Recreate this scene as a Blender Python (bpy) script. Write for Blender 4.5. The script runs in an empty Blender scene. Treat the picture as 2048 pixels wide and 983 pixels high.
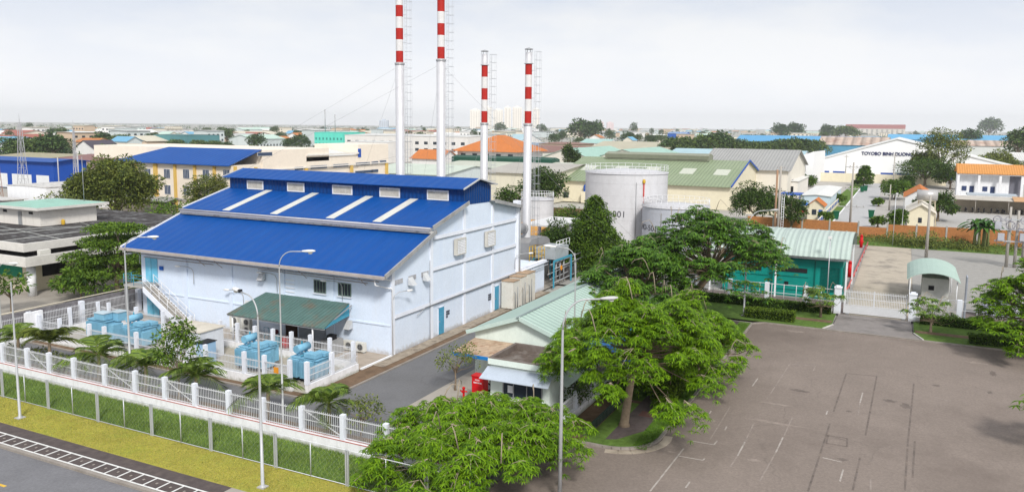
import bpy, math, random
import numpy as np
from mathutils import Vector, Matrix
R=math.radians; PI=math.pi
random.seed(7); rng=np.random.default_rng(7)
SC=bpy.context.scene; COL=SC.collection
# ------------------------------------------------------------------ camera (X = right and away, Y = left and away)
CF,CCY,CP,CR,CY_=1590.15,446.28,0.122375,0.0104685,0.4576188
CH=17.5
_F=Vector((math.cos(CY_),math.sin(CY_),0)); _Rg=Vector((math.sin(CY_),-math.cos(CY_),0)); _U=Vector((0,0,1))
FW=_F*math.cos(CP)-_U*math.sin(CP); _up=_U*math.cos(CP)+_F*math.sin(CP)
RT=_Rg*math.cos(CR)+_up*math.sin(CR); UP=_up*math.cos(CR)-_Rg*math.sin(CR)
cam=bpy.data.cameras.new('camera'); co=bpy.data.objects.new('camera',cam); COL.objects.link(co)
m=Matrix((RT,UP,-FW)).transposed().to_4x4(); m.translation=Vector((0,0,CH)); co.matrix_world=m
cam.sensor_width=36; cam.lens=CF/2048*36; cam.shift_y=-(491.5-CCY)/2048; cam.clip_start=.5; cam.clip_end=20000
SC.camera=co
# ------------------------------------------------------------------ world
SUN_AZ=R(-141); SUN_EL=R(42)     # direction towards the sun in the XY plane
w=bpy.data.worlds.new('World'); SC.world=w; w.use_nodes=True
nt=w.node_tree; nt.nodes.clear(); N=nt.nodes.new; L=nt.links.new
out=N('ShaderNodeOutputWorld'); bg=N('ShaderNodeBackground'); L(bg.outputs[0],out.inputs[0]); bg.inputs[1].default_value=.1
sky=N('ShaderNodeTexSky'); sky.sky_type='NISHITA'; sky.sun_disc=False; sky.sun_elevation=SUN_EL; sky.sun_rotation=PI/2-SUN_AZ
sky.dust_density=3; sky.air_density=1.2
tc=N('ShaderNodeTexCoord'); mp=N('ShaderNodeMapping'); mp.inputs['Scale'].default_value=(1,1,3.2); L(tc.outputs['Generated'],mp.inputs[0])
n1=N('ShaderNodeTexNoise'); n1.inputs['Scale'].default_value=2.6; n1.inputs['Detail'].default_value=7; n1.inputs['Roughness'].default_value=.55; L(mp.outputs[0],n1.inputs[0])
cr=N('ShaderNodeValToRGB'); cr.color_ramp.elements[0].position=.40; cr.color_ramp.elements[1].position=.57
cr.color_ramp.elements[0].color=(.60,.645,.74,1); cr.color_ramp.elements[1].color=(.765,.77,.785,1); L(n1.outputs[0],cr.inputs[0])
sc_=N('ShaderNodeVectorMath'); sc_.operation='SCALE'; sc_.inputs['Scale'].default_value=10.0; L(cr.outputs[0],sc_.inputs[0])
sz=N('ShaderNodeSeparateXYZ'); L(tc.outputs['Generated'],sz.inputs[0]); hr=N('ShaderNodeMapRange'); hr.inputs['From Min'].default_value=0.0; hr.inputs['From Max'].default_value=.16; hr.inputs['To Min'].default_value=1.0; hr.inputs['To Max'].default_value=0.0; L(sz.outputs[2],hr.inputs[0])
hm_=N('ShaderNodeMixRGB'); L(hr.outputs[0],hm_.inputs[0]); L(sc_.outputs[0],hm_.inputs[1]); hm_.inputs[2].default_value=(9.7,9.75,10.05,1)
mx=N('ShaderNodeMixRGB'); mx.inputs[0].default_value=.9; L(sky.outputs[0],mx.inputs[1]); L(hm_.outputs[0],mx.inputs[2]); L(mx.outputs[0],bg.inputs[0])
sd=bpy.data.lights.new('sun','SUN'); sd.energy=2.8; sd.angle=R(11); sd.color=(1,.965,.91)
so=bpy.data.objects.new('sun',sd); COL.objects.link(so)
dv=Vector((math.cos(SUN_EL)*math.cos(SUN_AZ),math.cos(SUN_EL)*math.sin(SUN_AZ),math.sin(SUN_EL)))
so.rotation_euler=dv.to_track_quat('Z','Y').to_euler()
SC.view_settings.view_transform='Standard'; SC.view_settings.look='None'; SC.view_settings.exposure=0.27; SC.view_settings.gamma=1
SC.render.engine='CYCLES'; SC.cycles.max_bounces=9; SC.cycles.diffuse_bounces=3; SC.cycles.transparent_max_bounces=12; SC.cycles.volume_bounces=6
# ------------------------------------------------------------------ pixel -> place helpers
def ray(x,y): return FW*CF+RT*(x-1024)+UP*(CCY-y)
def G(x,y,z=0):
    d=ray(x,y); t=(z-CH)/d.z; return (d.x*t,d.y*t)
def OX(x,y,X):
    d=ray(x,y); t=X/d.x; return (d.y*t,CH+d.z*t)
def OY(x,y,Y):
    d=ray(x,y); t=Y/d.y; return (d.x*t,CH+d.z*t)
# ------------------------------------------------------------------ materials
MATS={}
def M(key,col=None,rough=.75,var=.10,scale=1.2,stain=0.,stcol=None,streak=False,metal=0.,bump=0.,bscale=40.,wave=None,trans=0.,island=0.,alpha=None,spec=.12,stsc=.35,rib=None,coord=None,base=None,crack=0.,speck=.06):
    if key in MATS: return MATS[key]
    m=bpy.data.materials.new(key); MATS[key]=m; m.use_nodes=True; t=m.node_tree; b=t.nodes['Principled BSDF']; n=t.nodes.new; l=t.links.new
    b.inputs['Roughness'].default_value=rough; b.inputs['Metallic'].default_value=metal; b.inputs['Specular IOR Level'].default_value=spec
    g=n('ShaderNodeNewGeometry'); c=(*col,1)
    if coord=='obj':
        tc=n('ShaderNodeTexCoord'); P=tc.outputs['Object']
    else: P=g.outputs['Position']
    cur=None
    if var>0:
        nz=n('ShaderNodeTexNoise'); nz.inputs['Scale'].default_value=scale; nz.inputs['Detail'].default_value=5; nz.inputs['Roughness'].default_value=.6; l(P,nz.inputs[0])
        mr=n('ShaderNodeMapRange'); mr.inputs['From Min'].default_value=.25; mr.inputs['From Max'].default_value=.75; mr.inputs['To Min'].default_value=1-var; mr.inputs['To Max'].default_value=1+var; l(nz.outputs[0],mr.inputs[0])
        hv=n('ShaderNodeVectorMath'); hv.operation='SCALE'; hv.inputs[0].default_value=col; l(mr.outputs[0],hv.inputs['Scale']); cur=hv.outputs[0]
    if var>0 and speck>0:
        nz=n('ShaderNodeTexNoise'); nz.inputs['Scale'].default_value=7; nz.inputs['Detail'].default_value=6; nz.inputs['Roughness'].default_value=.75; l(P,nz.inputs[0])
        mr=n('ShaderNodeMapRange'); mr.inputs['From Min'].default_value=.3; mr.inputs['From Max'].default_value=.7; mr.inputs['To Min'].default_value=1-speck; mr.inputs['To Max'].default_value=1+speck; l(nz.outputs[0],mr.inputs[0])
        hv=n('ShaderNodeVectorMath'); hv.operation='SCALE'; l(cur,hv.inputs[0]); l(mr.outputs[0],hv.inputs['Scale']); cur=hv.outputs[0]
    if island>0:
        mr=n('ShaderNodeValToRGB'); e=mr.color_ramp.elements; e[0].color=(.62*(1-island)*1.3,.80*(1-island)*1.3,1.1*(1-island)*1.3,1); e[1].color=(1+island*1.15,1+island*.85,1+island*.2,1); l(g.outputs['Random Per Island'],mr.inputs[0])
        hv=n('ShaderNodeVectorMath'); hv.operation='MULTIPLY'; l(mr.outputs[0],hv.inputs[1])
        if cur: l(cur,hv.inputs[0])
        else: hv.inputs[0].default_value=col
        cur=hv.outputs[0]
    if stain>0:
        mp=n('ShaderNodeMapping'); mp.inputs['Scale'].default_value=(.10,1,.10) if streak=='x' else ((1,1,.12) if streak else (1,1,1)); l(P,mp.inputs[0])
        nz=n('ShaderNodeTexNoise'); nz.inputs['Scale'].default_value=stsc*(4 if streak else 1); nz.inputs['Detail'].default_value=8; nz.inputs['Roughness'].default_value=.68; l(mp.outputs[0],nz.inputs[0])
        mr=n('ShaderNodeMapRange'); mr.inputs['From Min'].default_value=.50; mr.inputs['From Max'].default_value=.72; mr.inputs['To Max'].default_value=stain; l(nz.outputs[0],mr.inputs[0])
        mm=n('ShaderNodeMixRGB'); l(mr.outputs[0],mm.inputs[0]); mm.inputs[2].default_value=(*(stcol or (.12,.11,.1)),1)
        if cur: l(cur,mm.inputs[1])
        else: mm.inputs[1].default_value=c
        cur=mm.outputs[0]
    if rib:   # (axis, period, darkening): fine standing ribs as a colour-neutral bump plus slightly darker grooves
        ax,per,dk=rib[:3]
        sx=n('ShaderNodeSeparateXYZ'); l(P,sx.inputs[0])
        mt=n('ShaderNodeMath'); mt.operation='MULTIPLY'; mt.inputs[1].default_value=2*PI/per; l(sx.outputs[ax],mt.inputs[0])
        sn=n('ShaderNodeMath'); sn.operation='SINE'; l(mt.outputs[0],sn.inputs[0])
        bp=n('ShaderNodeBump'); bp.inputs['Strength'].default_value=.6 if len(rib)<4 else rib[3]; bp.inputs['Distance'].default_value=per*.12; l(sn.outputs[0],bp.inputs['Height']); l(bp.outputs[0],b.inputs['Normal'])
        if dk:
            mr=n('ShaderNodeMapRange'); mr.inputs['From Min'].default_value=-1; mr.inputs['From Max'].default_value=-.3; mr.inputs['To Min'].default_value=1-dk; mr.inputs['To Max'].default_value=1; l(sn.outputs[0],mr.inputs[0])
            hv=n('ShaderNodeVectorMath'); hv.operation='SCALE'; l(mr.outputs[0],hv.inputs['Scale']); 
            if cur: l(cur,hv.inputs[0])
            else: hv.inputs[0].default_value=col
            cur=hv.outputs[0]
    if base:   # splash grime along the foot of a wall, ragged by noise: (height, colour, strength)
        sx=n('ShaderNodeSeparateXYZ'); l(P,sx.inputs[0]); nz=n('ShaderNodeTexNoise'); nz.inputs['Scale'].default_value=2.2; nz.inputs['Detail'].default_value=8; nz.inputs['Roughness'].default_value=.7; l(P,nz.inputs[0])
        ad=n('ShaderNodeMath'); ad.operation='MULTIPLY_ADD'; l(nz.outputs[0],ad.inputs[0]); ad.inputs[1].default_value=-base[0]*2.6; l(sx.outputs[2],ad.inputs[2])
        mr=n('ShaderNodeMapRange'); mr.inputs['From Min'].default_value=-base[0]*1.1; mr.inputs['From Max'].default_value=-base[0]*.35; mr.inputs['To Min'].default_value=base[2]; mr.inputs['To Max'].default_value=0; l(ad.outputs[0],mr.inputs[0])
        mm=n('ShaderNodeMixRGB'); l(mr.outputs[0],mm.inputs[0]); mm.inputs[2].default_value=(*base[1],1)
        if cur: l(cur,mm.inputs[1])
        else: mm.inputs[1].default_value=c
        cur=mm.outputs[0]
    if crack>0:
        nz=n('ShaderNodeTexNoise'); nz.inputs['Scale'].default_value=.6; nz.inputs['Detail'].default_value=5; l(P,nz.inputs[0])
        va=n('ShaderNodeVectorMath'); va.operation='MULTIPLY_ADD'; l(nz.outputs[1],va.inputs[0]); va.inputs[1].default_value=(2,2,0); l(P,va.inputs[2])
        vo=n('ShaderNodeTexVoronoi'); vo.feature='DISTANCE_TO_EDGE'; vo.inputs['Scale'].default_value=.13; l(va.outputs[0],vo.inputs[0])
        mr=n('ShaderNodeMapRange'); mr.inputs['From Max'].default_value=.010; mr.inputs['To Min'].default_value=crack; mr.inputs['To Max'].default_value=0; l(vo.outputs['Distance'],mr.inputs[0])
        n2=n('ShaderNodeTexNoise'); n2.inputs['Scale'].default_value=.25; l(P,n2.inputs[0]); m2=n('ShaderNodeMapRange'); m2.inputs['From Min'].default_value=.45; m2.inputs['From Max'].default_value=.6; l(n2.outputs[0],m2.inputs[0])
        ml=n('ShaderNodeMath'); ml.operation='MULTIPLY'; l(mr.outputs[0],ml.inputs[0]); l(m2.outputs[0],ml.inputs[1])
        mm=n('ShaderNodeMixRGB'); l(ml.outputs[0],mm.inputs[0]); mm.inputs[2].default_value=(.06,.052,.048,1); l(cur,mm.inputs[1]); cur=mm.outputs[0]
    if bump>0:
        nz=n('ShaderNodeTexNoise'); nz.inputs['Scale'].default_value=bscale; nz.inputs['Detail'].default_value=4; l(P,nz.inputs[0])
        bp=n('ShaderNodeBump'); bp.inputs['Strength'].default_value=bump; bp.inputs['Distance'].default_value=.02; l(nz.outputs[0],bp.inputs['Height']); l(bp.outputs[0],b.inputs['Normal'])
    if cur: l(cur,b.inputs['Base Color'])
    else: b.inputs['Base Color'].default_value=c
    if trans>0:
        o=t.nodes['Material Output']; tr=n('ShaderNodeBsdfTranslucent'); ms=n('ShaderNodeMixShader'); ms.inputs[0].default_value=trans
        if cur: l(cur,tr.inputs[0])
        else: tr.inputs[0].default_value=c
        l(b.outputs[0],ms.inputs[1]); l(tr.outputs[0],ms.inputs[2]); l(ms.outputs[0],o.inputs[0])
    if alpha is not None: b.inputs['Alpha'].default_value=alpha
    return m
WHITE=M('white_paint',(.78,.79,.81),.6,.05,stain=.25,streak=True,stcol=(.38,.36,.33),stsc=.5)
WALLB=M('pale_blue_wall',(.66,.745,.875),.7,.04,scale=.5,stain=.35,streak=True,stcol=(.72,.76,.84),stsc=.35,base=(.5,(.42,.38,.34),.6))
WALLG=M('pale_blue_gable',(.68,.75,.86),.7,.05,scale=.5,stain=.45,streak=True,stcol=(.60,.69,.84),stsc=.35,base=(.45,(.40,.36,.32),.6))
TRIM=M('pale_trim',(.76,.79,.86),.7,.05)
DIRTY=M('dirty_white_concrete',(.55,.54,.52),.85,.12,stain=.75,stcol=(.10,.095,.10),stsc=1.1)
BLUER=M('blue_sheet_roof',(.004,.066,.285),.5,.06,scale=.25,stain=.5,streak='x',stcol=(.012,.098,.34),stsc=.5,spec=.10,rib=(1,1.05,.03,.14))
BLUEW=M('blue_sheet_wall',(.003,.045,.19),.5,.08,rib=(1,.42,.0))
BLUEW2=M('blue_sheet_gable',(.003,.045,.19),.5,.08,rib=(0,.42,.0))
SKYL=M('skylight_strip',(.62,.62,.58),.5,.08,rib=(1,.2,.05))
GREYP=M('grey_metal',(.34,.35,.36),.45,.08,metal=.25,stain=.3,stcol=(.22,.17,.13))
GALV=M('galvanised',(.52,.54,.56),.4,.08,metal=.35)
LAMPP=M('lamp_pole_paint',(.46,.47,.48),.45,.06,metal=.2)
ALU=M('aluminium_sheet',(.66,.67,.68),.38,.06,metal=.3,stain=.3,stcol=(.45,.44,.42))
SILV=M('silver_chimney',(.60,.60,.62),.42,.06,metal=.25,stain=.3,streak=True,stcol=(.42,.42,.43),stsc=.6)
RED=M('red_band_paint',(.42,.028,.022),.55,.08)
REDP=M('red_paint',(.50,.012,.015),.4,.05)
TRANS=M('transformer_blue',(.20,.43,.58),.45,.10,scale=2,stain=.35,stcol=(.04,.17,.28),stsc=1.5)
DOORB=M('door_blue',(.07,.30,.47),.5,.08,stain=.3,stcol=(.35,.55,.70),stsc=1.5)
GLASS=M('dark_glass',(.025,.035,.05),.12,.0,spec=.6)
DARK=M('dark_void',(.02,.02,.022),.8,.1)
BLACK=M('black_paint',(.015,.015,.018),.5,.0)
LOUV=M('louvre_cream',(.55,.53,.48),.6,.08,stain=.4,stcol=(.25,.2,.15),stsc=2)
STEELB=M('steel_blue',(.06,.30,.42),.5,.08)
AWN=M('green_awning',(.095,.17,.155),.7,.14,stain=.9,stcol=(.19,.12,.08),stsc=.55,rib=(1,.35,.08))
TEAL=M('teal_paint',(.008,.25,.21),.5,.10,stain=.25,stcol=(.01,.14,.13))
MINT=M('mint_sheet_roof',(.38,.50,.44),.5,.05,scale=.4,rib=(0,.55,.02),stain=.3,stcol=(.38,.46,.42))
MINTW=M('mint_wall',(.70,.78,.72),.7,.05,stain=.3,streak=True,stcol=(.5,.58,.52))
PALEM=M('pale_mint_sheet',(.50,.62,.57),.45,.05,stain=.3,stcol=(.55,.60,.58))
AC=M('ac_white',(.66,.65,.60),.5,.06,stain=.25,stcol=(.4,.35,.28),stsc=2)
BRICK=M('orange_block_wall',(.42,.18,.07),.85,.22,scale=3,stain=.45,stcol=(.30,.13,.05),stsc=1.2,bump=.4)
CREAM=M('cream_wall',(.72,.66,.50),.8,.05,stain=.25,streak=True,stcol=(.5,.46,.36))
CREAM2=M('cream_factory',(.78,.70,.60),.8,.04,stain=.2,streak=True,stcol=(.68,.60,.50))
YEL=M('yellow_pilaster',(.62,.42,.12),.75,.06)
WOFF=M('offwhite_wall',(.74,.71,.66),.8,.05,stain=.3,streak=True,stcol=(.48,.45,.40))
CONC=M('concrete',(.40,.39,.37),.9,.10,stain=.5,stcol=(.20,.19,.18))
POLEC=M('concrete_pole',(.38,.355,.32),.85,.08)
BARK=M('bark',(.22,.17,.12),.9,.22,scale=6,bump=.6,bscale=14)
BARKL=M('bark_light',(.34,.28,.21),.9,.2,scale=6)
TILE=M('orange_tile',(.50,.17,.05),.8,.12,stain=.25,stcol=(.28,.10,.05))
RUSTY=M('rusty_corrugated',(.48,.36,.26),.8,.18,scale=2.5,stain=.8,stcol=(.24,.09,.04),stsc=1.2,rib=(0,.24,.25))
def sheet_roof(key,col,ax=1,**k): return M(key,col,.55,.08,scale=.3,rib=(ax,.6,0),stain=.35,stcol=k.get('st',tuple(c*.7 for c in col)),stsc=.15)
# ------------------------------------------------------------------ mesh builder
class MB:
    def __init__(s): s.v=[]; s.f=[]; s.sm=[]
    def add(s,vs,fs,smooth=False):
        b=len(s.v); s.v+= [tuple(v) for v in vs]; s.f+=[tuple(b+i for i in f) for f in fs]; s.sm+=[smooth]*len(fs); return s
    def box(s,x0,y0,z0,x1,y1,z1):
        if x0>x1:x0,x1=x1,x0
        if y0>y1:y0,y1=y1,y0
        if z0>z1:z0,z1=z1,z0
        return s.add([(x0,y0,z0),(x1,y0,z0),(x1,y1,z0),(x0,y1,z0),(x0,y0,z1),(x1,y0,z1),(x1,y1,z1),(x0,y1,z1)],[(0,3,2,1),(4,5,6,7),(0,1,5,4),(1,2,6,5),(2,3,7,6),(3,0,4,7)])
    def cbox(s,c,d): return s.box(c[0]-d[0]/2,c[1]-d[1]/2,c[2]-d[2]/2,c[0]+d[0]/2,c[1]+d[1]/2,c[2]+d[2]/2)
    def bar(s,p,q,w,h=None,up=(0,0,1)):
        p=Vector(p);q=Vector(q);d=(q-p).normalized(); h=h or w; u=Vector(up)
        if abs(d.dot(u))>.98: u=Vector((1,0,0))
        a=d.cross(u).normalized(); b=a.cross(d).normalized(); a*=w/2;b*=h/2
        return s.add([p-a-b,p+a-b,p+a+b,p-a+b,q-a-b,q+a-b,q+a+b,q-a+b],[(0,1,2,3),(7,6,5,4),(0,4,5,1),(1,5,6,2),(2,6,7,3),(3,7,4,0)])
    def tube(s,pts,r,n=8,cap=True):
        pts=[Vector(p) for p in pts]; rs=r if isinstance(r,(list,tuple)) else [r]*len(pts); rings=[]; ref=None; vs=[]
        for i,p in enumerate(pts):
            d=((pts[min(i+1,len(pts)-1)]-p).normalized()+(p-pts[max(i-1,0)]).normalized())
            d=d.normalized() if d.length>1e-6 else Vector((0,0,1))
            if ref is None: ref=Vector((1,0,0)) if abs(d.x)<.9 else Vector((0,1,0))
            a=d.cross(ref).normalized(); b=a.cross(d).normalized(); ref=b.copy() if False else ref
            for k in range(n):
                t=2*PI*k/n; vs.append(p+(a*math.cos(t)+b*math.sin(t))*rs[i])
        fs=[]
        for i in range(len(pts)-1):
            for k in range(n):
                fs.append((i*n+k,i*n+(k+1)%n,(i+1)*n+(k+1)%n,(i+1)*n+k))
        s.add(vs,fs,True)
        if cap:
            b=len(s.v)-len(vs); s.f.append(tuple(b+k for k in range(n))[::-1]); s.sm.append(False)
            e=b+(len(pts)-1)*n; s.f.append(tuple(e+k for k in range(n))); s.sm.append(False)
        return s
    def lathe(s,c,prof,n=32,smooth=True,a0=0,a1=2*PI):
        vs=[];fs=[]; full=abs(a1-a0-2*PI)<1e-6; m=n if full else n+1
        for r,z in prof:
            for k in range(m):
                t=a0+(a1-a0)*k/n; vs.append((c[0]+r*math.cos(t),c[1]+r*math.sin(t),c[2]+z))
        for i in range(len(prof)-1):
            for k in range(n):
                k2=(k+1)%m; fs.append((i*m+k,i*m+k2,(i+1)*m+k2,(i+1)*m+k))
        return s.add(vs,fs,smooth)
    def prism(s,poly,axis,a,b):
        # poly: list of (u,v) ; axis 0: (a,u,v) 1:(u,a,v) 2:(u,v,a)
        def P(u,v,t): return (t,u,v) if axis==0 else ((u,t,v) if axis==1 else (u,v,t))
        n=len(poly); vs=[P(u,v,a) for u,v in poly]+[P(u,v,b) for u,v in poly]
        fs=[tuple(range(n))[::-1],tuple(range(n,2*n))]+[(i,(i+1)%n,n+(i+1)%n,n+i) for i in range(n)]
        return s.add(vs,fs)
    def slab(s,a,b,c,d,t):
        # roof plate over four top corners, thickness t downward
        T=[Vector(p) for p in (a,b,c,d)]; B=[p-Vector((0,0,t)) for p in T]
        return s.add(T+B,[(0,1,2,3),(7,6,5,4),(0,4,5,1),(1,5,6,2),(2,6,7,3),(3,7,4,0)])
    def quad(s,*p): return s.add(p,[tuple(range(len(p)))])
    def build(s,name,mat,parent=None,w=True,fix=True):
        me=bpy.data.meshes.new(name)
        o0=Vector((0,0,0))
        if parent is not None and w: o0=Vector(parent.get('_o',(0,0,0)))
        me.from_pydata([tuple(Vector(v)-o0) for v in s.v] if w and parent is not None else s.v,[],s.f)
        me.polygons.foreach_set('use_smooth',s.sm)
        if fix:
            import bmesh
            bm=bmesh.new(); bm.from_mesh(me); bmesh.ops.recalc_face_normals(bm,faces=bm.faces); bm.to_mesh(me); bm.free()
        me.materials.append(mat); o=bpy.data.objects.new(name,me); COL.objects.link(o)
        if parent is not None:
            o.parent=parent; o['_o']=parent.get('_o',(0,0,0))
        return o
def thing(name,label,cat,loc=(0,0,0),rz=0,group=None):
    o=bpy.data.objects.new(name,None); COL.objects.link(o); o.location=loc; o.rotation_euler=(0,0,rz); o.empty_display_size=.3
    o['label']=label; o['category']=cat; o['_o']=tuple(loc)
    if group: o['group']=group
    return o
def tag(o,label,cat,group=None):
    o['label']=label; o['category']=cat
    if group: o['group']=group
    return o
def struct(name,mb,mat,kind='structure'):
    o=mb.build(name,mat); o['kind']=kind; return o
CH_={}
def kids(o): return [c for c in bpy.data.objects if c.parent==o]
def dup(root,loc,rz=0,label=None,group=None,scale=None):
    r=root.copy(); COL.objects.link(r); r.location=loc; r.rotation_euler=(0,0,rz)
    if scale: r.scale=(scale,)*3 if not isinstance(scale,tuple) else scale
    if label: r['label']=label
    if group: r['group']=group
    ch=CH_.get(root.name)
    if ch is None:
        ch=[(c,kids(c)) for c in kids(root)]; CH_[root.name]=ch
    for c,gs in ch:
        k=c.copy(); COL.objects.link(k); k.parent=r
        for g in gs:
            q=g.copy(); COL.objects.link(q); q.parent=k
    return r
def text_mesh(body,size,mat,name,parent,loc,rot,depth=.02,sx=1.0):
    cu=bpy.data.curves.new(name,'FONT'); cu.body=body; cu.size=size; cu.extrude=depth; cu.offset=.02*size
    t=bpy.data.objects.new('tmp',cu); COL.objects.link(t)
    bpy.context.view_layer.update(); dg=bpy.context.evaluated_depsgraph_get()
    me=bpy.data.meshes.new_from_object(t.evaluated_get(dg)); bpy.data.objects.remove(t)
    me.transform(Matrix.Translation(Vector(loc)-Vector(parent['_o']))@rot.to_4x4()@Matrix.Diagonal((sx,1,1,1))); me.materials.clear(); me.materials.append(mat)
    o=bpy.data.objects.new(name,me); COL.objects.link(o); o.parent=parent; return o
ROT_X=Matrix(((0,0,-1),(-1,0,0),(0,1,0)))   # text on a wall facing -X: reads along -Y, up Z, out -X
ROT_Y=Matrix(((1,0,0),(0,0,-1),(0,1,0)))    # text on a wall facing -Y: reads along +X
# ================================================================== GROUND
ASPH=M('parking_asphalt',(.228,.190,.165),.9,.10,scale=.22,stain=.8,stcol=(.145,.118,.102),stsc=.075,crack=.22,speck=.17,bump=.35,bscale=25)
ROADM=M('road_asphalt',(.18,.18,.19),.9,.10,scale=.6,stain=.3,stcol=(.11,.11,.12),stsc=.2,speck=.17,bump=.35,bscale=25)
INROAD=M('inner_road_asphalt',(.16,.16,.165),.9,.12,scale=.7,stain=.5,stcol=(.09,.088,.085),stsc=.35,crack=.3,speck=.15,bump=.35,bscale=25)
GRASSY=M('yellow_green_lawn',(.34,.30,.065),.95,.25,scale=1.2,stain=.85,stcol=(.19,.26,.035),stsc=.3,speck=.2,bump=.8,bscale=18)
GRASSG=M('green_lawn',(.10,.17,.035),.95,.35,scale=2.5,stain=.4,stcol=(.11,.17,.03),stsc=.6,bump=.9,bscale=15)
PAVD=M('dark_pavement',(.095,.078,.075),.9,.2,scale=2,stain=.35,stcol=(.16,.13,.11),stsc=1.)
SOIL=M('soil',(.17,.115,.075),.95,.3,scale=1.4,stain=.5,stcol=(.08,.055,.04),stsc=.8,bump=.6,bscale=10)
PAD=M('concrete_pad',(.42,.37,.30),.9,.12,scale=.8,stain=.9,stcol=(.15,.14,.125),stsc=.32)
YARD=M('yard_concrete',(.36,.33,.29),.9,.12,scale=.8,stain=.6,stcol=(.17,.15,.13),stsc=.4)
GRAVEL=M('grey_gravel_yard',(.31,.30,.28),.95,.14,scale=1.5,stain=.3,stcol=(.30,.29,.28),stsc=.3,bump=.6,bscale=8)
DRIVE=M('driveway_concrete',(.24,.22,.21),.9,.12,stain=.7,stcol=(.075,.07,.065),stsc=.45)
KERB=M('kerb_concrete',(.30,.27,.24),.9,.2,scale=2,stain=.6,stcol=(.10,.085,.07),stsc=1.)
LINE=M('road_paint',(.66,.66,.64),.7,.2,scale=3,stain=.35,stcol=(.2,.19,.18),stsc=2.5)
LINEW=M('worn_parking_paint',(.27,.23,.205),.8,.3,scale=3,stain=1.,stcol=(.225,.182,.152),stsc=1.2)
YLINE=M('yellow_paint',(.62,.40,.06),.7,.15)
TOWNG=M('town_ground',(.36,.35,.32),.95,.2,scale=.05,stain=.7,stcol=(.12,.15,.08),stsc=.012)
def sheet(name,polys,z,mat,kind='structure'):
    b=MB()
    for p in polys:
        if len(p)==4 and not isinstance(p[0],(tuple,list)): x0,y0,x1,y1=p; p=[(x0,y0),(x1,y0),(x1,y1),(x0,y1)]
        b.add([(x,y,z) for x,y in p],[tuple(range(len(p)))])
    o=b.build(name,mat,fix=False); o['kind']=kind
    for pl in o.data.polygons:
        pass
    return o
# far ground: one sheet to the horizon (fan), with the near area left a little lower
b=MB(); rr=[0,60,160,400,1000,2500,9000]; n=48
vs=[(60,10,-.2)]; fs=[]
for r in rr[1:]:
    for k in range(n):
        a=2*PI*k/n; vs.append((60+r*math.cos(a),10+r*math.sin(a),-.2))
for k in range(n): fs.append((0,1+k,1+(k+1)%n))
for i in range(len(rr)-2):
    for k in range(n): fs.append((1+i*n+k,1+(i+1)*n+k,1+(i+1)*n+(k+1)%n,1+i*n+(k+1)%n))
b.add(vs,fs); o=b.build('ground',TOWNG,fix=False); o['kind']='structure'
# main road in front
sheet('road',[(-80,-120,24.8,140)],-.12,ROADM)
b=MB()
for y in (29.6,34,38.9,36.1+7.1,47.6,52): b.box(22.05,y-.75,-.118,22.2,y+.75,-.112)
struct('road_marking',b,YLINE)
# kerb, covered drain and pavement
b=MB(); b.box(24.8,17,-.2,25.0,140,.01); struct('kerb',b,KERB)
sheet('pavement',[(25.0,28.2,26.9,140)],.0,PAVD); sheet('pavement',[(25.0,17,26.9,28.2)],.0,YARD)
b=MB()
for x in (25.08,25.98): b.box(x-.05,28.4,.002,x+.05,90,.012)
y=28.5
while y<90: b.box(25.13,y-.045,.002,25.93,y+.045,.0115); y+=.93
struct('drain_marking',b,LINE)
b=MB(); y=28.5
while y<60: b.cbox((25.55,y+.46,.01),(.12,.10,.012)); y+=.93
struct('drain_cover_lugs',b,KERB)
sheet('lawn',[(26.9,17,29.7,140)],.004,GRASSY); sheet('lawn',[(29.7,17,32.5,140)],.004,GRASSG)
# plant compound ground
sheet('planting_strip',[(32.75,24,34.9,140)],.004,SOIL)
sheet('inner_road',[[(34.9,27),(76,27),(76,32.25),(41,32.25),(39,32.7),(38.15,33.7),(38.15,75),(34.9,75)],[(32.8,17.6),(40,17.6),(40,27),(32.8,27)]],.0,INROAD)
sheet('yard',[(40,17.2,76,27)],-.002,YARD)
b=MB(); b.box(38.15,33.6,-.05,38.3,61.5,.09); b.box(39.2,32.1,-.05,76,32.25,.09); b.tube([(38.22,33.7,.02),(38.5,32.8,.02),(39.2,32.17,.02)],.08,6)
struct('kerb',b,KERB)
sheet('verge',[[(38.3,33.6),(39.3,32.3),(76,32.3),(76,34.0),(39,34.0),(38.9,61.5),(38.3,61.5)]],.05,SOIL)
sheet('apron_edge',[(46,32.9,76,34.0)],.075,M('broken_apron',(.33,.28,.22),.9,.25,scale=2,stain=.9,stcol=(.08,.06,.05),stsc=1.1))
sheet('compound_floor',[(38.95,34.0,44.5,61.5)],.05,M('compound_concrete',(.38,.35,.29),.9,.12,stain=.6,stcol=(.17,.15,.12),stsc=.5))
sheet('plant_apron',[(44.7,34.0,48.8,61.5)],.08,M('apron_concrete',(.40,.34,.28),.9,.12,stain=.7,stcol=(.16,.13,.10),stsc=.4))
sheet('plant_yard',[(70,34,140,75)],-.01,YARD)
sheet('neighbour_yard',[(33,62.6,120,200)],-.02,YARD)
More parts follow.
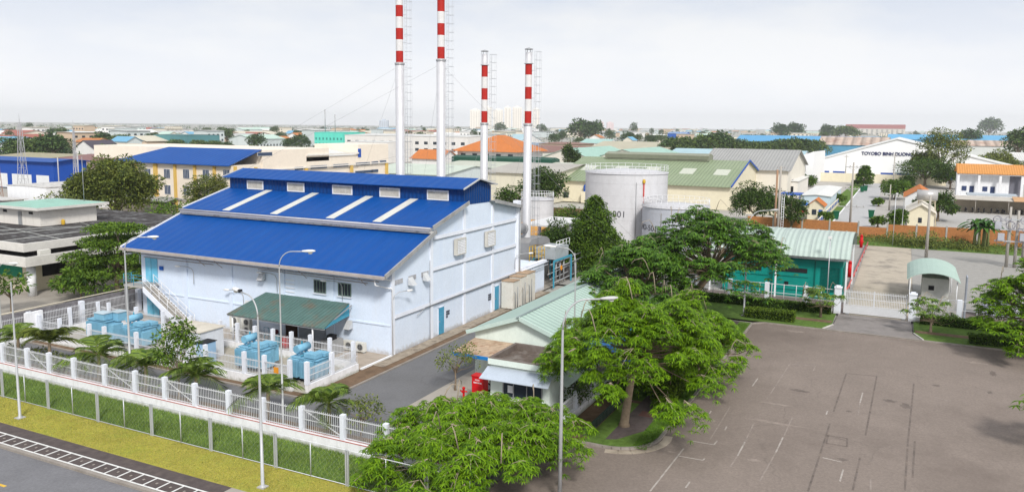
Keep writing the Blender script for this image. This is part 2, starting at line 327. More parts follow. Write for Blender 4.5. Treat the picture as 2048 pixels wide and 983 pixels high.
# parking area and junction
def arc(cx,cy,r,a0,a1,n=8): return [(cx+r*math.cos(R(a0+(a1-a0)*i/n)),cy+r*math.sin(R(a0+(a1-a0)*i/n))) for i in range(n+1)]
park=[(24.8,-120),(73.6,-120),(73.6,10.6)]+[(72.8,11.5),(42.6,11.5)]+arc(42.6,14,2.5,270,180)+[(40.1,17.2),(24.8,17.2)]
sheet('parking_area',[park],-.10,ASPH)
isl=[(42.6,11.5),(72.8,11.5)]
K=[(73.6,-120),(73.6,10.6),(72.8,11.5),(42.6,11.5)]+arc(42.6,14,2.5,270,180)+[(40.1,17.0)]
b=MB()
for i in range(len(K)-1):
    p=Vector((*K[i],0)); q=Vector((*K[i+1],0)); d=(q-p); L_=d.length; nseg=max(1,int(L_/1.0)) if p.y>-30 else 1
    for k in range(nseg):
        a=p+d*(k/nseg); c=p+d*((k+1)/nseg)-d.normalized()*.02
        if p.x>73 and -1.8<(a.y+c.y)/2<5.0: continue
        b.bar((a.x,a.y,-.09),(c.x,c.y,-.09),.16,.22)
struct('kerb',b,KERB)
b=MB()
gut=arc(42.6,14,2.9,285,185,7)
for i in range(7):
    b.bar((*gut[i],-.097),(*gut[i+1],-.097),.5,.01)
struct('gutter',b,M('gutter_concrete',(.42,.36,.29),.9,.2,stain=.5,stcol=(.2,.16,.12)))
sheet('island_lawn',[[(42.6,11.6),(72.8,11.6),(72.8,12.6),(43.4,12.6)],[(40.2,14.2),(47.5,14.2),(47.5,15.2),(40.2,15.2)],[(48,13.6),(72,13.6),(72,17),(48,17)],[(40.2,13.5),(40.8,12.3),(42.6,11.6),(43.6,12.6),(41.2,14.2),(40.2,14.2)]],.004,GRASSG)
sheet('island_path',[[(41.3,13.6),(43.2,12.6),(72.8,12.6),(72.8,14.2),(41.0,14.2)]],.008,PAVD)
sheet('island_soil',[(40.1,15.2,72.8,17.2),(43,13,50,14.8)],.0,SOIL)
b=MB(); b.cbox((45.9,13.2,.016),(.9,.9,.012)); struct('manhole_cover',b,M('rust_cover',(.13,.07,.06),.9,.2))
# worn paint on the parking area
b=MB()
def seg(p,q,wd=.085,z=-.096):
    a=G(*p,-.1);c=G(*q,-.1); b.bar((a[0],a[1],z),(c[0],c[1],z),wd,.004)
def sc(x,y): return (1300+x/2.738,640+y/2.738)
for p,q in (((0,935),(185,700)),((150,740),(290,765)),((215,657),(350,680)),((350,680),(368,658)),((290,765),(300,755)),((195,915),(218,882)),((690,720),(728,640)),((1040,880),(1058,815)),((945,750),(1050,775)),((1150,450),(1165,395)),((560,360),(590,318)),((410,600),(420,580)),((965,515),(972,495)),((262,597),(268,585)),((480,740),(520,665)),((325,510),(335,495)),((380,425),(390,415))):
    seg(sc(*p),sc(*q))
struct('parking_marking',b,M('faded_road_paint',(.38,.345,.315),.8,.25,scale=3,stain=1.,stcol=(.21,.172,.15),stsc=1.6))
b=MB()
for p,q in (((765,238),(905,250)),((700,340),(765,238)),((895,275),(905,250)),((600,160),(760,165)),((640,205),(705,212)),((640,430),(700,340)),((330,650),(440,470)),((440,800),(480,740)),((520,665),(570,560)),((600,880),(690,720)),((735,630),(780,530)),((1208,930),(1208,870)),((1270,570),(1310,573)),((1560,420),(1630,440)),((1140,520),(1150,450))):
    seg(sc(*p),sc(*q),.08)
struct('parking_marking',b,LINEW)
b=MB()
for p,q in (((865,935),(935,720)),((935,720),(985,565)),((1005,500),(1075,290)),((1110,930),(1150,750)),((1180,630),(1242,305)),((1395,930),(1410,700)),((1410,690),(1445,345)),((970,630),(1080,645)),((1080,645),(1078,690)),((1078,690),(965,672)),((965,672),(975,630)),((1000,640),(1070,655)),((1075,290),(1240,305)),((1450,660),(1438,860))):
    seg(sc(*p),sc(*q),.10,-.0965)
struct('tar_seam',b,M('tar',(.155,.13,.115),.9,.3,scale=3,stain=1.,stcol=(.225,.182,.152),stsc=1))
# light scuffs and dark oil spots on the asphalt, as thin worn patches with ragged outlines
def patch(b,px,rx,ry,z,seed):
    r_=random.Random(seed); c=G(*sc(*px),-.1); n=22; v=[(c[0],c[1],z)]
    for k in range(n):
        a=2*PI*k/n; q=r_.uniform(.55,1.1); v.append((c[0]+rx*q*math.cos(a),c[1]+ry*q*math.sin(a),z))
    b.add(v,[(0,1+k,1+(k+1)%n) for k in range(n)])
b=MB()
for i,(p,rx,ry) in enumerate((((685,457),.18,1.1),((680,560),.22,1.9),((1785,232),.35,.8),((790,60),.35,.9),((570,765),.25,.35),((120,720),.1,.3),((345,548),.2,.2))): patch(b,p,rx,ry,-.0962,i)
struct('scuff_mark',b,M('scuffed_asphalt',(.28,.235,.205),.9,.2,scale=3,stain=.8,stcol=(.205,.168,.146),stsc=2.5))
b=MB()
for i,(p,rx,ry) in enumerate((((1090,498),.15,.2),((1568,357),.3,.3),((1877,290),.8,.25),((1400,470),.6,.4),((1310,440),.3,.5),((820,385),.3,.7),((1055,760),.2,.3),((475,360),.1,.1),((1860,395),.4,.2))): patch(b,p,rx,ry,-.0961,20+i)
struct('oil_stain',b,M('oil_stain',(.15,.125,.11),.8,.2,scale=3,stain=.6,stcol=(.18,.15,.13),stsc=2))
# gate side
sheet('driveway',[[(73.5,-2.3),(73.5,5.6),(75.5,4.9),(80.5,4.8),(80.5,-1.4),(75.5,-1.5)]],.0,DRIVE)
sheet('verge_lawn',[[(73.7,5.7),(75.5,5.0),(80.4,5.0),(80.4,30),(73.7,30)],[(73.7,-2.4),(75.5,-1.6),(80.4,-1.6),(80.4,-60),(73.7,-60)]],.003,GRASSG)
sheet('verge_path',[[(76.2,5.1),(77.2,5.1),(77.2,12),(76.2,12)],[(76,-1.7),(77,-1.7),(77,-40),(76,-40)]],.008,SOIL)
b=MB(); b.bar((73.6,5.6,0),(75.6,4.9,0),.12,.16); b.bar((73.6,-2.3,0),(75.6,-1.6,0),.12,.16); struct('kerb',b,M('white_kerb',(.55,.53,.5),.8,.2,stain=.4))
sheet('concrete_pad',[(80.6,-1.6,131,4.3)],.006,PAD); sheet('gravel_yard',[(80.6,-60,132,-1.62),(80.6,4.32,132,34)],.002,GRAVEL)
sheet('dark_yard',[(80.6,4.32,86,28),(80.6,-30,88,-5.6)],.006,M('dark_yard_concrete',(.17,.14,.13),.9,.15,stain=.4))
sheet('weed_ground',[(131,-60,141,34)],.012,GRASSG)
sheet('ground_beyond_wall',[(141,-120,330,60)],-.05,M('town_concrete',(.40,.38,.35),.9,.12,stain=.5,stcol=(.25,.23,.20),stsc=.15))
a=[G(1671,441),G(1736,360),G(1763,360),G(1742,449)]
rd=[(142,a[0][1]+1.2),(a[0][0],a[0][1]),(a[1][0]*1.1,a[1][1]+1),(a[2][0]*1.12,a[2][1]-0.5),(a[3][0],a[3][1]),(142,a[3][1]-.6)]
sheet('lane',[rd],-.03,M('lane_concrete',(.42,.42,.42),.9,.08,stain=.3,stcol=(.3,.3,.3)))
va=[(a[0][0]-6,a[0][1]+.4),(a[0][0]+1,a[0][1]+.2),(a[1][0],a[1][1]+.3),(a[1][0],a[1][1]+3.2),(a[0][0],a[0][1]+4.5)]
sheet('lane_verge',[va],-.01,GRASSG)
b=MB(); b.bar((a[0][0]-7,a[0][1]+.3,0),(a[1][0],a[1][1]+.2,0),.25,.15); struct('kerb',b,WHITE)
sheet('bike_yard',[(142,-40,194,-6)],-.02,M('pale_yard',(.40,.39,.375),.9,.06,stain=.2,stcol=(.4,.39,.37)))
# ================================================================== POWER PLANT BUILDING
T=thing('power_plant','large pale blue plant hall with a stepped bright blue roof and roof monitor','plant building',(48.7,34.1,0))
X0,Y0,Y1=48.7,34.1,61.2; XB=70.2
b=MB(); b.prism([(X0,0),(XB,0),(XB,9.6),(65.0,10.5),(59.6,10.75),(54.2,9.2),(54.2,8.8),(X0,6.85)],1,Y0,Y1); wl=b.build('wall',WALLG,T)
# the long front in its own slightly bluer tone, as a skin 3 cm thick, with pilasters and a band
b=MB(); b.box(X0-.03,Y0+.0,0,X0-.001,Y1,6.75); b.box(X0-.06,Y0-.02,0,X0-.03,Y0+.45,6.6)
for y in (39.6,44.6,50.3,55.6): b.box(X0-.13,y-.2,0,X0-.031,y+.2,6.5)
b.box(X0-.10,Y0,2.32,X0-.031,Y1,2.44)
f=b.build('front_wall',WALLB,T)
b=MB()
for x in (X0+.02,54.2,59.6,64.9,70.0): b.box(x,Y0-.10,0,x+.38,Y0-.001,{0:6.7}.get(0) if x<50 else (8.6 if x<55 else (9.9 if x>69 else 10.2)))
for z,xa in ((2.85,49.1),(5.65,54.6),(8.2,54.6)): b.box(xa,Y0-.13,z,70.0,Y0-.101,z+.30)
b.build('pilaster',TRIM,T)
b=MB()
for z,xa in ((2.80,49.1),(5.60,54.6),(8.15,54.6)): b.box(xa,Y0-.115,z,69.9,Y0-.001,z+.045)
b.build('painted_band_shadow',M('dark_band_grey',(.25,.26,.28),.9,.1),T)  # dark grey strips paint in the shadow under each gable band
# parapet column at the far corner
b=MB(); b.box(70.15,Y0-.25,0,70.75,Y0+.35,10.15); b.build('corner_column',TRIM,T)
ya,yb=33.55,61.9
b=MB(); b.slab((47.25,ya,6.45),(54.35,ya,8.98),(54.35,yb,8.98),(47.25,yb,6.45),.07); b.build('lower_roof',BLUER,T)
b=MB(); b.slab((53.75,ya,9.38),(59.75,ya,10.93),(59.75,yb-.4,10.93),(53.75,yb-.4,9.38),.07); r2=b.build('upper_roof',BLUER,T)
for y in (56.1,50.3,44.0,39.1):
    bb=MB(); bb.slab((53.9,y-.42,9.455),(59.58,y-.42,10.925),(59.58,y+.42,10.925),(53.9,y+.42,9.455),.03); bb.build('skylight',SKYL,r2)
b=MB(); b.slab((64.5,ya,10.65),(70.5,ya,9.62),(70.5,yb,9.62),(64.5,yb,10.65),.08); b.build('rear_roof',GREYP,T)
# trim along roof verges, step wall, gutters
b=MB()
FL_=M('weathered_flashing',(.34,.34,.34),.6,.15,stain=.6,stcol=(.12,.11,.10),stsc=1.5)
for p_,q_ in (((47.2,ya-.03,6.42),(54.3,ya-.03,8.95)),((53.8,ya-.03,9.3),(59.7,ya-.03,10.84)),((64.6,ya-.03,10.6),(70.3,ya-.03,9.6))): MB().bar(p_,q_,.10,.32).build('verge_flashing',FL_,T)
if 0: b.build('verge_flashing',M('weathered_flashing',(.34,.34,.34),.6,.15,stain=.6,stcol=(.12,.11,.10),stsc=1.5),T)
MB().bar((47.2,yb+.03,6.45),(54.3,yb+.03,8.98),.10,.2).build('verge_flashing',WHITE,T); MB().bar((53.8,yb-.37,9.38),(59.7,yb-.37,10.93),.10,.2).build('verge_flashing',WHITE,T)
b=MB(); b.box(54.0,Y0,8.5,54.19,yb-.6,9.3); b.box(53.55,ya,8.86,53.95,yb-.3,9.02); b.build('step_wall',DIRTY,T)
b=MB(); b.box(53.42,ya+.1,9.04,53.78,yb-.4,9.30); b.tube([(53.45,ya,9.26),(53.45,yb-.3,9.26)],.10,8); b.build('gutter',M('gutter_grey',(.45,.44,.46),.5,.1,stain=.7,stcol=(.18,.17,.19),stsc=.6),T)
b=MB(); b.box(47.0,ya,6.22,47.24,yb,6.44); b.build('gutter',M('gutter_brown',(.42,.38,.36),.55,.1,stain=.5,stcol=(.2,.16,.13),stsc=1),T)
for y in np.arange(34.4,61.5,1.5): MB().bar((47.3,y,6.36),(48.68,y,6.6),.06,.10).build('eave_rafter',GREYP,T)
# roof monitor
b=MB(); b.prism([(59.62,10.6),(64.7,10.5),(64.7,12.05),(61.9,12.68),(59.62,12.12)],1,Y0-.02,61.3); mo=b.build('monitor_wall',BLUEW2,T)
b=MB(); b.box(59.58,Y0-.0,10.7,59.618,61.28,12.1); b.build('monitor_front',BLUEW,T)
b=MB(); b.slab((59.05,33.7,12.06),(61.9,33.7,12.82),(61.9,61.7,12.82),(59.05,61.7,12.06),.06); b.slab((61.9,33.7,12.82),(65.2,33.7,12.12),(65.2,61.7,12.12),(61.9,61.7,12.82),.06); mr_=b.build('monitor_roof',BLUER,T)
for p_,q_ in (((59.0,33.68,12.03),(61.9,33.68,12.79)),((61.9,33.68,12.79),(65.3,33.68,12.08)),((59.0,61.72,12.05),(61.9,61.72,12.82))): MB().bar(p_,q_,.08,.13).build('verge_flashing',M('flashing_grey',(.5,.5,.5),.6,.1),mr_)
for y0,y1,k in ((58.9,56.8,1),(53.7,51.6,0),(48.2,45.9,3),(42.8,40.6,3),(37.7,35.5,4)):
    b=MB(); b.box(59.48,y1,10.92,59.575,y1+.08,11.78); b.box(59.48,y0-.08,10.92,59.575,y0,11.78); b.box(59.48,y1+.081,11.70,59.575,y0-.081,11.78); b.box(59.48,y1+.081,10.92,59.575,y0-.081,11.0)
    lf=b.build('louvre_window',WHITE,mo)
    b=MB()
    for z in np.arange(11.05,11.68,.10): b.bar((59.53,y1+.1,z),(59.53,y0-.1,z),.10,.02,up=(1,0,-.6))
    for q in range(1,3 if k else 1+1): yy=y1+(y0-y1)*q/(3 if k else 2); b.box(59.49,yy-.03,11.0,59.57,yy+.03,11.7)
    b.build('slat',LOUV,mo)
# doors on the gable
for xa in (55.5,65.6):
    d=MB().box(xa,Y0-.06,.1,xa+.85,Y0-.02,2.35).build('door',DOORB,T)
    MB().box(xa-.07,Y0-.045,.1,xa-.001,Y0-.001,2.42).box(xa+.851,Y0-.045,.1,xa+.92,Y0-.001,2.42).box(xa-.07,Y0-.045,2.351,xa+.92,Y0-.001,2.42).build('frame',TRIM,d)
    MB().box(xa+.08,Y0-.10,1.1,xa+.14,Y0-.061,1.25).build('handle',GREYP,d)
for xa,nn in ((56.75,5),(64.35,4)):
    b=MB(); r_=random.Random(nn)
    for i in range(3):
        for j in range(2):
            if (i,j)!=(0,1) or nn==4: b.box(xa+j*.3,Y0-.04,1.25+i*.22,xa+j*.3+.25,Y0-.012,1.25+i*.22+.17)
    b.build('notice_panel',M('notice_grey',(.10,.11,.14),.6,.2,scale=9),T)
# louvre boxes on the gable
for xa in (57.9,63.4):
    b=MB(); b.box(xa,Y0-.42,6.45,xa+.09,Y0-.101,7.85); b.box(xa+1.5,Y0-.42,6.45,xa+1.59,Y0-.101,7.85); b.box(xa+.091,Y0-.42,7.76,xa+1.499,Y0-.101,7.85); b.box(xa+.091,Y0-.42,6.45,xa+1.499,Y0-.101,6.53)
    lb=b.build('louvre_box',LOUV,T)
    b=MB()
    for z in np.arange(6.6,7.75,.14): b.bar((xa+.1,Y0-.36,z),(xa+1.49,Y0-.36,z),.13,.02,up=(0,-.7,.7))
    b.build('slat',WHITE,lb)
    MB().box(xa+.1,Y0-.2,6.54,xa+1.49,Y0-.14,7.75).build('back_panel',DARK,lb)
# low-level vents / hoods along the gable
for xa in (49.2,51.05,52.9):
    b=MB()
    for k in range(3): b.box(xa+k*.38+.0,Y0-.05,5.42,xa+k*.38+.30,Y0-.012,5.78)
    vt=b.build('vent',M('vent_grey',(.40,.40,.42),.6,.2),T)
for xa in (50.9,53.0):
    b=MB(); b.prism([(Y0-.55,5.1),(Y0-.102,5.1),(Y0-.102,5.7)],0,xa,xa+.6); b.build('exhaust_hood',ALU,T)
def hood(y,z,s=.55):
    b=MB(); b.prism([(X0-.6,z),(X0-.132,z),(X0-.132,z+.62)],1,y,y+s); h=b.build('exhaust_hood',ALU,T); MB().box(X0-.55,y+.04,z-.05,X0-.14,y+s-.04,z-.003).build('opening',DARK,h)
hood(46.4,4.75); hood(37.6,1.75); hood(48.1,2.2)
# windows on the long front
for y1,y0 in ((40.2,41.4),(37.75,39.0)):
    b=MB(); b.box(X0-.09,y1,4.22,X0-.032,y1+.06,5.25); b.box(X0-.09,y0-.06,4.22,X0-.032,y0,5.25); b.box(X0-.09,y1+.061,5.19,X0-.032,y0-.061,5.25); b.box(X0-.09,y1+.061,4.22,X0-.032,y0-.061,4.28)
    for q in range(1,4): yy=y1+(y0-y1)*q/4; b.box(X0-.085,yy-.025,4.281,X0-.04,yy+.025,5.189)
    wf=b.build('window',M('window_frame_green',(.16,.22,.19),.5,.05),T); MB().box(X0-.045,y1+.05,4.27,X0-.033,y0-.05,5.2).build('pane',GLASS,wf); MB().box(X0-.16,y1-.05,4.12,X0-.032,y0+.05,4.19).build('sill',TRIM,wf)
b=MB()
for k in range(5): b.box(X0-.09,43.4,3.65+k*.32,X0-.032,44.35,3.65+k*.32+.06)
b.build('wall_grille',WHITE,T)
# upper and lower doors at the stair end
for z in (3.25,.1):
    d=MB().box(X0-.10,59.1,z,X0-.05,60.6,z+2.2).build('door',M('patchy_blue_door',(.16,.50,.70),.5,.1,stain=.8,stcol=(.45,.65,.78),stsc=1.3),T)
    MB().box(X0-.12,59.83,z,X0-.101,59.87,z+2.2).build('seam',STEELB,d)
    MB().box(X0-.13,58.35,z+1.2,X0-.055,58.8,z+1.55).build('sign_plate',M('sign_blue',(.02,.10,.40),.5,.05),T)
# external stair
b=MB(); b.box(46.9,58.9,3.05,48.56,61.4,3.2); lan=b.build('landing',CONC,T)
b=MB(); nst=17
for i in range(nst):
    t=i/nst; y=58.9-t*4.9; z=3.15-t*3.05; b.box(46.95,y-.28,z-.2,47.95,y,z)
st=b.build('stair',M('stair_concrete',(.42,.39,.35),.8,.1),T)
b=MB()
for x in (46.86,47.97): b.add([(x,58.9,3.25),(x,54.0,.2),(x,54.0,0.02),(x,54.7,0.02),(x,58.9,2.75),(x+.07,58.9,3.25),(x+.07,54.0,.2),(x+.07,54.0,0.02),(x+.07,54.7,0.02),(x+.07,58.9,2.75)],[(0,1,2,3,4),(9,8,7,6,5),(0,5,6,1),(1,6,7,2),(2,7,8,3),(3,8,9,4),(4,9,5,0)])
b.build('stringer',TRIM,st)
b=MB()
for x in (46.9,48.0):
    for h in (.5,.95): b.tube([(x,58.9,3.2+h),(x,54.0,.15+h)],.025,6)
    for i in range(6): y=58.9-i*.98; z=3.2-i*.61; b.tube([(x,y,z),(x,y,z+.95)],.025,6)
b.build('handrail',WHITE,st)
b=MB()
for h in (.35,.65,.95): b.tube([(46.92,58.95,3.2+h),(46.92,61.35,3.2+h),(48.5,61.35,3.2+h)],.025,6)
for p in ((46.92,58.95),(46.92,60.1),(46.92,61.35),(47.7,61.35)): b.tube([(*p,3.2),(*p,4.15)],.025,6)
b.build('handrail',STEELB,lan)
b=MB()
for p in ((47.0,61.2),): b.box(p[0]-.1,p[1]-.1,0,p[0]+.1,p[1]+.1,3.05)
b.build('post',GREYP,lan)
# lean-to canopy over the front door
b=MB(); b.slab((44.9,37.4,2.62),(48.6,37.9,3.72),(48.6,46.4,3.72),(44.9,47.0,2.62),.05); aw=b.build('canopy',AWN,T)
b=MB()
for y in np.arange(37.6,47,1.35): b.bar((44.95,y,2.52),(48.5,y,3.6),.05,.09)
b.bar((45.0,37.4,2.5),(45.0,47.0,2.5),.07,.1); b.build('rafter',GREYP,aw)
b=MB(); b.add([(44.95,37.42,2.55),(48.55,37.92,3.65),(48.55,37.92,2.75)],[(0,1,2)]); b.add([(44.95,37.38,2.55),(48.55,37.88,3.65),(48.55,37.88,2.75)],[(2,1,0)]); b.build('end_sheet',STEELB,aw)
for y in (38.6,46.6): MB().tube([(45.1,y,.08),(45.1,y,2.5)],.06,8).build('post',WHITE,aw)
MB().box(X0-.09,40.3,.1,X0-.032,43.0,2.5).build('roller_door',M('roller_grey',(.30,.33,.38),.5,.08,rib=(2,.12,.1)),T)
MB().box(X0-.06,43.2,.1,X0-.032,44.9,2.35).build('doorway',M('dark_brown_opening',(.05,.025,.02),.8,.2),T)
# pipes and downpipes
b=MB(); b.tube([(47.35,34.6,6.2),(47.3,34.5,5.7),(48.3,34.25,5.35),(48.5,33.9,5.3),(48.62,33.9,5.2),(48.62,33.9,0)],.055,8); b.tube([(47.25,34.0,6.25),(48.5,33.95,5.9)],.05,8)
b.build('downpipe',WHITE,T)
b=MB(); b.tube([(48.45,35,5.7),(48.45,61,5.75)],.035,6); b.tube([(48.4,52,5.55),(48.4,60.5,5.5)],.03,6); b.tube([(48.4,36,5.5),(48.4,47,5.6)],.03,6)
for y in (36.3,42.1,51.2,53.2): b.tube([(48.6,y,5.3),(47.9,y+.2,6.0)],.025,6)
b.build('conduit',M('rusty_pipe',(.40,.33,.30),.6,.2),T)
b=MB(); b.tube([(54.0,33.95,.1),(54.0,33.95,6.6)],.03,6); b.tube([(52.0,33.9,2.5),(53.2,33.9,2.9),(70,33.9,3.0)],.03,6); b.tube([(70.3,33.7,0),(70.3,33.7,9.5)],.06,8)
b.build('conduit',GREYP,T)
# rear low annex with its white parapet
b=MB(); b.box(70.8,Y0,0,77.2,45,3.0); b.build('annex_wall',WALLG,T)
b=MB(); b.box(70.8,Y0-.2,3.0,77.4,Y0+.3,3.25); b.tube([(70.8,Y0-.35,3.05),(77.4,Y0-.35,3.05)],.06,8); b.tube([(70.8,Y0-.35,2.75),(77.4,Y0-.35,2.75)],.04,8); b.build('annex_parapet',TRIM,T)
# wall lamps
def wall_lamp(px,py,pz,dx,dy,rad=1.0,h=1.5,axis='y'):
    b=MB()
    b.tube([(px,py,pz),(px,py,pz+h*.7),(px+dx*.12,py+dy*.12,pz+h*.9),(px+dx*.45,py+dy*.45,pz+h),(px+dx,py+dy,pz+h+.02)],.03,6)
    a=b.build('wall_lamp',LAMPP,T)
    b=MB(); q=Vector((px+dx,py+dy,pz+h)); d=Vector((dx,dy,0)).normalized()
    b.tube([q-d*.05,q+d*.08,q+d*.35,q+d*.5],[.05,.09,.09,.03],8); b.build('lamp_head',M('lamp_white',(.75,.75,.74),.4,.04),a)
wall_lamp(48.5,54.5,3.6,-.3,1.3); wall_lamp(48.5,45.1,3.9,-.3,1.3); wall_lamp(48.5,38.5,3.9,-.4,1.2); wall_lamp(48.7,33.95,2.9,1.3,-.5,h=2.0); wall_lamp(48.6,48.9,1.9,-.4,1.2,h=1.7) ; wall_lamp(69.6,33.9,3.4,1.3,-.9,h=1.5); wall_lamp(48.6,61.3,4.8,-.6,.3,h=1.0)
# ------------------------------------------------------------------ outdoor AC units, bins etc.
def ac(loc,rz,label,fans=2,sc=1,grp='air conditioning units beside the plant hall'):
    t=thing('air_conditioner',label,'air conditioner',loc,rz,grp)
    h=1.35 if fans==2 else .7
    MB().box(-.18,-.45,.12,.18,.45,.12+h).build('casing',AC,t,w=False)
    for k in range(fans):
        z=.12+h*(k+.5)/fans
        b=MB(); b.lathe((0,0,0),[(.24,0),(.26,.02),(.28,0)],20); b.v=[(-.185-v[2],v[0]-.08,v[1]+z) for v in b.v]
        b.tube([(-.2,-.08-.24,z),(-.2,.16,z)],.01,4); b.tube([(-.2,-.08,z-.24),(-.2,-.08,z+.24)],.01,4); b.build('fan_grille',GREYP,t,w=False)
        b=MB(); b.lathe((0,0,0),[(.001,0),(.23,0)],20); b.v=[(-.183,v[0]-.08,v[1]+z) for v in b.v]; b.build('fan_opening',M('fan_dark',(.09,.09,.09),.7,.1),t,w=False)
    MB().box(-.15,-.4,0,.15,-.32,.12).box(-.15,.32,0,.15,.4,.12).build('foot',GREYP,t,w=False)
    return t
ac((47.9,49.2,.08),0,'left one of the tall twin-fan cream air conditioners by the plant wall'); ac((47.9,47.9,.08),0,'right one of the tall twin-fan cream air conditioners by the plant wall')
ac((48.2,36.6,.08),0,'small single-fan air conditioner nearer the plant hall corner',1); ac((48.2,37.7,.08),0,'small single-fan air conditioner beside the grey tank under the canopy end',1)
# ================================================================== FENCES
FW_=M('fence_white',(.82,.82,.84),.6,.05,stain=.45,streak=True,stcol=(.5,.49,.47),stsc=.6,base=(.3,(.25,.27,.18),.6))
PILW=M('pillar_blue_white',(.74,.77,.84),.65,.05,stain=.3,streak=True,stcol=(.5,.5,.5),stsc=.5,base=(.3,(.35,.33,.3),.5))
BARW=M('bar_white',(.62,.63,.65),.5,.05)
def pillar_fence(name,label,pts_axis,fixed,a,b_,pil,zw,zp,wt=.22,pw=.3,barsp=.13,brace=(),skip=(),hb=None,group=None,zr0=None,capw=0,red=False):
    # fence along axis 0 (x varies) or 1 (y varies) at the fixed other coordinate: low wall, pillars, bars
    t=thing(name,label,'fence',(fixed,a,0) if pts_axis==1 else (a,fixed,0),group=group)
    def bx(m_,u0,u1,w0,w1,z0,z1):
        if pts_axis==1: m_.box(fixed+w0,u0,z0,fixed+w1,u1,z1)
        else: m_.box(u0,fixed+w0,z0,u1,fixed+w1,z1)
    if zw>0:
        m_=MB(); bx(m_,a,b_,-wt/2,wt/2,-.1,zw); m_.build('base_wall',FW_,t)
        if red: m_=MB(); bx(m_,a,b_,-wt/2-.012,-wt/2-.001,zw-.06,zw-.015); bx(m_,a,b_,wt/2-.1,wt/2-.02,zw+.001,zw+.02); m_.build('red_stripe',M('red_oxide_stripe',(.45,.10,.08),.7,.15),t)
    for u in pil:
        m_=MB(); bx(m_,u-pw/2,u+pw/2,-pw/2,pw/2,zw+.001 if zw>0 else 0,zp)
        if capw: bx(m_,u-pw/2-capw,u+pw/2+capw,-pw/2-capw,pw/2+capw,zp,zp+.06)
        m_.build('pillar',PILW if pw<.5 else FW_,t)
    hb=hb or zp-.12
    edges=[a]+sorted(pil)+[b_]
    m_=MB(); m2=MB()
    for i in range(len(edges)-1):
        u0,u1=edges[i],edges[i+1]
        if i>0: u0+=pw/2+.01
        if i<len(edges)-2: u1-=pw/2+.01
        if u1-u0<.3 or i in skip: continue
        for z in (zw+.10,zw+(hb-zw)*.52,hb-.08): bx(m2,u0,u1,-.02,.02,z-.02,z+.02)
        n=max(1,int((u1-u0)/barsp))
        for k in range(n):
            u=u0+(k+.5)*(u1-u0)/n; bx(m_,u-.008,u+.008,-.045,-.0205,zw+.03,hb+.04)
        if i in brace:
            p,q=(u0,zw+.12),(u1,hb-.1)
            if pts_axis==1: m2.bar((fixed+.04,p[0],p[1]),(fixed+.04,q[0],q[1]),.05,.05)
            else: m2.bar((p[0],fixed+.04,p[1]),(q[0],fixed+.04,q[1]),.05,.05)
    o=m_.build('bars',BARW,t); m2.build('rail',BARW,t)
    return t
# front perimeter fence
FP=[18.0+2.863*i for i in range(0,40)]
FP=[y*.973 for y in (26.8-2.86*2,26.8-2.86,26.8,29.7,32.6,35.3,38.1,40.7,43.4,46.3,49.4,52.0,54.4,57.2,60.0)]
FX=32.75
pillar_fence('perimeter_fence','long white wall fence with square pillars and upright bars along the grass verge',1,FX,19.5,60.4,FP,.72,2.1,wt=.26,pw=.26,brace=(3,7,9,12),red=True)
pillar_fence('perimeter_fence','white wall fence continuing past the left boundary wall at the picture edge',1,FX,60.8,110,[60.9+2.9*i for i in range(16)],.72,2.1,wt=.26,pw=.34)
# transformer compound
pillar_fence('compound_fence','low blue-white pillar fence along the road side of the transformers',1,38.95,35.1,61.4,[35.3,37.5,39.3,42.9,46.6,49.9,53.4,55.1,58.6,61.0],.65,2.15,pw=.24,hb=1.75)
pillar_fence('compound_fence','low blue-white pillar fence between the transformers and the plant hall',1,44.6,34.3,61.4,[34.5,36.6,38.4,40.2,42.0,43.8,45.6,47.4,50.6,53.8,57,60.4],.6,2.1,pw=.24,hb=1.7)
pillar_fence('compound_fence','short stepped end fence of the transformer compound at the road corner',0,34.0,39.0,44.4,[39.1,41.6],.62,2.15,pw=.26,hb=1.7)
pillar_fence('compound_fence','short end fence of the transformer compound at its far left end',0,61.5,38.95,44.6,[39.1,41.8,44.4],.6,2.1,pw=.24,hb=1.7)
b=MB(); b.box(44.8,33.9,.0,48.6,34.08,.16); t_=b.build('low_kerb_wall',WHITE); tag(t_,'low white kerb wall joining the compound end to the plant hall corner','low wall')
# panel gate of the compound with an orange notice
t=thing('compound_gate','narrow open steel gate with an orange warning plate in front of the nearest transformer','gate',(38.9,35.2,0))
MB().box(38.88,35.45,.7,38.92,37.3,1.75).build('gate_board',M('bar_white_gate',(.6,.62,.64),.5,.05,alpha=.0),t) if False else None
b=MB()
for u in np.arange(35.45,37.3,.13): b.box(38.78,u,.7,38.80,u+.02,1.8)
b.box(38.77,35.42,.7,38.81,37.32,.74); b.box(38.77,35.42,1.76,38.81,37.32,1.8); b.build('leaf',BARW,t)
MB().box(38.74,36.1,1.15,38.765,36.5,1.55).build('warning_plate',M('orange_plate',(.75,.30,.03),.5,.05),t)
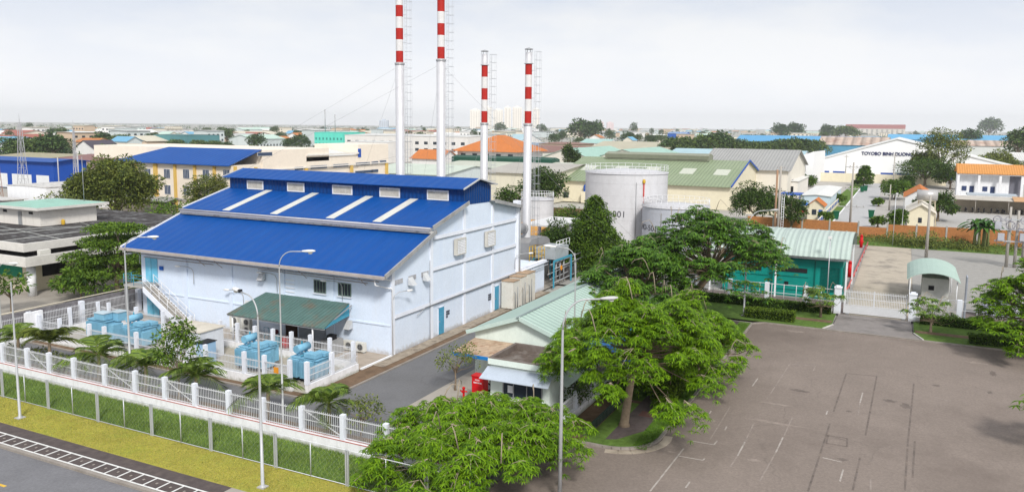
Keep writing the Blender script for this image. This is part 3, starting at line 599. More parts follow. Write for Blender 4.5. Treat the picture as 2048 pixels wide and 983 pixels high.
# boundary wall to the left, running away
pillar_fence('boundary_fence','white barred fence on the left boundary running away behind the transformers',0,61.95,34.2,49.5,[34.3,38.7,43.2,48.8],.4,2.35,pw=.36,hb=2.1)
MB_=MB().box(38.2,61.6,0,39.6,61.86,2.35); tag(MB_.build('gate_pier',FW_),'broad blank white pier in the left boundary fence','pier')
b=MB(); b.box(34,62.35,0,96,62.55,2.35); t_=b.build('boundary_wall',M('mouldy_wall',(.20,.19,.20),.9,.25,scale=2,stain=.9,stcol=(.07,.065,.075),stsc=1.2)); tag(t_,'dark mouldy concrete boundary wall behind the white left fence','wall')
b=MB(); b.tube([(34,62.45,2.45),(40,62.4,2.5),(60,62.45,2.55),(96,62.5,2.6)],.05,6); tag(b.build('boundary_pipe',M('cream_pipe',(.55,.50,.40),.6,.1)),'long thin cream pipe resting on top of the dark left boundary wall','pipe')
# outer chain link fence on the verge
t=thing('chain_link_fence','low chain link fence with thin steel posts standing between the bright and dark grass','fence',(29.6,17,0))
ps=[50.6-2.27*i for i in range(-10,16)]
for i,y in enumerate(ps):
    b=MB()
    if i%2==0: b.box(29.55,y-.10,0,29.62,y-.03,1.85).box(29.55,y+.03,0,29.62,y+.10,1.85)
    else: b.tube([(29.6,y,0),(29.6,y,1.82)],.03,6)
    b.build('post',GALV,t)
b=MB(); b.tube([(29.6,ps[-1],1.82),(29.6,ps[0],1.82)],.022,6); b.tube([(29.6,ps[-1],.06),(29.6,ps[0],.06)],.022,6); b.build('rail',GALV,t)
# diamond wire: thin crossed wires, modelled
b=MB(); ya_,yb_=ps[-1],ps[0]; H=1.7; st=.3
def wire(y0,z0,y1,z1):
    w_=.0022
    b.add([(29.6,y0-w_,z0),(29.6,y0+w_,z0),(29.6,y1+w_,z1),(29.6,y1-w_,z1)],[(0,1,2,3)])
y=ya_
while y<yb_-H:
    wire(y,.08,y+H,1.78); wire(y+H,.08,y,1.78); y+=st
b.build('wire_mesh',GALV,t,fix=False)
# ================================================================== TRANSFORMERS
def transformer(loc,label,rz=0,kind=0):
    t=thing('transformer',label,'transformer',loc,rz,'blue transformers in the fenced compound')
    B=lambda:MB()
    B().box(-.56,-1.1,.15,.56,1.1,1.5).build('tank',TRANS,t,w=False)
    B().box(-.64,-1.18,1.5,.64,1.18,1.56).build('tank_lid',TRANS,t,w=False)
    B().box(-.7,-1.1,0,-.45,1.1,.15).box(.45,-1.1,0,.7,1.1,.15).build('skid',BLACK,t,w=False)
    if kind==0:
        for sx in (-1,1):
            for y0 in (-.95,.15):
                b=MB()
                for k in range(7): yy=y0+k*.13; b.box(.68 if sx>0 else -1.18,yy,.35,1.18 if sx>0 else -.68,yy+.045,1.5)
                b.tube([(sx*.93,y0-.03,1.52),(sx*.93,y0+.88,1.52)],.045,6); b.tube([(sx*.93,y0-.03,.4),(sx*.93,y0+.88,.4)],.045,6); b.tube([(sx*.93,y0+.42,1.45),(sx*.5,y0+.42,1.45)],.05,6); b.build('radiator',TRANS,t,w=False)
        b=MB(); b.tube([(-.5,.75,2.05),(.75,.75,2.05)],.27,16); 
        c=b.build('conservator',TRANS,t,w=False); MB().tube([(.1,.75,2.33),(.1,.75,2.5)],.05,8).build('filler_cap',STEELB,c,w=False)
        MB().box(-.35,.65,1.63,-.25,.85,1.9).box(.45,.65,1.63,.55,.85,1.9).build('bracket',TRANS,t,w=False)
        MB().box(-.6,-1.0,1.63,.1,.0,1.92).build('cable_box',TRANS,t,w=False)
        MB().box(.2,-1.15,1.63,.78,-.2,1.85).build('terminal_box',TRANS,t,w=False)
        MB().tube([(0,.75,1.8),(0,.3,1.7),(0,-.2,1.9)],.05,6).build('pipe',TRANS,t,w=False)
        for s in (-.25,.05): MB().tube([(s,.25,1.63),(s,.25,1.83)],[.07,.04],8).build('bushing',STEELB,t,w=False)
        b=MB()
        for y in (-.7,-.2,.3): b.tube([(-.55,y,1.66),(.6,y+.12,1.70)],.045,6)
        b.build('pipe',STEELB,t,w=False)
        MB().box(-.90,-1.45,.3,-.1,-1.225,1.35).build('control_box',TRANS,t,w=False); MB().box(.0,1.225,.4,.7,1.5,1.4).build('control_box',TRANS,t,w=False)
    else:
        MB().box(-.7,-1.0,1.63,.1,.15,2.15).build('cable_box',TRANS,t,w=False); MB().box(-.75,-1.05,2.15,.15,.2,2.2).build('box_lid',M('pale_lid',(.45,.55,.60),.6,.1,stain=.4),t,w=False)
        MB().box(.15,-1.6,1.45,1.0,-.7,2.15).build('terminal_box',TRANS,t,w=False); MB().box(.1,-1.65,2.15,1.05,-.65,2.2).build('box_lid',M('pale_lid'),t,w=False)
        for sx in (-1,1):
            b=MB()
            for k in range(12): yy=-.95+k*.16; b.box(sx*.76 if sx>0 else -.93,yy,.35,.93 if sx>0 else -.76,yy+.06,1.45)
            b.build('radiator',TRANS,t,w=False)
        MB().box(-.55,-1.9,0,.35,-1.3,1.35).build('side_cabinet',TRANS,t,w=False)
    return t
transformer((41.6,35.9,.05),'blue transformer nearest the road corner, topped by a horizontal oil drum')
transformer((41.8,40.9,.05),'blue transformer between the white cabinet and the corner transformer, with a horizontal oil drum')
transformer((41.9,53.2,.05),'blue oil-drum transformer partly hidden behind the slender young tree and a lamp pole')
transformer((42.0,57.6,.05),'boxy blue transformer at the far left end of the compound, without an oil drum',kind=1)
t=thing('switch_cabinet','large white switchgear cabinet standing between the blue transformers','cabinet',(41.7,46.6,.05))
MB().box(40.7,45.3,.05,42.9,48.6,2.25).build('casing',M('cabinet_white',(.66,.69,.74),.6,.06,stain=.4,streak=True,stcol=(.35,.33,.32)),t)
MB().box(40.6,45.2,2.25,43,46.85,2.32).box(40.6,46.87,2.25,43,48.7,2.32).build('lid',M('cream_lid',(.58,.54,.46),.7,.1,stain=.4,stcol=(.3,.22,.15)),t)
MB().box(40.66,46.9,.15,40.699,46.93,2.2).build('door_seam',GREYP,t)
MB().box(40.2,44.3,.05,41.2,45.2,1.7).build('cable_box',M('pale_blue_box',(.30,.47,.66),.5,.1),t); MB().box(40.1,44.25,1.7,41.3,45.2,1.74).build('hood',BLACK,t)
for v,(x,y) in (('dark grey tank under the front canopy',(47.2,38.5)),):
    t=thing('water_tank','square grey steel tank with a dark pump on top, under the canopy end','tank',(x,y,.08)); MB().box(x-.6,y-.6,.08,x+.6,y+.6,1.15).build('body',M('tank_grey',(.33,.33,.33),.5,.1,stain=.4),t); MB().box(x-.3,y-.3,1.15,x+.2,y+.3,1.5).build('pump',BLACK,t)
for k,(x,y,c,nm) in enumerate(((46.6,42.6,REDP,'red'),(46.6,43.4,STEELB,'blue'),(47.6,44.6,M('dark_red_drum',(.16,.02,.02),.5,.1),'dark red'))):
    t=thing('oil_drum',f'{nm} steel drum standing under the green canopy','drum',(x,y,.08)); MB().lathe((x,y,.08),[(.001,0),(.29,0),(.29,.28),(.305,.3),(.29,.32),(.29,.58),(.305,.6),(.29,.62),(.29,.88)],16).build('body',c,t); MB().lathe((x,y,.96),[(.27,-.02),(.001,-.02)],16).build('lid',c,t)
t=thing('hand_trolley','thin blue tubular trolley frame standing near the green canopy','trolley',(46.4,44.3,.08)); b=MB()
for y in (44.1,44.6): b.tube([(46.4,y,.1),(46.4,y,1.5)],.02,6)
for z in (.4,.9,1.5): b.tube([(46.4,44.1,z),(46.4,44.6,z)],.02,6)
b.build('frame',STEELB,t); MB().box(46.3,44.05,.1,46.75,44.65,.13).build('plate',STEELB,t)
# ================================================================== STREET LAMPS
HEADM=M('lamp_head_grey',(.50,.50,.50),.45,.06); LENS=M('lamp_lens',(.75,.75,.72),.25,0.)
def street_lamp(loc,h,dirv,reach,label,group='street lamps around the plant',rise=.9,sc=1.0,collar=False,head=None,blk=False):
    t=thing('street_lamp',label,'street lamp',loc,0,group); d=Vector((dirv[0],dirv[1],0)).normalized()
    b=MB(); b.lathe((0,0,0),[(.15,0),(.15,.04),(.09,.12),(.085*sc,.12),(.062*sc,h*.5),(.042*sc,h-rise)],12)
    b.build('pole',LAMPP,t,w=False)
    MB().box(-.2,-.2,-.02,.2,.2,.06).build('base_plate',CONC,t,w=False)
    pts=[]
    for k in range(9):
        a=PI/2*k/8; pts.append(Vector((0,0,h-rise))+d*(reach*.55*(1-math.cos(a)))+Vector((0,0,rise*math.sin(a))))
    pts.append(pts[-1]+d*reach*.35+Vector((0,0,.02)))
    MB().tube(pts,.034*sc,8).build('arm',LAMPP,t,w=False)
    q=pts[-1]; b=MB(); sd_=d.cross(Vector((0,0,1)))
    prof=[(0,.06,.05),(.1,.09,.06),(.35,.13,.085),(.6,.12,.075),(.76,.05,.035)]; n=10; vs=[];fs=[]
    for (u,wd,hh) in prof:
        for k in range(n):
            a=2*PI*k/n; vs.append(q+d*(u*1.05)+sd_*math.cos(a)*wd*1.15+Vector((0,0,math.sin(a)*hh+.02+u*.06)))
    for i in range(len(prof)-1):
        for k in range(n): fs.append((i*n+k,i*n+(k+1)%n,(i+1)*n+(k+1)%n,(i+1)*n+k))
    fs.append(tuple(range(n))); fs.append(tuple(range((len(prof)-1)*n,len(prof)*n)))
    b.add(vs,fs,True); hd=b.build('lamp_head',head or HEADM,t,w=False)
    b=MB(); c_=q+d*.5+Vector((0,0,-.045)); b.lathe((c_.x,c_.y,c_.z),[(.13,.0),(.11,-.05),(.05,-.08),(.001,-.085)],12); b.build('lens',LENS,hd,w=False)
    if blk: p0=q+d*.05; MB().cbox((p0.x,p0.y,p0.z+.03),(.16,.16,.14)).build('ballast_box',BLACK,hd,w=False)
    if collar: MB().lathe((0,0,3.6),[(.13,0),(.13,.5)],10).build('collar',BLACK,t,w=False)
    return t
LH=M('lamp_white')
street_lamp((27.6,26.9,0),9.35,(.35,1),1.9,'tall lamp on the bright grass verge, arm bent left, black box at its head',blk=True,head=LH)
street_lamp((34.2,31.6,0),10.3,(.25,-1),1.6,'lamp behind the front fence before the corner transformers, arm bent to the right',sc=.8,head=LH)
street_lamp((34.2,44.5,0),10.2,(.25,-1),1.9,'lamp before the left end of the plant hall, arm reaching over the blue roof',head=LH)
street_lamp((34.2,58.1,0),7.3,(.2,-1),1.2,'lamp at the far left picture edge by the boundary fence corner',sc=.8,head=LH)
street_lamp((33.0,13.6,-.1),9.75,(.55,-1),1.9,'thick foreground lamp rising through the bushy tree by the parking area',sc=1.25,rise=1.4)
street_lamp((46.1,18.2,0),9.9,(-.3,1),1.4,'thin lamp standing behind the mint roofed hall eave, arm bent to the left',sc=.8,head=LH)
street_lamp((75.3,12.7,0),9.9,(.7,-1),2.4,'cream lamp between the big dark trees and the teal power unit',rise=1.6)
q=G(1660,590); 
t=thing('flood_light','thin galvanised pole with a small white floodlight in front of the teal power unit','floodlight',(84.5,6.2,0)); MB().tube([(84.5,6.2,0),(84.5,6.2,6.6)],.045,8).build('pole',GALV,t); MB().box(84.35,6.05,6.6,84.65,6.4,6.85).build('lamp_head',LH,t)
t=thing('flood_light','slim grey pole standing at the corner of the weedy ground before the orange wall','floodlight',(128,.9,0)); q=G(1785,492); t.location=(q[0],q[1],0); t['_o']=tuple(t.location)
MB().tube([(q[0],q[1],0),(q[0],q[1],8)],.05,8).build('pole',GALV,t); MB().box(q[0]-.15,q[1]-.3,7.9,q[0]+.1,q[1],8.05).build('lamp_head',LH,t)
t=thing('flag_pole','plain thin grey pole on the bright grass verge at far left','pole',(27.85,46.1,0)); MB().lathe((27.85,46.1,0),[(.17,0),(.17,.05),(.08,.15),(.035,8.2)],10).build('shaft',LAMPP,t); MB().box(27.62,45.87,-.02,28.08,46.33,.05).build('base_plate',CONC,t)
# ================================================================== MINT HALL, GUARD HOUSE
T=thing('mint_hall','long low hall with a pale mint green roof beside the inner road','hall',(48,19,0))
MB().prism([(19.3,0),(26.5,0),(26.5,3.15),(22.9,4.40),(19.3,3.15)],0,48.1,70).build('wall',MINTW,T)
b=MB(); b.slab((47.7,26.95,3.12),(70.4,26.95,3.12),(70.4,22.9,4.55),(47.7,22.9,4.55),.06); b.slab((47.7,18.9,3.12),(70.4,18.9,3.12),(70.4,22.9,4.55),(47.7,22.9,4.55),.06); b.build('roof',MINT,T)
b=MB(); b.bar((47.5,22.93,4.58),(70.4,22.93,4.58),.16,.05); b.build('ridge_cap',M('ridge_grey',(.22,.27,.27),.6,.15),T)
b=MB(); b.bar((47.66,26.98,3.05),(47.66,22.9,4.48),.06,.28); b.bar((47.66,18.9,3.05),(47.66,22.9,4.48),.06,.28); b.build('verge_board',PALEM,T)
b=MB(); b.slab((45.6,26.9,2.15),(48.05,26.5,2.6),(48.05,23.0,2.6),(45.6,23.0,2.15),.04); cn=b.build('canopy',RUSTY,T)
MB().box(45.5,23.0,1.95,45.58,26.95,2.17).build('fascia',M('fascia_blue',(.02,.20,.55),.5,.05),cn)
MB().box(45.9,26.2,0,46.4,26.8,1.0).build('bin_box',STEELB,T) if False else None
# guard house
T=thing('guard_house','small pale green guard house with a flat tarred roof and sheet awnings','guard house',(42.4,18.4,0))
gx0,gy0,gx1,gy1=42.3,18.2,45.9,22.2
MB().box(gx0,gy0,0,gx1,gy1,2.85).build('wall',MINTW,T)
b=MB()
for a_ in ((gx0-.12,gy0-.12,gx0+.1,gy1+.12),(gx1-.1,gy0-.12,gx1+.12,gy1+.12),(gx0+.101,gy0-.12,gx1-.101,gy0+.1),(gx0+.101,gy1-.1,gx1-.101,gy1+.12)): b.box(a_[0],a_[1],2.86,a_[2],a_[3],3.3)
b.build('parapet',M('mossy_parapet',(.16,.13,.115),.9,.2,scale=3,stain=.3,stcol=(.33,.32,.29)),T)
b=MB(); b.box(gx0-.15,gy0-.12,2.9,gx0-.121,gy1+.12,3.26); b.box(gx0-.12,gy0-.15,2.9,gx1+.1,gy0-.121,3.26); b.build('parapet_face',MINTW,T)
MB().box(gx0+.1,gy0+.1,2.851,gx1-.1,gy1-.1,2.93).build('flat_roof',M('tar_roof',(.12,.095,.08),.95,.3,scale=4,stain=.5,stcol=(.38,.36,.33),stsc=.9),T)
b=MB(); b.slab((gx0-.95,gy0-.3,2.25),(gx0,gy0-.2,2.72),(gx0,gy1+.2,2.72),(gx0-.95,gy1+.3,2.2),.04); b.build('awning',M('pale_blue_sheet',(.48,.54,.62),.4,.06,metal=.2),T)
b=MB(); b.slab((gx0,gy0-1.1,2.2),(gx1,gy0-1.1,2.2),(gx1,gy0,2.72),(gx0,gy0,2.72),.04); b.build('awning',PALEM,T)
b=MB(); y0,y1=gy0+.5,gy1-.9
for yy in (y0,(y0+y1)/2-.3,(y0+y1)/2+.6,y1): b.box(gx0-.06,yy-.03,1.0,gx0-.002,yy+.03,2.0)
b.box(gx0-.06,y0,2.0,gx0-.002,y1,2.06); b.box(gx0-.06,y0,.94,gx0-.002,y1,1.0); wf=b.build('window',GREYP,T); MB().box(gx0-.02,y0,1.0,gx0-.003,y1,2.0).build('pane',GLASS,wf)
MB().box(gx0-.03,y1-.65,1.25,gx0-.021,y1-.3,1.7).build('notice',WHITE,wf)
MB().box(gx0-.15,y0-.15,.8,gx0-.001,y1+.15,.9).build('sill',WHITE,T)
t=thing('fire_hose_cabinet','tall bright red fire cabinet beside the guard house','cabinet',(42.9,23.3,0),0)
MB().box(42.7,22.9,.1,43.3,23.75,1.75).build('casing',REDP,t); MB().box(42.65,22.85,1.75,43.35,23.8,1.8).build('lid',REDP,t); MB().box(42.75,22.95,0,43.25,23.7,.1).build('plinth',CONC,t)
MB().box(42.68,22.93,.15,42.699,23.72,1.7).build('door',M('red_door',(.58,.015,.02),.35,.05),t)
text_mesh('FIRE HOSE',.13,WHITE,'lettering',t,(42.675,23.62,1.32),ROT_X,.004); text_mesh('PCCC',.12,WHITE,'lettering',t,(42.675,23.5,1.5),ROT_X,.004)
t=thing('fire_hydrant','red standing fire hydrant with side outlets left of the red cabinet','hydrant',(42.8,24.4,0))
MB().lathe((42.8,24.4,0),[(.12,0),(.12,.05),(.07,.08),(.07,.75),(.1,.78),(.1,.85),(.03,.95),(.001,.95)],12).build('barrel',REDP,t); MB().tube([(42.8,24.15,.62),(42.8,24.65,.62)],.05,8).build('outlet',REDP,t); MB().tube([(42.6,24.4,.62),(42.8,24.4,.62)],.06,8).build('outlet',REDP,t)
for i,(x,y) in enumerate(((44.3,23.2),(45.0,23.5))):
    pass
# motorcycle prototype
def motorcycle(loc,rz,label,col,group=None):
    t=thing('motorcycle',label,'motorcycle',loc,rz,group); BL=BLACK
    for x in (-.62,.62):
        b=MB(); b.lathe((0,0,0),[(.20,-.04),(.29,-.05),(.31,0),(.29,.05),(.20,.04),(.20,-.04)],18); b.v=[(v[0]+x,v[2],v[1]+.31) for v in b.v]; w_=b.build('wheel',BL,t,w=False)
        b=MB(); b.lathe((0,0,0),[(.001,.02),(.19,.02),(.19,-.02),(.001,-.02)],12); b.v=[(v[0]+x,v[2],v[1]+.31) for v in b.v]; b.build('rim',GREYP,w_,w=False)
    b=MB(); b.prism([(-.62,.62),(-.3,.45),(.1,.40),(.32,.55),(.45,.95),(.36,1.0),(.2,.62),(-.05,.68),(-.75,.78)],1,-.12,.12); b.build('body',col,t,w=False)
    b=MB(); b.prism([(-.7,.79),(-.05,.69),(0,.76),(-.65,.87)],1,-.13,.13); b.build('seat',BL,t,w=False)
    b=MB(); b.tube([(.62,0,.31),(.42,0,1.0)],.035,6); b.tube([(.36,-.33,1.02),(.42,0,1.0),(.36,.33,1.02)],.022,6); b.build('handlebar',GREYP,t,w=False)
    b=MB(); b.cbox((.50,0,.92),(.12,.18,.16)); b.build('headlight',LENS,t,w=False)
    for s in (-.3,.3): MB().tube([(.36,s,1.02),(.36,s,1.2)],.012,5).cbox((.36,s,1.22),(.03,.1,.07)).build('mirror',BL,t,w=False)
    MB().tube([(-.1,-.14,.3),(-.75,-.16,.36)],.04,6).build('exhaust',GREYP,t,w=False)
    return t
motorcycle((44.9,23.2,0),R(75),'black motorcycle parked between the red fire cabinet and the mint hall',M('scooter_dark',(.04,.04,.05),.3,.0))
# blue canopy under the big tree and white low wall
t=thing('blue_canopy','blue sheet canopy half hidden under the big foreground tree','canopy',(49,16,0)); MB().slab((47.6,14.9,2.6),(55,14.9,2.6),(55,18.8,3.05),(47.6,18.8,3.05),.05).build('roof',M('canopy_blue',(.03,.22,.60),.4,.06),t)
for p in ((47.8,15.1),(54.8,15.1),(51.3,15.1)): MB().tube([(*p,0),(*p,2.6)],.05,8).build('post',WHITE,t)
b=MB(); b.slab((54.6,12.9,1.9),(60.5,12.9,1.9),(60.5,14.8,2.5),(54.6,14.8,2.5),.05); t=thing('sheet_awning','strip of pale corrugated sheet awning seen beside the big tree trunk','awning',(54.6,12.9,0)); b.build('sheet',PALEM,t)
for p in ((54.8,13.1),(60.3,13.1)): MB().tube([(*p,0),(*p,1.9)],.04,8).build('post',WHITE,t)
pillar_fence('island_fence','short white wall and railing behind the big tree',0,17.0,41,50,[43.5,46.5],.5,1.6,pw=.22)
t=thing('ditch_fence','low dark green railing along the ditch behind the island tree','fence',(40.8,15.2,0)); b=MB()
for x in np.arange(40.9,48.2,.25): b.box(x,15.22,0,x+.03,15.26,.55)
b.box(40.9,15.2,.52,48.2,15.28,.57); b.build('rail',M('dark_green_paint',(.03,.06,.045),.6,.1),t); MB().box(40.9,15.3,-.05,48.2,15.5,.35).build('ditch_wall',M('ditch_concrete',(.10,.10,.09),.9,.2,stain=.4),t)
# ================================================================== CHIMNEYS
def chimney(loc,rad,zj,bands,H,label,cap,bt,guy=()):
    t=thing('chimney',label,'chimney',loc,0,'red and white banded steel chimneys'); r2=rad*.82
    MB().lathe((0,0,0),[(rad,0),(rad,zj),(r2,zj+.05)],28).build('lower_shaft',SILV,t,w=False)
    MB().lathe((0,0,zj),[(rad*1.12,-.2),(rad*1.12,0),(r2,.02)],28).build('joint_ring',GREYP,t,w=False)
    z=zj+.051; k=0
    while z<H-(1.6 if cap else 0)-.05:
        z1=min(z+bt,H-(1.6 if cap else 0)); MB().lathe((0,0,0),[(r2,z),(r2,z1)],28).build('red_band' if k%2==0 else 'white_band',RED if k%2==0 else M('chimney_white',(.70,.69,.68),.5,.06,stain=.3,streak=True,stcol=(.5,.48,.45)),t,w=False); z=z1; k+=1
    if cap:
        MB().lathe((0,0,0),[(r2,z),(r2*1.35,z+.02),(r2*1.35,z+.10),(r2,z+.12),(r2,H-.35)],28).build('top_section',SILV,t,w=False)
        b=MB(); b.lathe((0,0,H),[(r2*1.25,-.02),(r2*1.25,.03),(.001,.18)],20)
        for k in range(6): a=k*PI/3; b.tube([(r2*.95*math.cos(a),r2*.95*math.sin(a),H-.4),(r2*.95*math.cos(a),r2*.95*math.sin(a),H)],.02,4)
        b.build('rain_cap',GREYP,t,w=False)
    else: MB().lathe((0,0,0),[(r2,z),(r2*1.1,z+.02),(r2*1.1,z+.2)],28).build('top_section',SILV,t,w=False)
    # caged ladder on the right-hand side (towards -Y)
    b=MB(); lx=0.0; y=-rad-.35
    for s in (-.2,.2): b.tube([(s,y,1.5),(s,y,H-.4)],.022,4)
    z=1.5
    while z<H-.4: b.tube([(-.2,y,z),(.2,y,z)],.014,4); z+=.4
    z=2.5
    while z<H-.4: b.tube([(0,-r2,z),(0,y,z)],.02,4); z+=3
    b.build('ladder',GALV,t,w=False)
    b=MB(); z=3.0
    while z<H-.3:
        b.tube([(-.3,y,z),(-.38,y-.35,z),(-.2,y-.65,z),(.2,y-.65,z),(.38,y-.35,z),(.3,y,z)],.016,4); z+=.9
    for p in ((-.38,y-.35),(-.2,y-.65),(.2,y-.65),(.38,y-.35)): b.tube([(*p,3.0),(*p,H-.3)],.012,4)
    b.build('ladder_cage',GALV,t,w=False)
    for g in guy:
        MB().tube([(0,0,g[3]),(g[0]-loc[0],g[1]-loc[1],g[2])],.011,4).build('guy_wire',GREYP,t,w=False)
    return t
chimney((75.5,51.4,0),.50,24.3,0,34.5,'left one of the two tallest chimneys, its top out of the picture',False,1.24,guy=((62,70,10,24),(90,70,5,24),(62,60,10.7,14)))
chimney((75.0,45.7,0),.49,24.5,0,34.8,'right one of the two tallest chimneys, its top out of the picture',False,1.24,guy=((90,30,3,24),(60,66,10,24),(95,62,3,24)))
chimney((82,44.1,0),.44,17.75,0,25.9,'thinner capped chimney, left of the two shorter ones',True,1.30,guy=((70,40,9.6,17),(100,52,3,17)))
chimney((80.5,37.8,0),.46,17.7,0,25.8,'capped chimney nearest the plant gable, with a white ladder cage down to the ground',True,1.32,guy=((98,50,3,17),(95,28,2,17)))
# ================================================================== PLANT YARD EQUIPMENT
t=thing('exhaust_silencer','big round-backed grey silencer tank behind the plant gable','silencer',(80,38,0)); b=MB()
pr=[(0,0)]+[(2.9*math.cos(R(a)),2.9*math.sin(R(a))) for a in range(0,181,15)]
vs=[(36.6,2.0)]+[(38.6+2.0*math.sin(R(a))*1.0-1.0*0,4.1+ .75*math.sin(R(a))*0) for a in ()]
b.prism([(78.2,1.7),(84.1,1.7),(84.1,3.9),(83.8,4.5),(83,4.9),(82,5.05),(78.9,5.05),(78.2,4.7)],1,36.4,42.5); b.build('body',M('silencer_grey',(.27,.27,.275),.6,.08,stain=.3,stcol=(.18,.17,.17)),t)
MB().box(78.2,36.6,0,84.0,42.3,1.7).build('plinth',CONC,t)
MB().tube([(72.5,38,6.0),(79.8,37.9,6.1)],.55,16).tube([(79.5,37.9,6.1),(79.85,37.9,6.1)],.62,16).build('duct',M('duct_grey',(.36,.36,.37),.5,.08,stain=.3),t)
t=thing('skid_unit','grey pump skid with pipework and blue legs at the end of the plant annex','pump skid',(80,34.5,0))
b=MB(); b.box(79.0,33.6,3.0,82.8,36,4.2); b.build('vessel',M('skid_grey',(.36,.39,.41),.5,.1,stain=.3),t)
b=MB()
for x in (78.2,83.2):
    for y in (33.4,36): b.bar((x,y,0),(x,y,3.0),.14)
b.bar((78.2,33.4,2.95),(83.2,33.4,2.95),.12,.2); b.bar((78.2,36,2.95),(83.2,36,2.95),.12,.2); b.build('frame',STEELB,t)
b=MB()
for i,z in enumerate((.5,.9,1.4,2.0,2.5)): b.tube([(78.4,33.6+.3*(i%3),z),(87.5,33.6+.3*(i%3),z+.1)],.07,8)
for x in (79.5,80.6,81.7,83.5,85): b.tube([(x,33.7,.2),(x,33.7,2.9)],.08,8)
b.build('pipe',GREYP,t)
b=MB(); b.box(83.5,33.8,.2,86.8,36,1.3); b.build('pump_base',M('dark_machine',(.10,.09,.09),.6,.2),t)
b=MB()
for k in range(5): b.tube([(79,33.5+.0*k,4.2),(79,33.5,5.0)],.03,5) if k==0 else b.tube([(79+k*.95,33.5,4.2),(79+k*.95,33.5,5.0)],.03,5)
b.tube([(79,33.5,5.0),(82.8,33.5,5.0)],.03,5); b.tube([(79,33.5,4.6),(82.8,33.5,4.6)],.03,5); b.build('handrail',WHITE,t)
MB().tube([(80,33.3,2.0),(80,33.25,2.0)],.28,10).build('valve_wheel',M('orange_plate'),t)
t=thing('valve_stand','yellow tubular valve platform between the silencer and the skid','platform',(77.6,35,0)); b=MB()
for x in (76.6,77.4,78.1):
    for y in (34.5,35.6): b.tube([(x,y,3.0),(x,y,4.6)],.04,5)
for z in (3.6,4.1,4.6): b.tube([(76.6,34.5,z),(78.1,34.5,z),(78.1,35.6,z),(76.6,35.6,z),(76.6,34.5,z)],.04,5)
b.build('frame',M('safety_yellow',(.55,.35,.04),.5,.1),t)
for i,(xa,xb_,h,lb) in enumerate(((66.6,68.0,2.75,'rust-streaked cream cabinet nearest the blue door on the gable side'),(68.3,69.5,2.9,'middle rust-streaked cream cabinet against the gable'),(69.8,71.6,3.0,'farthest rust-streaked cream cabinet with pipes against the gable'))):
    t=thing('utility_cabinet',lb,'cabinet',(xa,33,0),group='cream utility cabinets against the gable'); MB().box(xa,32.6,.15,xb_,33.85,h).build('casing',M('rusty_cream',(.68,.66,.60),.6,.05,stain=.5,stcol=(.46,.36,.25),stsc=1.1),t)
    MB().box(xa-.05,32.55,h,xb_+.05,33.88,h+.06).build('lid',M('rust_lid',(.38,.27,.18),.7,.25),t)
    b=MB(); b.tube([(xa+.3,32.5,.1),(xa+.3,32.5,h*.6),(xa+.3,32.6,h*.65)],.04,6); b.tube([(xa+.8,32.5,.1),(xa+.8,32.5,h*.8)],.04,6); b.build('pipe',GREYP,t)
t=thing('pipe_shelter','open shelter with a flat white roof over dark machinery in the plant yard','shelter',(97,42,0))
MB().box(90,38.0,5.0,99.5,43,5.2).build('roof',M('shelter_roof',(.62,.62,.62),.6,.08),t)
for x in (91,95,98.8):
    for y in (38.3,42.7): MB().box(x-.16,y-.16,0,x+.16,y+.16,5.0).build('post',M('post_lilac',(.52,.50,.60),.6,.06),t)
t=thing('generator_set','dark machine set standing inside the open plant yard shelter','generator',(95,40.5,0)); MB().box(92.2,39.3,.1,97.8,41.8,1.7).build('base',M('dark_machine'),t); MB().box(93,39.6,1.7,97,41.5,2.4).build('hood',GREYP,t)
t=thing('orange_tank','squat orange-roofed drum beyond the open plant yard shelter','tank',(101,46.5,0)); MB().lathe((101,46.5,0),[(2.6,0),(2.6,3.6),(.2,4.4),(.001,4.4)],24).build('body',M('tan_orange',(.52,.28,.08),.7,.12),t)
t=thing('white_column_tank','white upright cylinder with a small lamp in the plant yard','tank',(92.5,37.0,0)); MB().lathe((92.5,37,0),[(.38,1.6),(.38,4.0),(.001,4.1)],20).build('body',WHITE,t); MB().box(92.2,36.7,0,92.8,37.3,1.6).build('stand',GREYP,t)
street_lamp((93.6,36.2,0),7.2,(.5,-.7),.7,'short white lamp beside the white upright cylinder in the plant yard',sc=.7,head=LH)
b=MB(); t=thing('yard_railing','white pipe railings around the plant yard basin','railing',(86,36,0))
for x in np.arange(84.5,92,1.5): b.tube([(x,35,0),(x,35,1.2)],.03,5)
for z in (.6,1.2): b.tube([(84.5,35,z),(92,35,z)],.03,5); b.tube([(84.5,43,z+1),(92,43,z+1)],.03,5)
b.build('rail',WHITE,t)
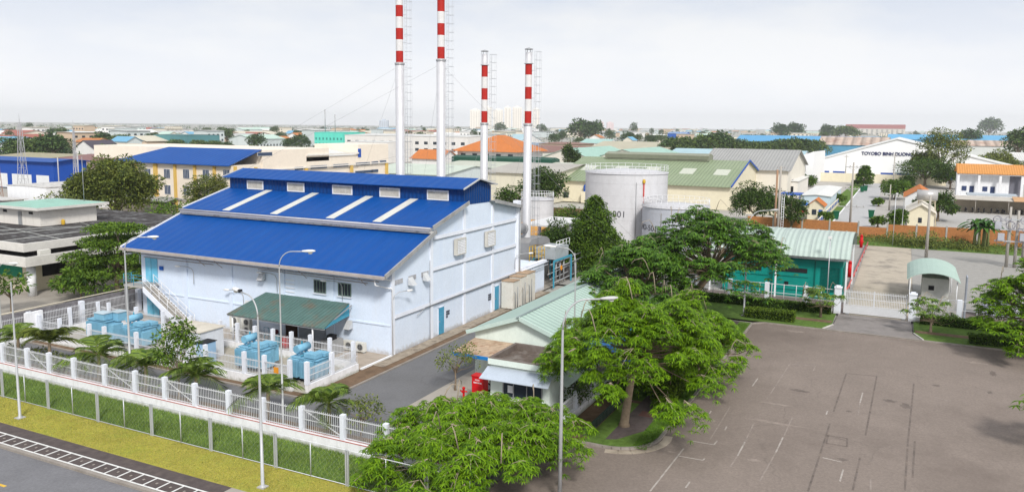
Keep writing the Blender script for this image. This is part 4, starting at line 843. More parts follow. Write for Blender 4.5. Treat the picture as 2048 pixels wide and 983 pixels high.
# storage tanks
def tank(loc,r,h,label,txt=None,ta=0,ts=1.2,rail=True,seam=True,tz=.5,mat=None):
    t=thing('storage_tank',label,'storage tank',loc,0,'pale round fuel storage tanks'); mat=mat or M('tank_white',(.58,.58,.60),.5,.05,stain=.4,streak=True,stcol=(.44,.43,.43),stsc=.4)
    MB().lathe((0,0,0),[(r,0),(r,h)],64).build('shell',mat,t,w=False)
    MB().lathe((0,0,h),[(r+.12,-.12),(r+.12,0),(r*.5,r*.06),(.001,r*.085)],64).build('roof',M('tank_roof',(.50,.50,.52),.5,.05),t,w=False)
    b=MB()
    if seam:
        for z in np.arange(1.8,h-.5,1.8): b.lathe((0,0,z),[(r+.012,0),(r+.012,.03)],64)
        b.build('weld_seam',M('weld',(.48,.48,.49),.6,.05),t,w=False)
    if rail:
        b=MB(); n=36
        for k in range(n):
            a=2*PI*k/n; b.tube([(r*math.cos(a),r*math.sin(a),h),(r*math.cos(a),r*math.sin(a),h+1.05)],.025,4)
        for z in (.55,1.05): b.tube([(r*math.cos(2*PI*k/48),r*math.sin(2*PI*k/48),h+z) for k in range(49)],.025,4,cap=False)
        b.build('handrail',WHITE,t,w=False)
    # stair pole / piping
    if txt:
        cu=bpy.data.curves.new('txt','FONT'); cu.body=txt; cu.size=ts; cu.extrude=.01; cu.align_x='CENTER'; cu.space_character=1.05
        o=bpy.data.objects.new('tmp',cu); COL.objects.link(o); bpy.context.view_layer.update(); me=bpy.data.meshes.new_from_object(o.evaluated_get(bpy.context.evaluated_depsgraph_get())); bpy.data.objects.remove(o)
        for v in me.vertices:
            a=ta+v.co.x/r; v.co=Vector(((r+.03+v.co.z)*math.cos(a),(r+.03+v.co.z)*math.sin(a),tz+v.co.y))
        me.materials.clear(); me.materials.append(M('letter_grey',(.06,.06,.07),.6,.05)); o=bpy.data.objects.new('lettering',me); COL.objects.link(o); o.parent=t
    return t
tk=tank((119,38.8,0),6.35,10.55,'largest pale grey storage tank lettered 001 behind the conical tree','TO-001',PI-.02,1.3,tz=4.1)
for a_,mt in ((PI+.73,M('tank_pipe_red',(.5,.06,.05),.5,.1)),):
    x,y=6.45*math.cos(a_),6.45*math.sin(a_); MB().tube([(x,y,5),(x,y,9.2)],.1,6).build('red_gauge_pipe',mt,tk,w=False); MB().lathe((x,y,9.2),[(.2,0),(.25,.2),(.2,.5),(.001,.6)],10).build('yellow_cap',M('safety_yellow'),tk,w=False)
a_=PI+.55; MB().tube([(6.45*math.cos(a_),6.45*math.sin(a_),1),(6.45*math.cos(a_),6.45*math.sin(a_),9.3)],.05,6).build('pipe',GREYP,tk,w=False)
tk=tank((113,29.3,0),4.75,6.3,'lower pale tank lettered in dark grey in front of the largest tank','HO-501',PI-.70,1.15,tz=2.9,mat=M('tank_bluegrey',(.45,.47,.52),.5,.05,stain=.4,streak=True,stcol=(.36,.37,.40),stsc=.4))
tank((116,52.6,0),2.6,5.9,'small white tank with a railed top behind the chimneys')
# ================================================================== TEAL UNIT, GATE, BOOTH (right of the picture)
T=thing('power_unit_house','teal container-like power unit under an arched pale corrugated roof','unit house',(86.5,4.7,0))
MB().box(86.6,5.0,0.05,94.5,17,4.0).build('body',TEAL,T)
b=MB()
for y in np.arange(5.3,7.2,.12): b.box(86.54,y,.8,86.6-.001,y+.05,3.4) if False else None
for z in np.arange(.9,3.3,.14): b.box(86.52,5.3,z,86.599,7.1,z+.06)
for z in np.arange(.9,3.4,.14): b.box(87,4.93,z,93.5,4.999,z+.06)
b.build('louvre',M('teal_dark',(.005,.13,.11),.5,.05),T)
b=MB()
for y in (7.6,11.8,16.2): b.box(86.53,y,.1,86.599,y+.12,3.95)
for (y,z,w_,h) in ((8.3,2.1,3.2,.06),(8.0,.7,3.6,.05),(12.3,2.0,3.3,.06),(12.3,.7,3.3,.05)): b.box(86.55,y,z,86.599,y+w_,z+h)
b.build('panel_rib',M('teal_dark'),T)
MB().box(86.54,8.4,2.6,86.598,11.2,3.05).box(86.54,13.0,2.5,86.598,15.5,3.0).build('vent_slot',DARK,T); MB().box(86.5,10.2,1.2,86.598,10.6,1.55).build('control_box',BLACK,T)
b=MB(); n=14; xa,xb,zr,hh=85.4,97.5,4.55,2.0
def arcpt(i,off=0):
    a=PI*(.12+.76*i/n); return ((xa+xb)/2-math.cos(a)*(xb-xa)/2/math.cos(PI*.12)+0,zr+(math.sin(a)-math.sin(PI*.12))*hh/(1-math.sin(PI*.12))+off)
for i in range(n):
    p=arcpt(i);q=arcpt(i+1); b.slab((p[0],4.3,p[1]),(q[0],4.3,q[1]),(q[0],18.6,q[1]),(p[0],18.6,p[1]),.05)
rf=b.build('roof',M('arched_roof_sheet',(.42,.50,.46),.45,.05,stain=.35,stcol=(.52,.55,.52),stsc=.4,rib=(1,.5,.05)),T)
b=MB()
for y in np.arange(5.2,18.4,1.45):
    for i in range(n): p=arcpt(i,.03);q=arcpt(i+1,.03); b.bar((p[0],y,p[1]),(q[0],y,q[1]),.06,.05)
b.build('roof_seam',M('seam_grey',(.36,.42,.41),.5,.1),rf)
b=MB()
for y in (4.6,11.4,18.2):
    for x in (85.7,97): b.box(x-.08,y-.08,0,x+.08,y+.08,4.5)
b.build('post',WHITE,T)
b=MB()
for y in (4.6,11.4,18.2): b.bar((85.7,y,4.4),(97,y,4.5),.1,.2)
b.bar((85.7,4.6,4.35),(85.7,18.4,4.35),.1,.2); b.build('beam',GALV,T)
# front fence of the right-hand plot
def gridfence(name,label,y0,y1,pil,X=80.8):
    t=thing(name,label,'fence',(X,y0,0))
    MB().box(X-.12,y0,0,X+.12,y1,.42).build('base_wall',FW_,t)
    for y in pil: MB().box(X-.2,y-.2,.421,X+.2,y+.2,2.35).build('pillar',PILW,t)
    b=MB()
    y=y0
    while y<=y1: b.tube([(X,y,.42),(X,y,2.3)],.035,5); y+=1.15
    for z in (.6,1.4,2.25): b.tube([(X,y0,z),(X,y1,z)],.03,5)
    b.build('rail',BARW,t); return t
gridfence('plot_fence','white railed fence in front of the teal power unit',5.3,20,[7.9,11.5,15.1,18.7])
gridfence('plot_fence','white railed fence right of the sliding gate, behind the flowering shrub',-13.5,-1.7,[-5.2,-9.6])
t=thing('sliding_gate','white sliding gate with upright bars across the concrete driveway','gate',(80.8,-1.1,0))
b=MB(); b.box(80.75,-1.0,.12,80.85,4.4,.85); b.build('panel',BARW,t)
b=MB()
for y in np.arange(-.95,4.4,.14): b.box(80.78,y,.86,80.815,y+.045,2.35)
for z in (.9,2.15,1.55): b.box(80.77,-1.0,z,80.83,4.4,z+.05)
for y in (-1.0,1.75,4.33): b.box(80.76,y,.12,80.84,y+.09,2.4)
b.build('bars',BARW,t); MB().box(80.6,-.9,.02,81,-.6,.12).box(80.6,3.9,.02,81,4.2,.12).build('wheel_box',GREYP,t)
for y,lb in ((4.95,'left'),(-1.45,'right')):
    t=thing('gate_pillar',f'pale blue gate pillar with a stepped cap at the {lb} end of the sliding gate','gate pillar',(80.8,y,0)); MB().box(80.5,y-.3,0,81.1,y+.3,2.45).build('shaft',PILW,t); MB().box(80.45,y-.35,2.45,81.15,y+.35,2.55).box(80.6,y-.2,2.55,81,y+.2,2.68).build('cap',PILW,t)
# gate booth with arched roof
T=thing('gate_booth','small grey booth under an arched pale green roof right of the gate','booth',(89.8,-3.3,0))
MB().box(89.3,-4.7,0,92.3,-2.3,2.7).build('wall',M('booth_wall',(.50,.50,.47),.8,.1,stain=.6,stcol=(.25,.24,.22)),T); MB().box(89.24,-3.4,1.5,89.299,-2.9,1.95).build('window',DARK,T)
b=MB(); n=12
def ap(i): a=PI*(.15+.7*i/n); return (-3.25+math.cos(a)*2.35/math.cos(PI*.15),2.75+(math.sin(a)-math.sin(PI*.15))*1.5)
for i in range(n):
    p=ap(i);q=ap(i+1); b.slab((87.2,p[0],p[1]),(87.2,q[0],q[1]),(97.5,q[0],q[1]),(97.5,p[0],p[1]),.05)
b.build('roof',M('booth_roof',(.38,.50,.44),.5,.04,stain=.2,stcol=(.58,.66,.62),rib=(0,.6,.02)),T)
for p in ((87.5,-5.3),(87.5,-1.2),(97,-5.3),(97,-1.2)): MB().tube([(*p,0),(*p,2.8)],.05,6).build('post',WHITE,T)
t=thing('fire_pipe','long thin red fire pipe along the edge of the concrete pad','pipe',(93,4.6,0)); b=MB(); b.tube([(90.5,4.9,.35),(92.5,4.7,.5),(131,4.3,.5)],.09,8)
for x in np.arange(94,131,4): b.tube([(x,4.65-.01*(x-94),0),(x,4.65-.01*(x-94),.5)],.05,5)
b.build('pipe',M('pipe_red_white',(.55,.12,.11),.5,.25,scale=1.5),t)
for x,lb in ((101.5,'nearer'),(128,'farther')):
    t=thing('hydrant_post',f'red hydrant post at the {lb} end of the long red pipe','hydrant',(x,5.1,0)); MB().tube([(x,5.1,0),(x,5.1,1.7)],.22,10).build('barrel',REDP,t); MB().tube([(x,5.1,1.7),(x,5.1,1.95)],[.26,.12],10).build('cap',REDP,t); MB().tube([(x,4.75,.9),(x,5.45,.9)],.1,8).build('outlet',REDP,t)
t=thing('valve_assembly','low dark red valve assembly by the gate end of the red pipe','valve',(91,5.0,0)); MB().tube([(90.6,5.1,.2),(90.6,5.1,1.0)],.14,8).tube([(90.2,5.1,.5),(91.4,5.1,.5)],.1,8).build('valve',REDP,t)
# equipment right of the booth
t=thing('meter_cabinet','pale lilac cabinet behind the railed fence near the right edge','cabinet',(86,-8.5,0)); MB().box(85.3,-9.6,.3,86.8,-7.4,1.9).build('casing',M('lilac_box',(.50,.52,.66),.5,.08),t); MB().box(85.1,-9.8,1.9,87,-7.2,2.05).build('hood',BLACK,t); MB().box(85.4,-9.5,0,86.7,-7.5,.3).build('plinth',CONC,t)
t=thing('leaning_panel','tall narrow grey panel standing by the fence pillar right of the booth','panel',(81.4,-5.6,0)); MB().box(81.2,-5.75,.3,82.6,-5.65,4.4).build('sheet',M('grey_blue_panel',(.35,.37,.42),.5,.1),t)
# orange boundary wall
t=thing('block_wall','long orange block wall with concrete posts across the far end of the plot','wall',(141,0,0))
ps=[24,19.6,14.9,10.6,6.2,1.9,-2.3,-6.5,-10.7,-15,-19.3,-23.6,-28,-33]
hs=[2.35,2.3,2.35,2.3,1.7,2.3,2.35,2.4,2.4,2.45,2.5,2.5,2.5]
for i in range(len(ps)-1): MB().box(141,ps[i+1]+.12,-.1,141.2,ps[i]-.12,hs[i]).build('panel',BRICK,t)
for y in ps: MB().box(140.92,y-.12,-.1,141.28,y+.12,2.6).build('post',CONC,t)
# concrete poles with crossarms
def power_pole(loc,h,label,arms=(),cat='utility pole',r=.19,grp='concrete utility poles',lampd=None):
    t=thing('utility_pole',label,cat,loc,0,grp); MB().tube([(0,0,0),(0,0,h)],[r,r*.6],10).build('pole',POLEC,t,w=False)
    for z,L_,ang in arms:
        d=Vector((math.cos(ang),math.sin(ang),0)); p=Vector((0,0,z)); b=MB(); b.bar(p-d*L_/2,p+d*L_/2,.09,.12); b.bar(p-d*L_*.3,p+Vector((0,0,-.55)),.05); b.bar(p+d*L_*.3,p+Vector((0,0,-.55)),.05); a=b.build('crossarm',M('arm_grey',(.42,.42,.42),.6,.1),t,w=False)
        b=MB()
        for k in (-1,-.45,.45,1): q=p+d*L_/2*.9*k; b.lathe((q.x,q.y,q.z+.06),[(.05,0),(.08,.05),(.05,.1),(.07,.16),(.03,.24)],8)
        b.build('insulator',M('porcelain',(.35,.33,.32),.3,.1),a,w=False)
    return t
q=G(1852,515); power_pole((q[0],q[1],0),8.6,'plain round concrete pole standing in the gravel yard above the booth roof',r=.22)
q=G(1699,468); power_pole((143.8,q[1]*1.005,0),12,'concrete pole with two crossarms at the near end of the town lane',((11.2,2.6,PI/2),(7.6,2.2,PI/2),(4.6,4.2,PI/2)),r=.2)
q=G(1547,478); t=power_pole((131,q[1]*.97,0),11.6,'rusty brown double pole with a white ladder beside the arched roof',((11.2,1.2,PI/2),(7.0,1.8,PI/2)),r=.24)
t2=MB(); qx,qy=t.location.x,t.location.y
for s in (-.75,-.4): t2.tube([(qx,qy+s,0),(qx,qy+s,6.8)],.04,5)
for z in np.arange(.4,6.8,.4): t2.tube([(qx,qy-.75,z),(qx,qy-.4,z)],.025,4)
t2.build('ladder',WHITE,t); MB().tube([(qx,qy+.5,0),(qx,qy+.5,11)],.16,8).build('pole',M('rust_pole',(.35,.22,.14),.8,.2),t)
for i,(px,by,ty,L_,lb) in enumerate(((1784,395,310,2.0,'second pole along the lane, in front of the round trees'),(1818,352,292,0,'tallest thin pole before the long white factory, right of its lettering'),(1690,362,310,1.8,'pole right of the lane head near the white factory wall'),(1807,352,307,1.6,'thin pole before the white factory close under its blue letters'),(1778,420,370,0,'short thick pole stub at the right side of the lane'))):
    q=G(px,by); d=math.hypot(*q)*.93; h=(by-ty)*d/1590; power_pole((q[0],q[1],0),h,lb,((h-.6,L_,PI/2),) if L_ else (),r=.18)
t=thing('transformer_pole_frame','cluster of four concrete poles carrying transformers and coiled cables at the right edge','transformer pole',(112,-13,0))
px_=G(2030,535)
cx_,cy_=px_
for i,(dx,dy,h) in enumerate(((0,1.0,7.8),(0,0.1,7.4),(.5,-.8,7.9),(0,-1.7,7.6))): MB().tube([(cx_+dx,cy_+dy,0),(cx_+dx,cy_+dy,h)],[.2,.14],8).build('pole',POLEC,t)
b=MB(); r_=random.Random(5)
for z in (3.4,4.9,6.2): b.bar((cx_-.3,cy_-2.2,z),(cx_-.3,cy_+2.6,z),.1,.14)
b.build('crossarm',GALV,t)
for i,(dy,z) in enumerate(((1.9,3.5),(2.3,5.0),(-.5,3.6))): MB().cbox((cx_-.6,cy_+dy,z+.45),(.7,.7,.9)).build('transformer_can',M('can_grey',(.40,.41,.45),.5,.1),t); 
b=MB()
for k in range(16):
    y=cy_+r_.uniform(-1.8,2.6); z=r_.uniform(3,6.3); rad=r_.uniform(.25,.6); b.tube([(cx_-.7+r_.uniform(-.2,.2),y+rad*math.cos(a*PI/6),z+rad*math.sin(a*PI/6)) for a in range(13)],.03,4)
b.build('cable_coil',M('cable_grey',(.22,.21,.26),.5,.1),t)
# water tower on legs behind the orange wall
q=G(1850,452); wx,wy=q
T=thing('water_tower','steel-legged tower with a horizontal silver water tank behind the orange wall','water tower',(wx,wy,0))
b=MB(); w_=1.45
for sx in (-1,1):
    for sy in (-1,1): b.bar((wx+sx*w_*1.1,wy+sy*w_*1.15,0),(wx+sx*w_*.9,wy+sy*w_*.9,4.8),.14)
for z0,z1 in ((.3,2.5),(2.5,4.7)):
    for sx in (-1,1): b.bar((wx+sx*w_,wy-w_,z0),(wx+sx*w_,wy+w_,z1),.07); b.bar((wx+sx*w_,wy+w_,z0),(wx+sx*w_,wy-w_,z1),.07)
for z in (2.5,4.75):
    for sx in (-1,1): b.bar((wx+sx*w_,wy-w_,z),(wx+sx*w_,wy+w_,z),.1)
b.build('frame',M('frame_cream',(.45,.40,.30),.7,.2,stain=.5,stcol=(.2,.12,.07)),T)
b=MB(); b.tube([(wx,wy-1.7,5.7),(wx,wy+1.7,5.7)],.95,20); b.build('tank',M('steel_tank',(.50,.49,.48),.35,.08,metal=.4),T); MB().lathe((wx+.2,wy-.2,1.4),[(.55,0),(.6,.2),(.6,1.5),(.001,1.8)],16).build('lower_tank',M('blue_white_drum',(.50,.56,.72),.4,.08),T)
# lane side details
def hipbox(name,label,cat,x0,y0,x1,y1,h,rh,wall,roof,over=.4,axis=0,hip=0.,wins=(),group=None,door=None,z0=0,gablew=True):
    t=thing(name,label,cat,(x0,y0,z0),group=group)
    if axis==1:   # ridge along Y, gables face -Y/+Y
        prof=[(x0,z0),(x1,z0),(x1,h),((x0+x1)/2,h+rh),(x0,h)]; MB().prism(prof,1,y0,y1).build('wall',wall,t) if hip==0 else MB().box(x0,y0,z0,x1,y1,h).build('wall',wall,t)
        xm=(x0+x1)/2; e=rh*over/((x1-x0)/2); b=MB(); t_=.12
        ya,yb=(y0-over,y1+over); ra,rb=(ya+hip*(x1-x0)/2,yb-hip*(x1-x0)/2)
        A=(x0-over,ya,h-e+.1);B=(x0-over,yb,h-e+.1);C_=(xm,rb,h+rh+.12);D=(xm,ra,h+rh+.12);E_=(x1+over,ya,h-e+.1);F_=(x1+over,yb,h-e+.1)
    else:
        prof=[(y0,z0),(y1,z0),(y1,h),((y0+y1)/2,h+rh),(y0,h)]; MB().prism(prof,0,x0,x1).build('wall',wall,t) if hip==0 else MB().box(x0,y0,z0,x1,y1,h).build('wall',wall,t)
        ym=(y0+y1)/2; e=rh*over/((y1-y0)/2); b=MB(); t_=.12
        xa_,xb_=(x0-over,x1+over); ra,rb=(xa_+hip*(y1-y0)/2,xb_-hip*(y1-y0)/2)
        A=(xa_,y0-over,h-e+.1);B=(xb_,y0-over,h-e+.1);C_=(rb,ym,h+rh+.12);D=(ra,ym,h+rh+.12);E_=(xa_,y1+over,h-e+.1);F_=(xb_,y1+over,h-e+.1)
    b.slab(A,B,C_,D,t_); b.slab(E_,F_,C_,D,t_)
    if hip>0:
        for tri in ((A,E_,D),(B,F_,C_)):
            T_=[Vector(p) for p in tri]; Bq=[p-Vector((0,0,t_)) for p in T_]; b.add(T_+Bq,[(0,1,2),(5,4,3),(0,3,4,1),(1,4,5,2),(2,5,3,0)])
    b.build('roof',roof,t)
    for wn in wins:   # (face, u0, z0, w, h)
        f,u,z,ww,hh=wn[:5]; mt=wn[5] if len(wn)>5 else GLASS
        if f=='x': MB().box(x0-.06,u,z,x0-.005,u+ww,z+hh).build('window',mt,t)
        else: MB().box(u,y0-.06,z,u+ww,y0-.005,z+hh).build('window',mt,t)
    return t
BLP=M('royal_blue_paint',(.015,.08,.38),.5,.08)
# small gate house with blue details left of the lane
T=hipbox('gate_house','tiny cream gate house with an orange tile roof and blue door left of the lane','gate house',161,13.4,166,16.2,3.0,1.1,CREAM,TILE,axis=0,over=.3)
MB().box(160.94,13.5,.1,160.995,14.2,2.2).build('door',BLP,T); MB().box(160.94,14.6,1.2,160.995,15.4,2.2).build('window',GLASS,T)
b=MB(); b.box(142.5,13.2,-.1,161,13.4,1.4); T=thing('panel_wall','cream wall with a row of blue square panels running to the gate house','wall',(142.5,13.3,0)); b.build('wall',CREAM,T)
b=MB()
for k in range(5): b.box(146+k*3,13.12,.6,147.4+k*3,13.195,1.35); b.box(146+k*3,13.401,.6,147.4+k*3,13.47,1.35)
b.build('blue_panel',BLP,T)
b=MB(); T=thing('panel_wall','cream wall with blue panels running on behind the gate house along the lane verge','wall',(166.5,13.3,0)); b.box(166.5,13.3,-.1,205,13.5,1.5); b.build('wall',CREAM,T); b=MB()
for k in range(9): b.box(168+k*4,13.22,.7,169.6+k*4,13.295,1.35)
b.build('blue_panel',BLP,T)
T=thing('boundary_panel_wall','plain cream wall left of the small gate house','wall',(168,17,0)); MB().box(168,16.6,-.1,168.2,29.5,2.6).build('wall',CREAM,T); MB().box(167.95,16.6,2.6,168.25,29.5,2.7).build('coping',WHITE,T)
T=thing('parasol','blue and red drooping parasols beside the small gate house','parasol',(163,17,0)); MB().lathe((164.5,17.3,2.6),[(1.3,0),(.7,.5),(.001,.7)],8).build('canopy',M('parasol_blue',(.02,.15,.55),.6,.05),T); MB().lathe((162,17.4,1.5),[(1.3,0),(.7,.5),(.001,.7)],8).build('canopy',M('parasol_red',(.5,.015,.04),.6,.05),T); MB().tube([(164.5,17.3,0),(164.5,17.3,3.2)],.04,5).tube([(162,17.4,0),(162,17.4,2.1)],.04,5).build('pole',WHITE,T)
T=hipbox('workshop','low flat-roofed white workshop with a pale blue side beside the lane verge','workshop',181,13.8,212,19.5,3.2,.25,M('pale_blue_side',(.50,.60,.66),.7,.05),M('white_roof_sheet',(.66,.66,.64),.6,.06),over=.3,axis=0)
T=hipbox('workshop','white open-fronted workshop with columns behind the blue gantry','workshop',212,24,236,38,4.2,.2,WOFF,M('white_roof_sheet'),over=.3,axis=0,wins=[('x',25+3*k,.3,1.8,2.6,DARK) for k in range(4)])
T=thing('blue_gantry','blue steel gantry frame by the white workshop','gantry',(185,21,0)); b=MB()
for x,y in ((180,19.8),(180,24),(186,19.8),(186,24)): b.bar((x,y,0),(x,y,3.4),.2)
b.box(179.9,19.7,3.2,186.1,24.1,3.4); b.build('frame',BLP,T)
for i,(px,py) in enumerate(((1672,438),(1724,384),(1731,382),(1742,436))):
    q=G(px,py); t=thing('wheelie_bin',['green wheeled bin at the left kerb near the orange wall','left one of the paired green bins farther up the lane','right one of the paired green bins farther up the lane','green wheeled bin at the right side of the lane near the orange wall'][i],'bin',(*q,0),group='green wheeled bins on the lane')
    MB().add([(-.45,-.4,.1),(.45,-.4,.1),(.45,.4,.1),(-.45,.4,.1),(-.6,-.55,1.5),(.6,-.55,1.5),(.6,.55,1.5),(-.6,.55,1.5)],[(0,3,2,1),(4,5,6,7),(0,1,5,4),(1,2,6,5),(2,3,7,6),(3,0,4,7)]).build('body',M('bin_green',(.01,.10,.05),.5,.1),t,w=False); MB().box(-.65,-.6,1.5,.65,.6,1.6).build('lid',M('bin_green'),t,w=False)
# right-hand street lamp on the lane
street_lamp((146,-.2,0),6.8,(.1,1),2.4,'thin white lamp with a long level arm at the right side of the lane',sc=.8,head=LH,rise=.5)
# small houses right of the lane
hipbox('cottage','small cream cottage with a red-edged gable roof right of the lane','cottage',158,-5.2,170,-1.0,3.0,1.3,CREAM,M('cream_roof',(.62,.58,.50),.7,.08),axis=0,wins=[('x',-3.3,1.1,.6,.9)])
hipbox('cottage','small white cottage with an orange ridge roof above the cream cottage','cottage',186,-6.0,200,-.5,3.6,1.7,M('white_plaster',(.70,.71,.72),.8,.05),TILE,axis=0,wins=[('x',-4.4,1.2,1,1.1)])
# white terrace house with orange roof
hx0=214; yl,_=OX(1915,380,hx0); yr,_=OX(2046,380,hx0); zt=OX(1980,350,hx0)[1]; zf=OX(1980,376,hx0)[1]
T=thing('terrace_house','white two-storey terrace house with an orange tiled roof, balconies and blue doors','house',(hx0,yr,0))
MB().box(hx0+1.4,yr,0,hx0+10,yl,zt).build('wall',WHITE,T)
b=MB()
z1=OX(1980,384,hx0)[1]; zm=(z1)
W_=yl-yr
for k,y in enumerate((yl,yl-W_*.325,yl-W_*.65,yr+.25)): b.box(hx0-.1,y-.25,0,hx0+.3,y+.25,zt)
zmid=OX(1980,394,hx0)[1]
b.box(hx0-.05,yr,zmid-.15,hx0+1.39,yl,zmid+.15); b.box(hx0-.1,yr,zt-.1,hx0+.31,yl+.2,zt+.35); b.box(hx0+.31,yr,zt-.1,hx0+1.39,yl,zt+.1); b.build('balcony_frame',WHITE,T)
MB().slab((hx0-.3,yr-.3,zt+.3),(hx0+5.5,yr-.3,zt+2.3),(hx0+5.5,yl+.4,zt+2.3),(hx0-.3,yl+.4,zt+.3),.15).slab((hx0+5.5,yr-.3,zt+2.3),(hx0+11,yr-.3,zt+.3),(hx0+11,yl+.4,zt+.3),(hx0+5.5,yl+.4,zt+2.3),.15).build('roof',M('terrace_tile',(.58,.27,.085),.8,.1,rib=(1,.5,.08)),T)
for k in range(2):
    yy=yl-W_*.325*k; d=MB().box(hx0+1.33,yy-3.4,zmid+.16,hx0+1.395,yy-2.5,zmid+2.35).build('door',M('navy_door',(.04,.06,.14),.5,.1),T); w2=MB().box(hx0+1.33,yy-1.9,zmid+1.2,hx0+1.395,yy-.9,zmid+2.3).build('window',M('navy_door'),T); MB().box(hx0+1.33,yy-2.6,zmid-1.6,hx0+1.395,yy-1.4,zmid-.7).build('window',M('navy_door'),T)
MB().box(hx0+1.33,yr+.4,zmid+.16,hx0+1.395,yr+2.6,zt-.2).build('open_bay',M('bay_grey',(.16,.16,.19),.8,.1),T)
b=MB()
for z in (zmid+.5,zmid+.9): b.tube([(hx0,yr+.3,z),(hx0,yl-.3,z)],.03,4)
b.build('balcony_rail',GALV,T)
# motorcycle shed
sx0=196; yl2=OX(1908,420,sx0)[0]; 
T=thing('parking_shed','long low beige shed roof sheltering parked motorcycles','shed',(sx0,-30,0))
MB().box(sx0+3.0,-40,0,sx0+3.2,yl2,2.6).build('rear_wall',M('shed_wall',(.42,.37,.29),.9,.1,stain=.3),T)
MB().slab((sx0-1.5,-40,2.9),(sx0+4,-40,3.3),(sx0+4,yl2+.5,3.3),(sx0-1.5,yl2+.5,2.9),.12).build('roof',M('shed_roof',(.48,.45,.40),.7,.08,stain=.3),T)
MB().slab((sx0-2.2,-40,2.95),(sx0-1.55,-40,3.1),(sx0-1.55,-20.8,3.1),(sx0-2.2,-20.8,2.95),.1).slab((sx0-1.54,-40,3.08),(sx0+2,-40,3.6),(sx0+2,-20.8,3.6),(sx0-1.54,-20.8,3.08),.1).build('roof_extension',M('shed_tan',(.50,.30,.16),.7,.12),T)
MB().box(sx0+4.2,-22,3.35,sx0+8,yl2-2.5,3.75).build('rear_roof',M('blue_grey_sheet',(.42,.47,.52),.5,.06),T)
for y in np.arange(-38,yl2,6): MB().tube([(sx0-1.2,y,0),(sx0-1.2,y,2.9)],.06,6).build('post',POLEC,T)
pm=motorcycle((sx0+.3,yl2-1.0,0),0.1,'parked motorcycle in the shed row, leftmost',M('scooter_dark'),group='motorcycles parked in the beige shed')
CLS=[M('scooter_dark')]
ordn=['first','second','third','fourth','fifth','sixth','seventh','eighth','ninth','tenth','eleventh','twelfth']
pm['label']='first motorcycle from the left in the row under the beige shed'
for k in range(1,12):
    dup(pm,(sx0+.3+random.uniform(-.2,.2),yl2-1.0-k*1.15-random.uniform(0,.25),0),random.uniform(-.2,.3),f'{ordn[k]} motorcycle from the left in the row under the beige shed')
# ================================================================== WHITE FACTORY WITH LETTERS
fx=308.0
ya=OX(1606,345,fx)[0]; yb=-38.0
za=OX(1606,327,fx)[1]; zp=OX(1800,280,fx)[1]; yp=OX(1795,280,fx)[0]
zend=za+ (0)
FWH=M('factory_white',(.86,.86,.86),.6,.02,stain=.06,streak=True,stcol=(.6,.6,.6),rib=None)
T=thing('lettered_factory','very wide white gabled factory with dark blue letters on its front','factory',(fx,0,0))
MB().prism([(ya,0),(ya,za),(yp,zp),(yb,za-.6),(yb,0)],0,fx,fx+70).build('wall',FWH,T)
MB().slab((fx-.3,ya+.6,za+.0),(fx+72,ya+.6,za+.0),(fx+72,yp,zp+.45),(fx-.3,yp,zp+.45),.3).slab((fx-.3,yp,zp+.45),(fx+72,yp,zp+.45),(fx+72,yb-.6,za-.5),(fx-.3,yb-.6,za-.5),.3).build('roof',M('white_roof_sheet'),T)
zb0=OX(1700,352,fx)[1]; zb1=OX(1700,343,fx)[1]
for k in range(12):
    y=ya-5-k*5.2
    if k in (2,3,6): continue
    MB().box(fx-.1,y-3.9,zb0,fx-.02,y,zb1).build('shutter',BLP,T)
    MB().box(fx-.16,y-4.0,zb1,fx-.02,y+.1,zb1+.2).build('lintel',WHITE,T)
MB().box(fx-5,OX(1838,350,fx)[0],zb1+.1,fx-.3,OX(1790,350,fx)[0],zb1+.5).build('porch_roof',M('porch_mint',(.45,.52,.48),.6,.08),T)
ty0=OX(1723,306,fx)[0]; zt0=OX(1723,309.5,fx)[1]
tx=text_mesh('TOYOBO BINH DUONG CO., LTD',1.62,M('letter_navy',(.008,.014,.10),.5,.0),'lettering',T,(fx-.15,ty0,zt0),ROT_X,.06,sx=.93)
T=thing('factory_wall','long cream yard wall in front of the white lettered factory','wall',(290,20,0)); MB().box(286,-12,-.1,286.3,34,2.9).build('wall',M('cream_wall'),T)
T=thing('boundary_white_wall','tall white sloped panel wall left of the lettered factory','wall',(262,32,0)); y0,z0=OX(1627,304,262); y1,z1=OX(1603,324,262)
MB().add([(262,OX(1604,330,262)[0],0),(262,OX(1628,330,262)[0],0),(262,OX(1628,304,262)[0],OX(1628,303,262)[1]),(262,OX(1604,312,262)[0],OX(1604,311,262)[1]),(300,OX(1604,330,262)[0],0),(300,OX(1628,330,262)[0],0),(300,OX(1628,304,262)[0],OX(1628,303,262)[1]-.5),(300,OX(1604,312,262)[0],OX(1604,311,262)[1]-.5)],[(0,1,2,3),(7,6,5,4),(0,4,5,1),(1,5,6,2),(2,6,7,3),(3,7,4,0)]).build('wall',FWH,T)
T=thing('white_tank','white horizontal cylinder tank on a steel stand left of the lane','tank',(205,32,0)); q=G(1597,372)
MB().tube([(q[0],q[1]-1.8,5.4),(q[0],q[1]+1.8,5.4)],1.0,16).build('tank',M('steel_tank'),T); b=MB()
for sx in (-1,1):
    for sy in (-1,1): b.bar((q[0]+sx*1,q[1]+sy*1.6,0),(q[0]+sx*.9,q[1]+sy*1.5,4.5),.12)
b.build('frame',GALV,T)
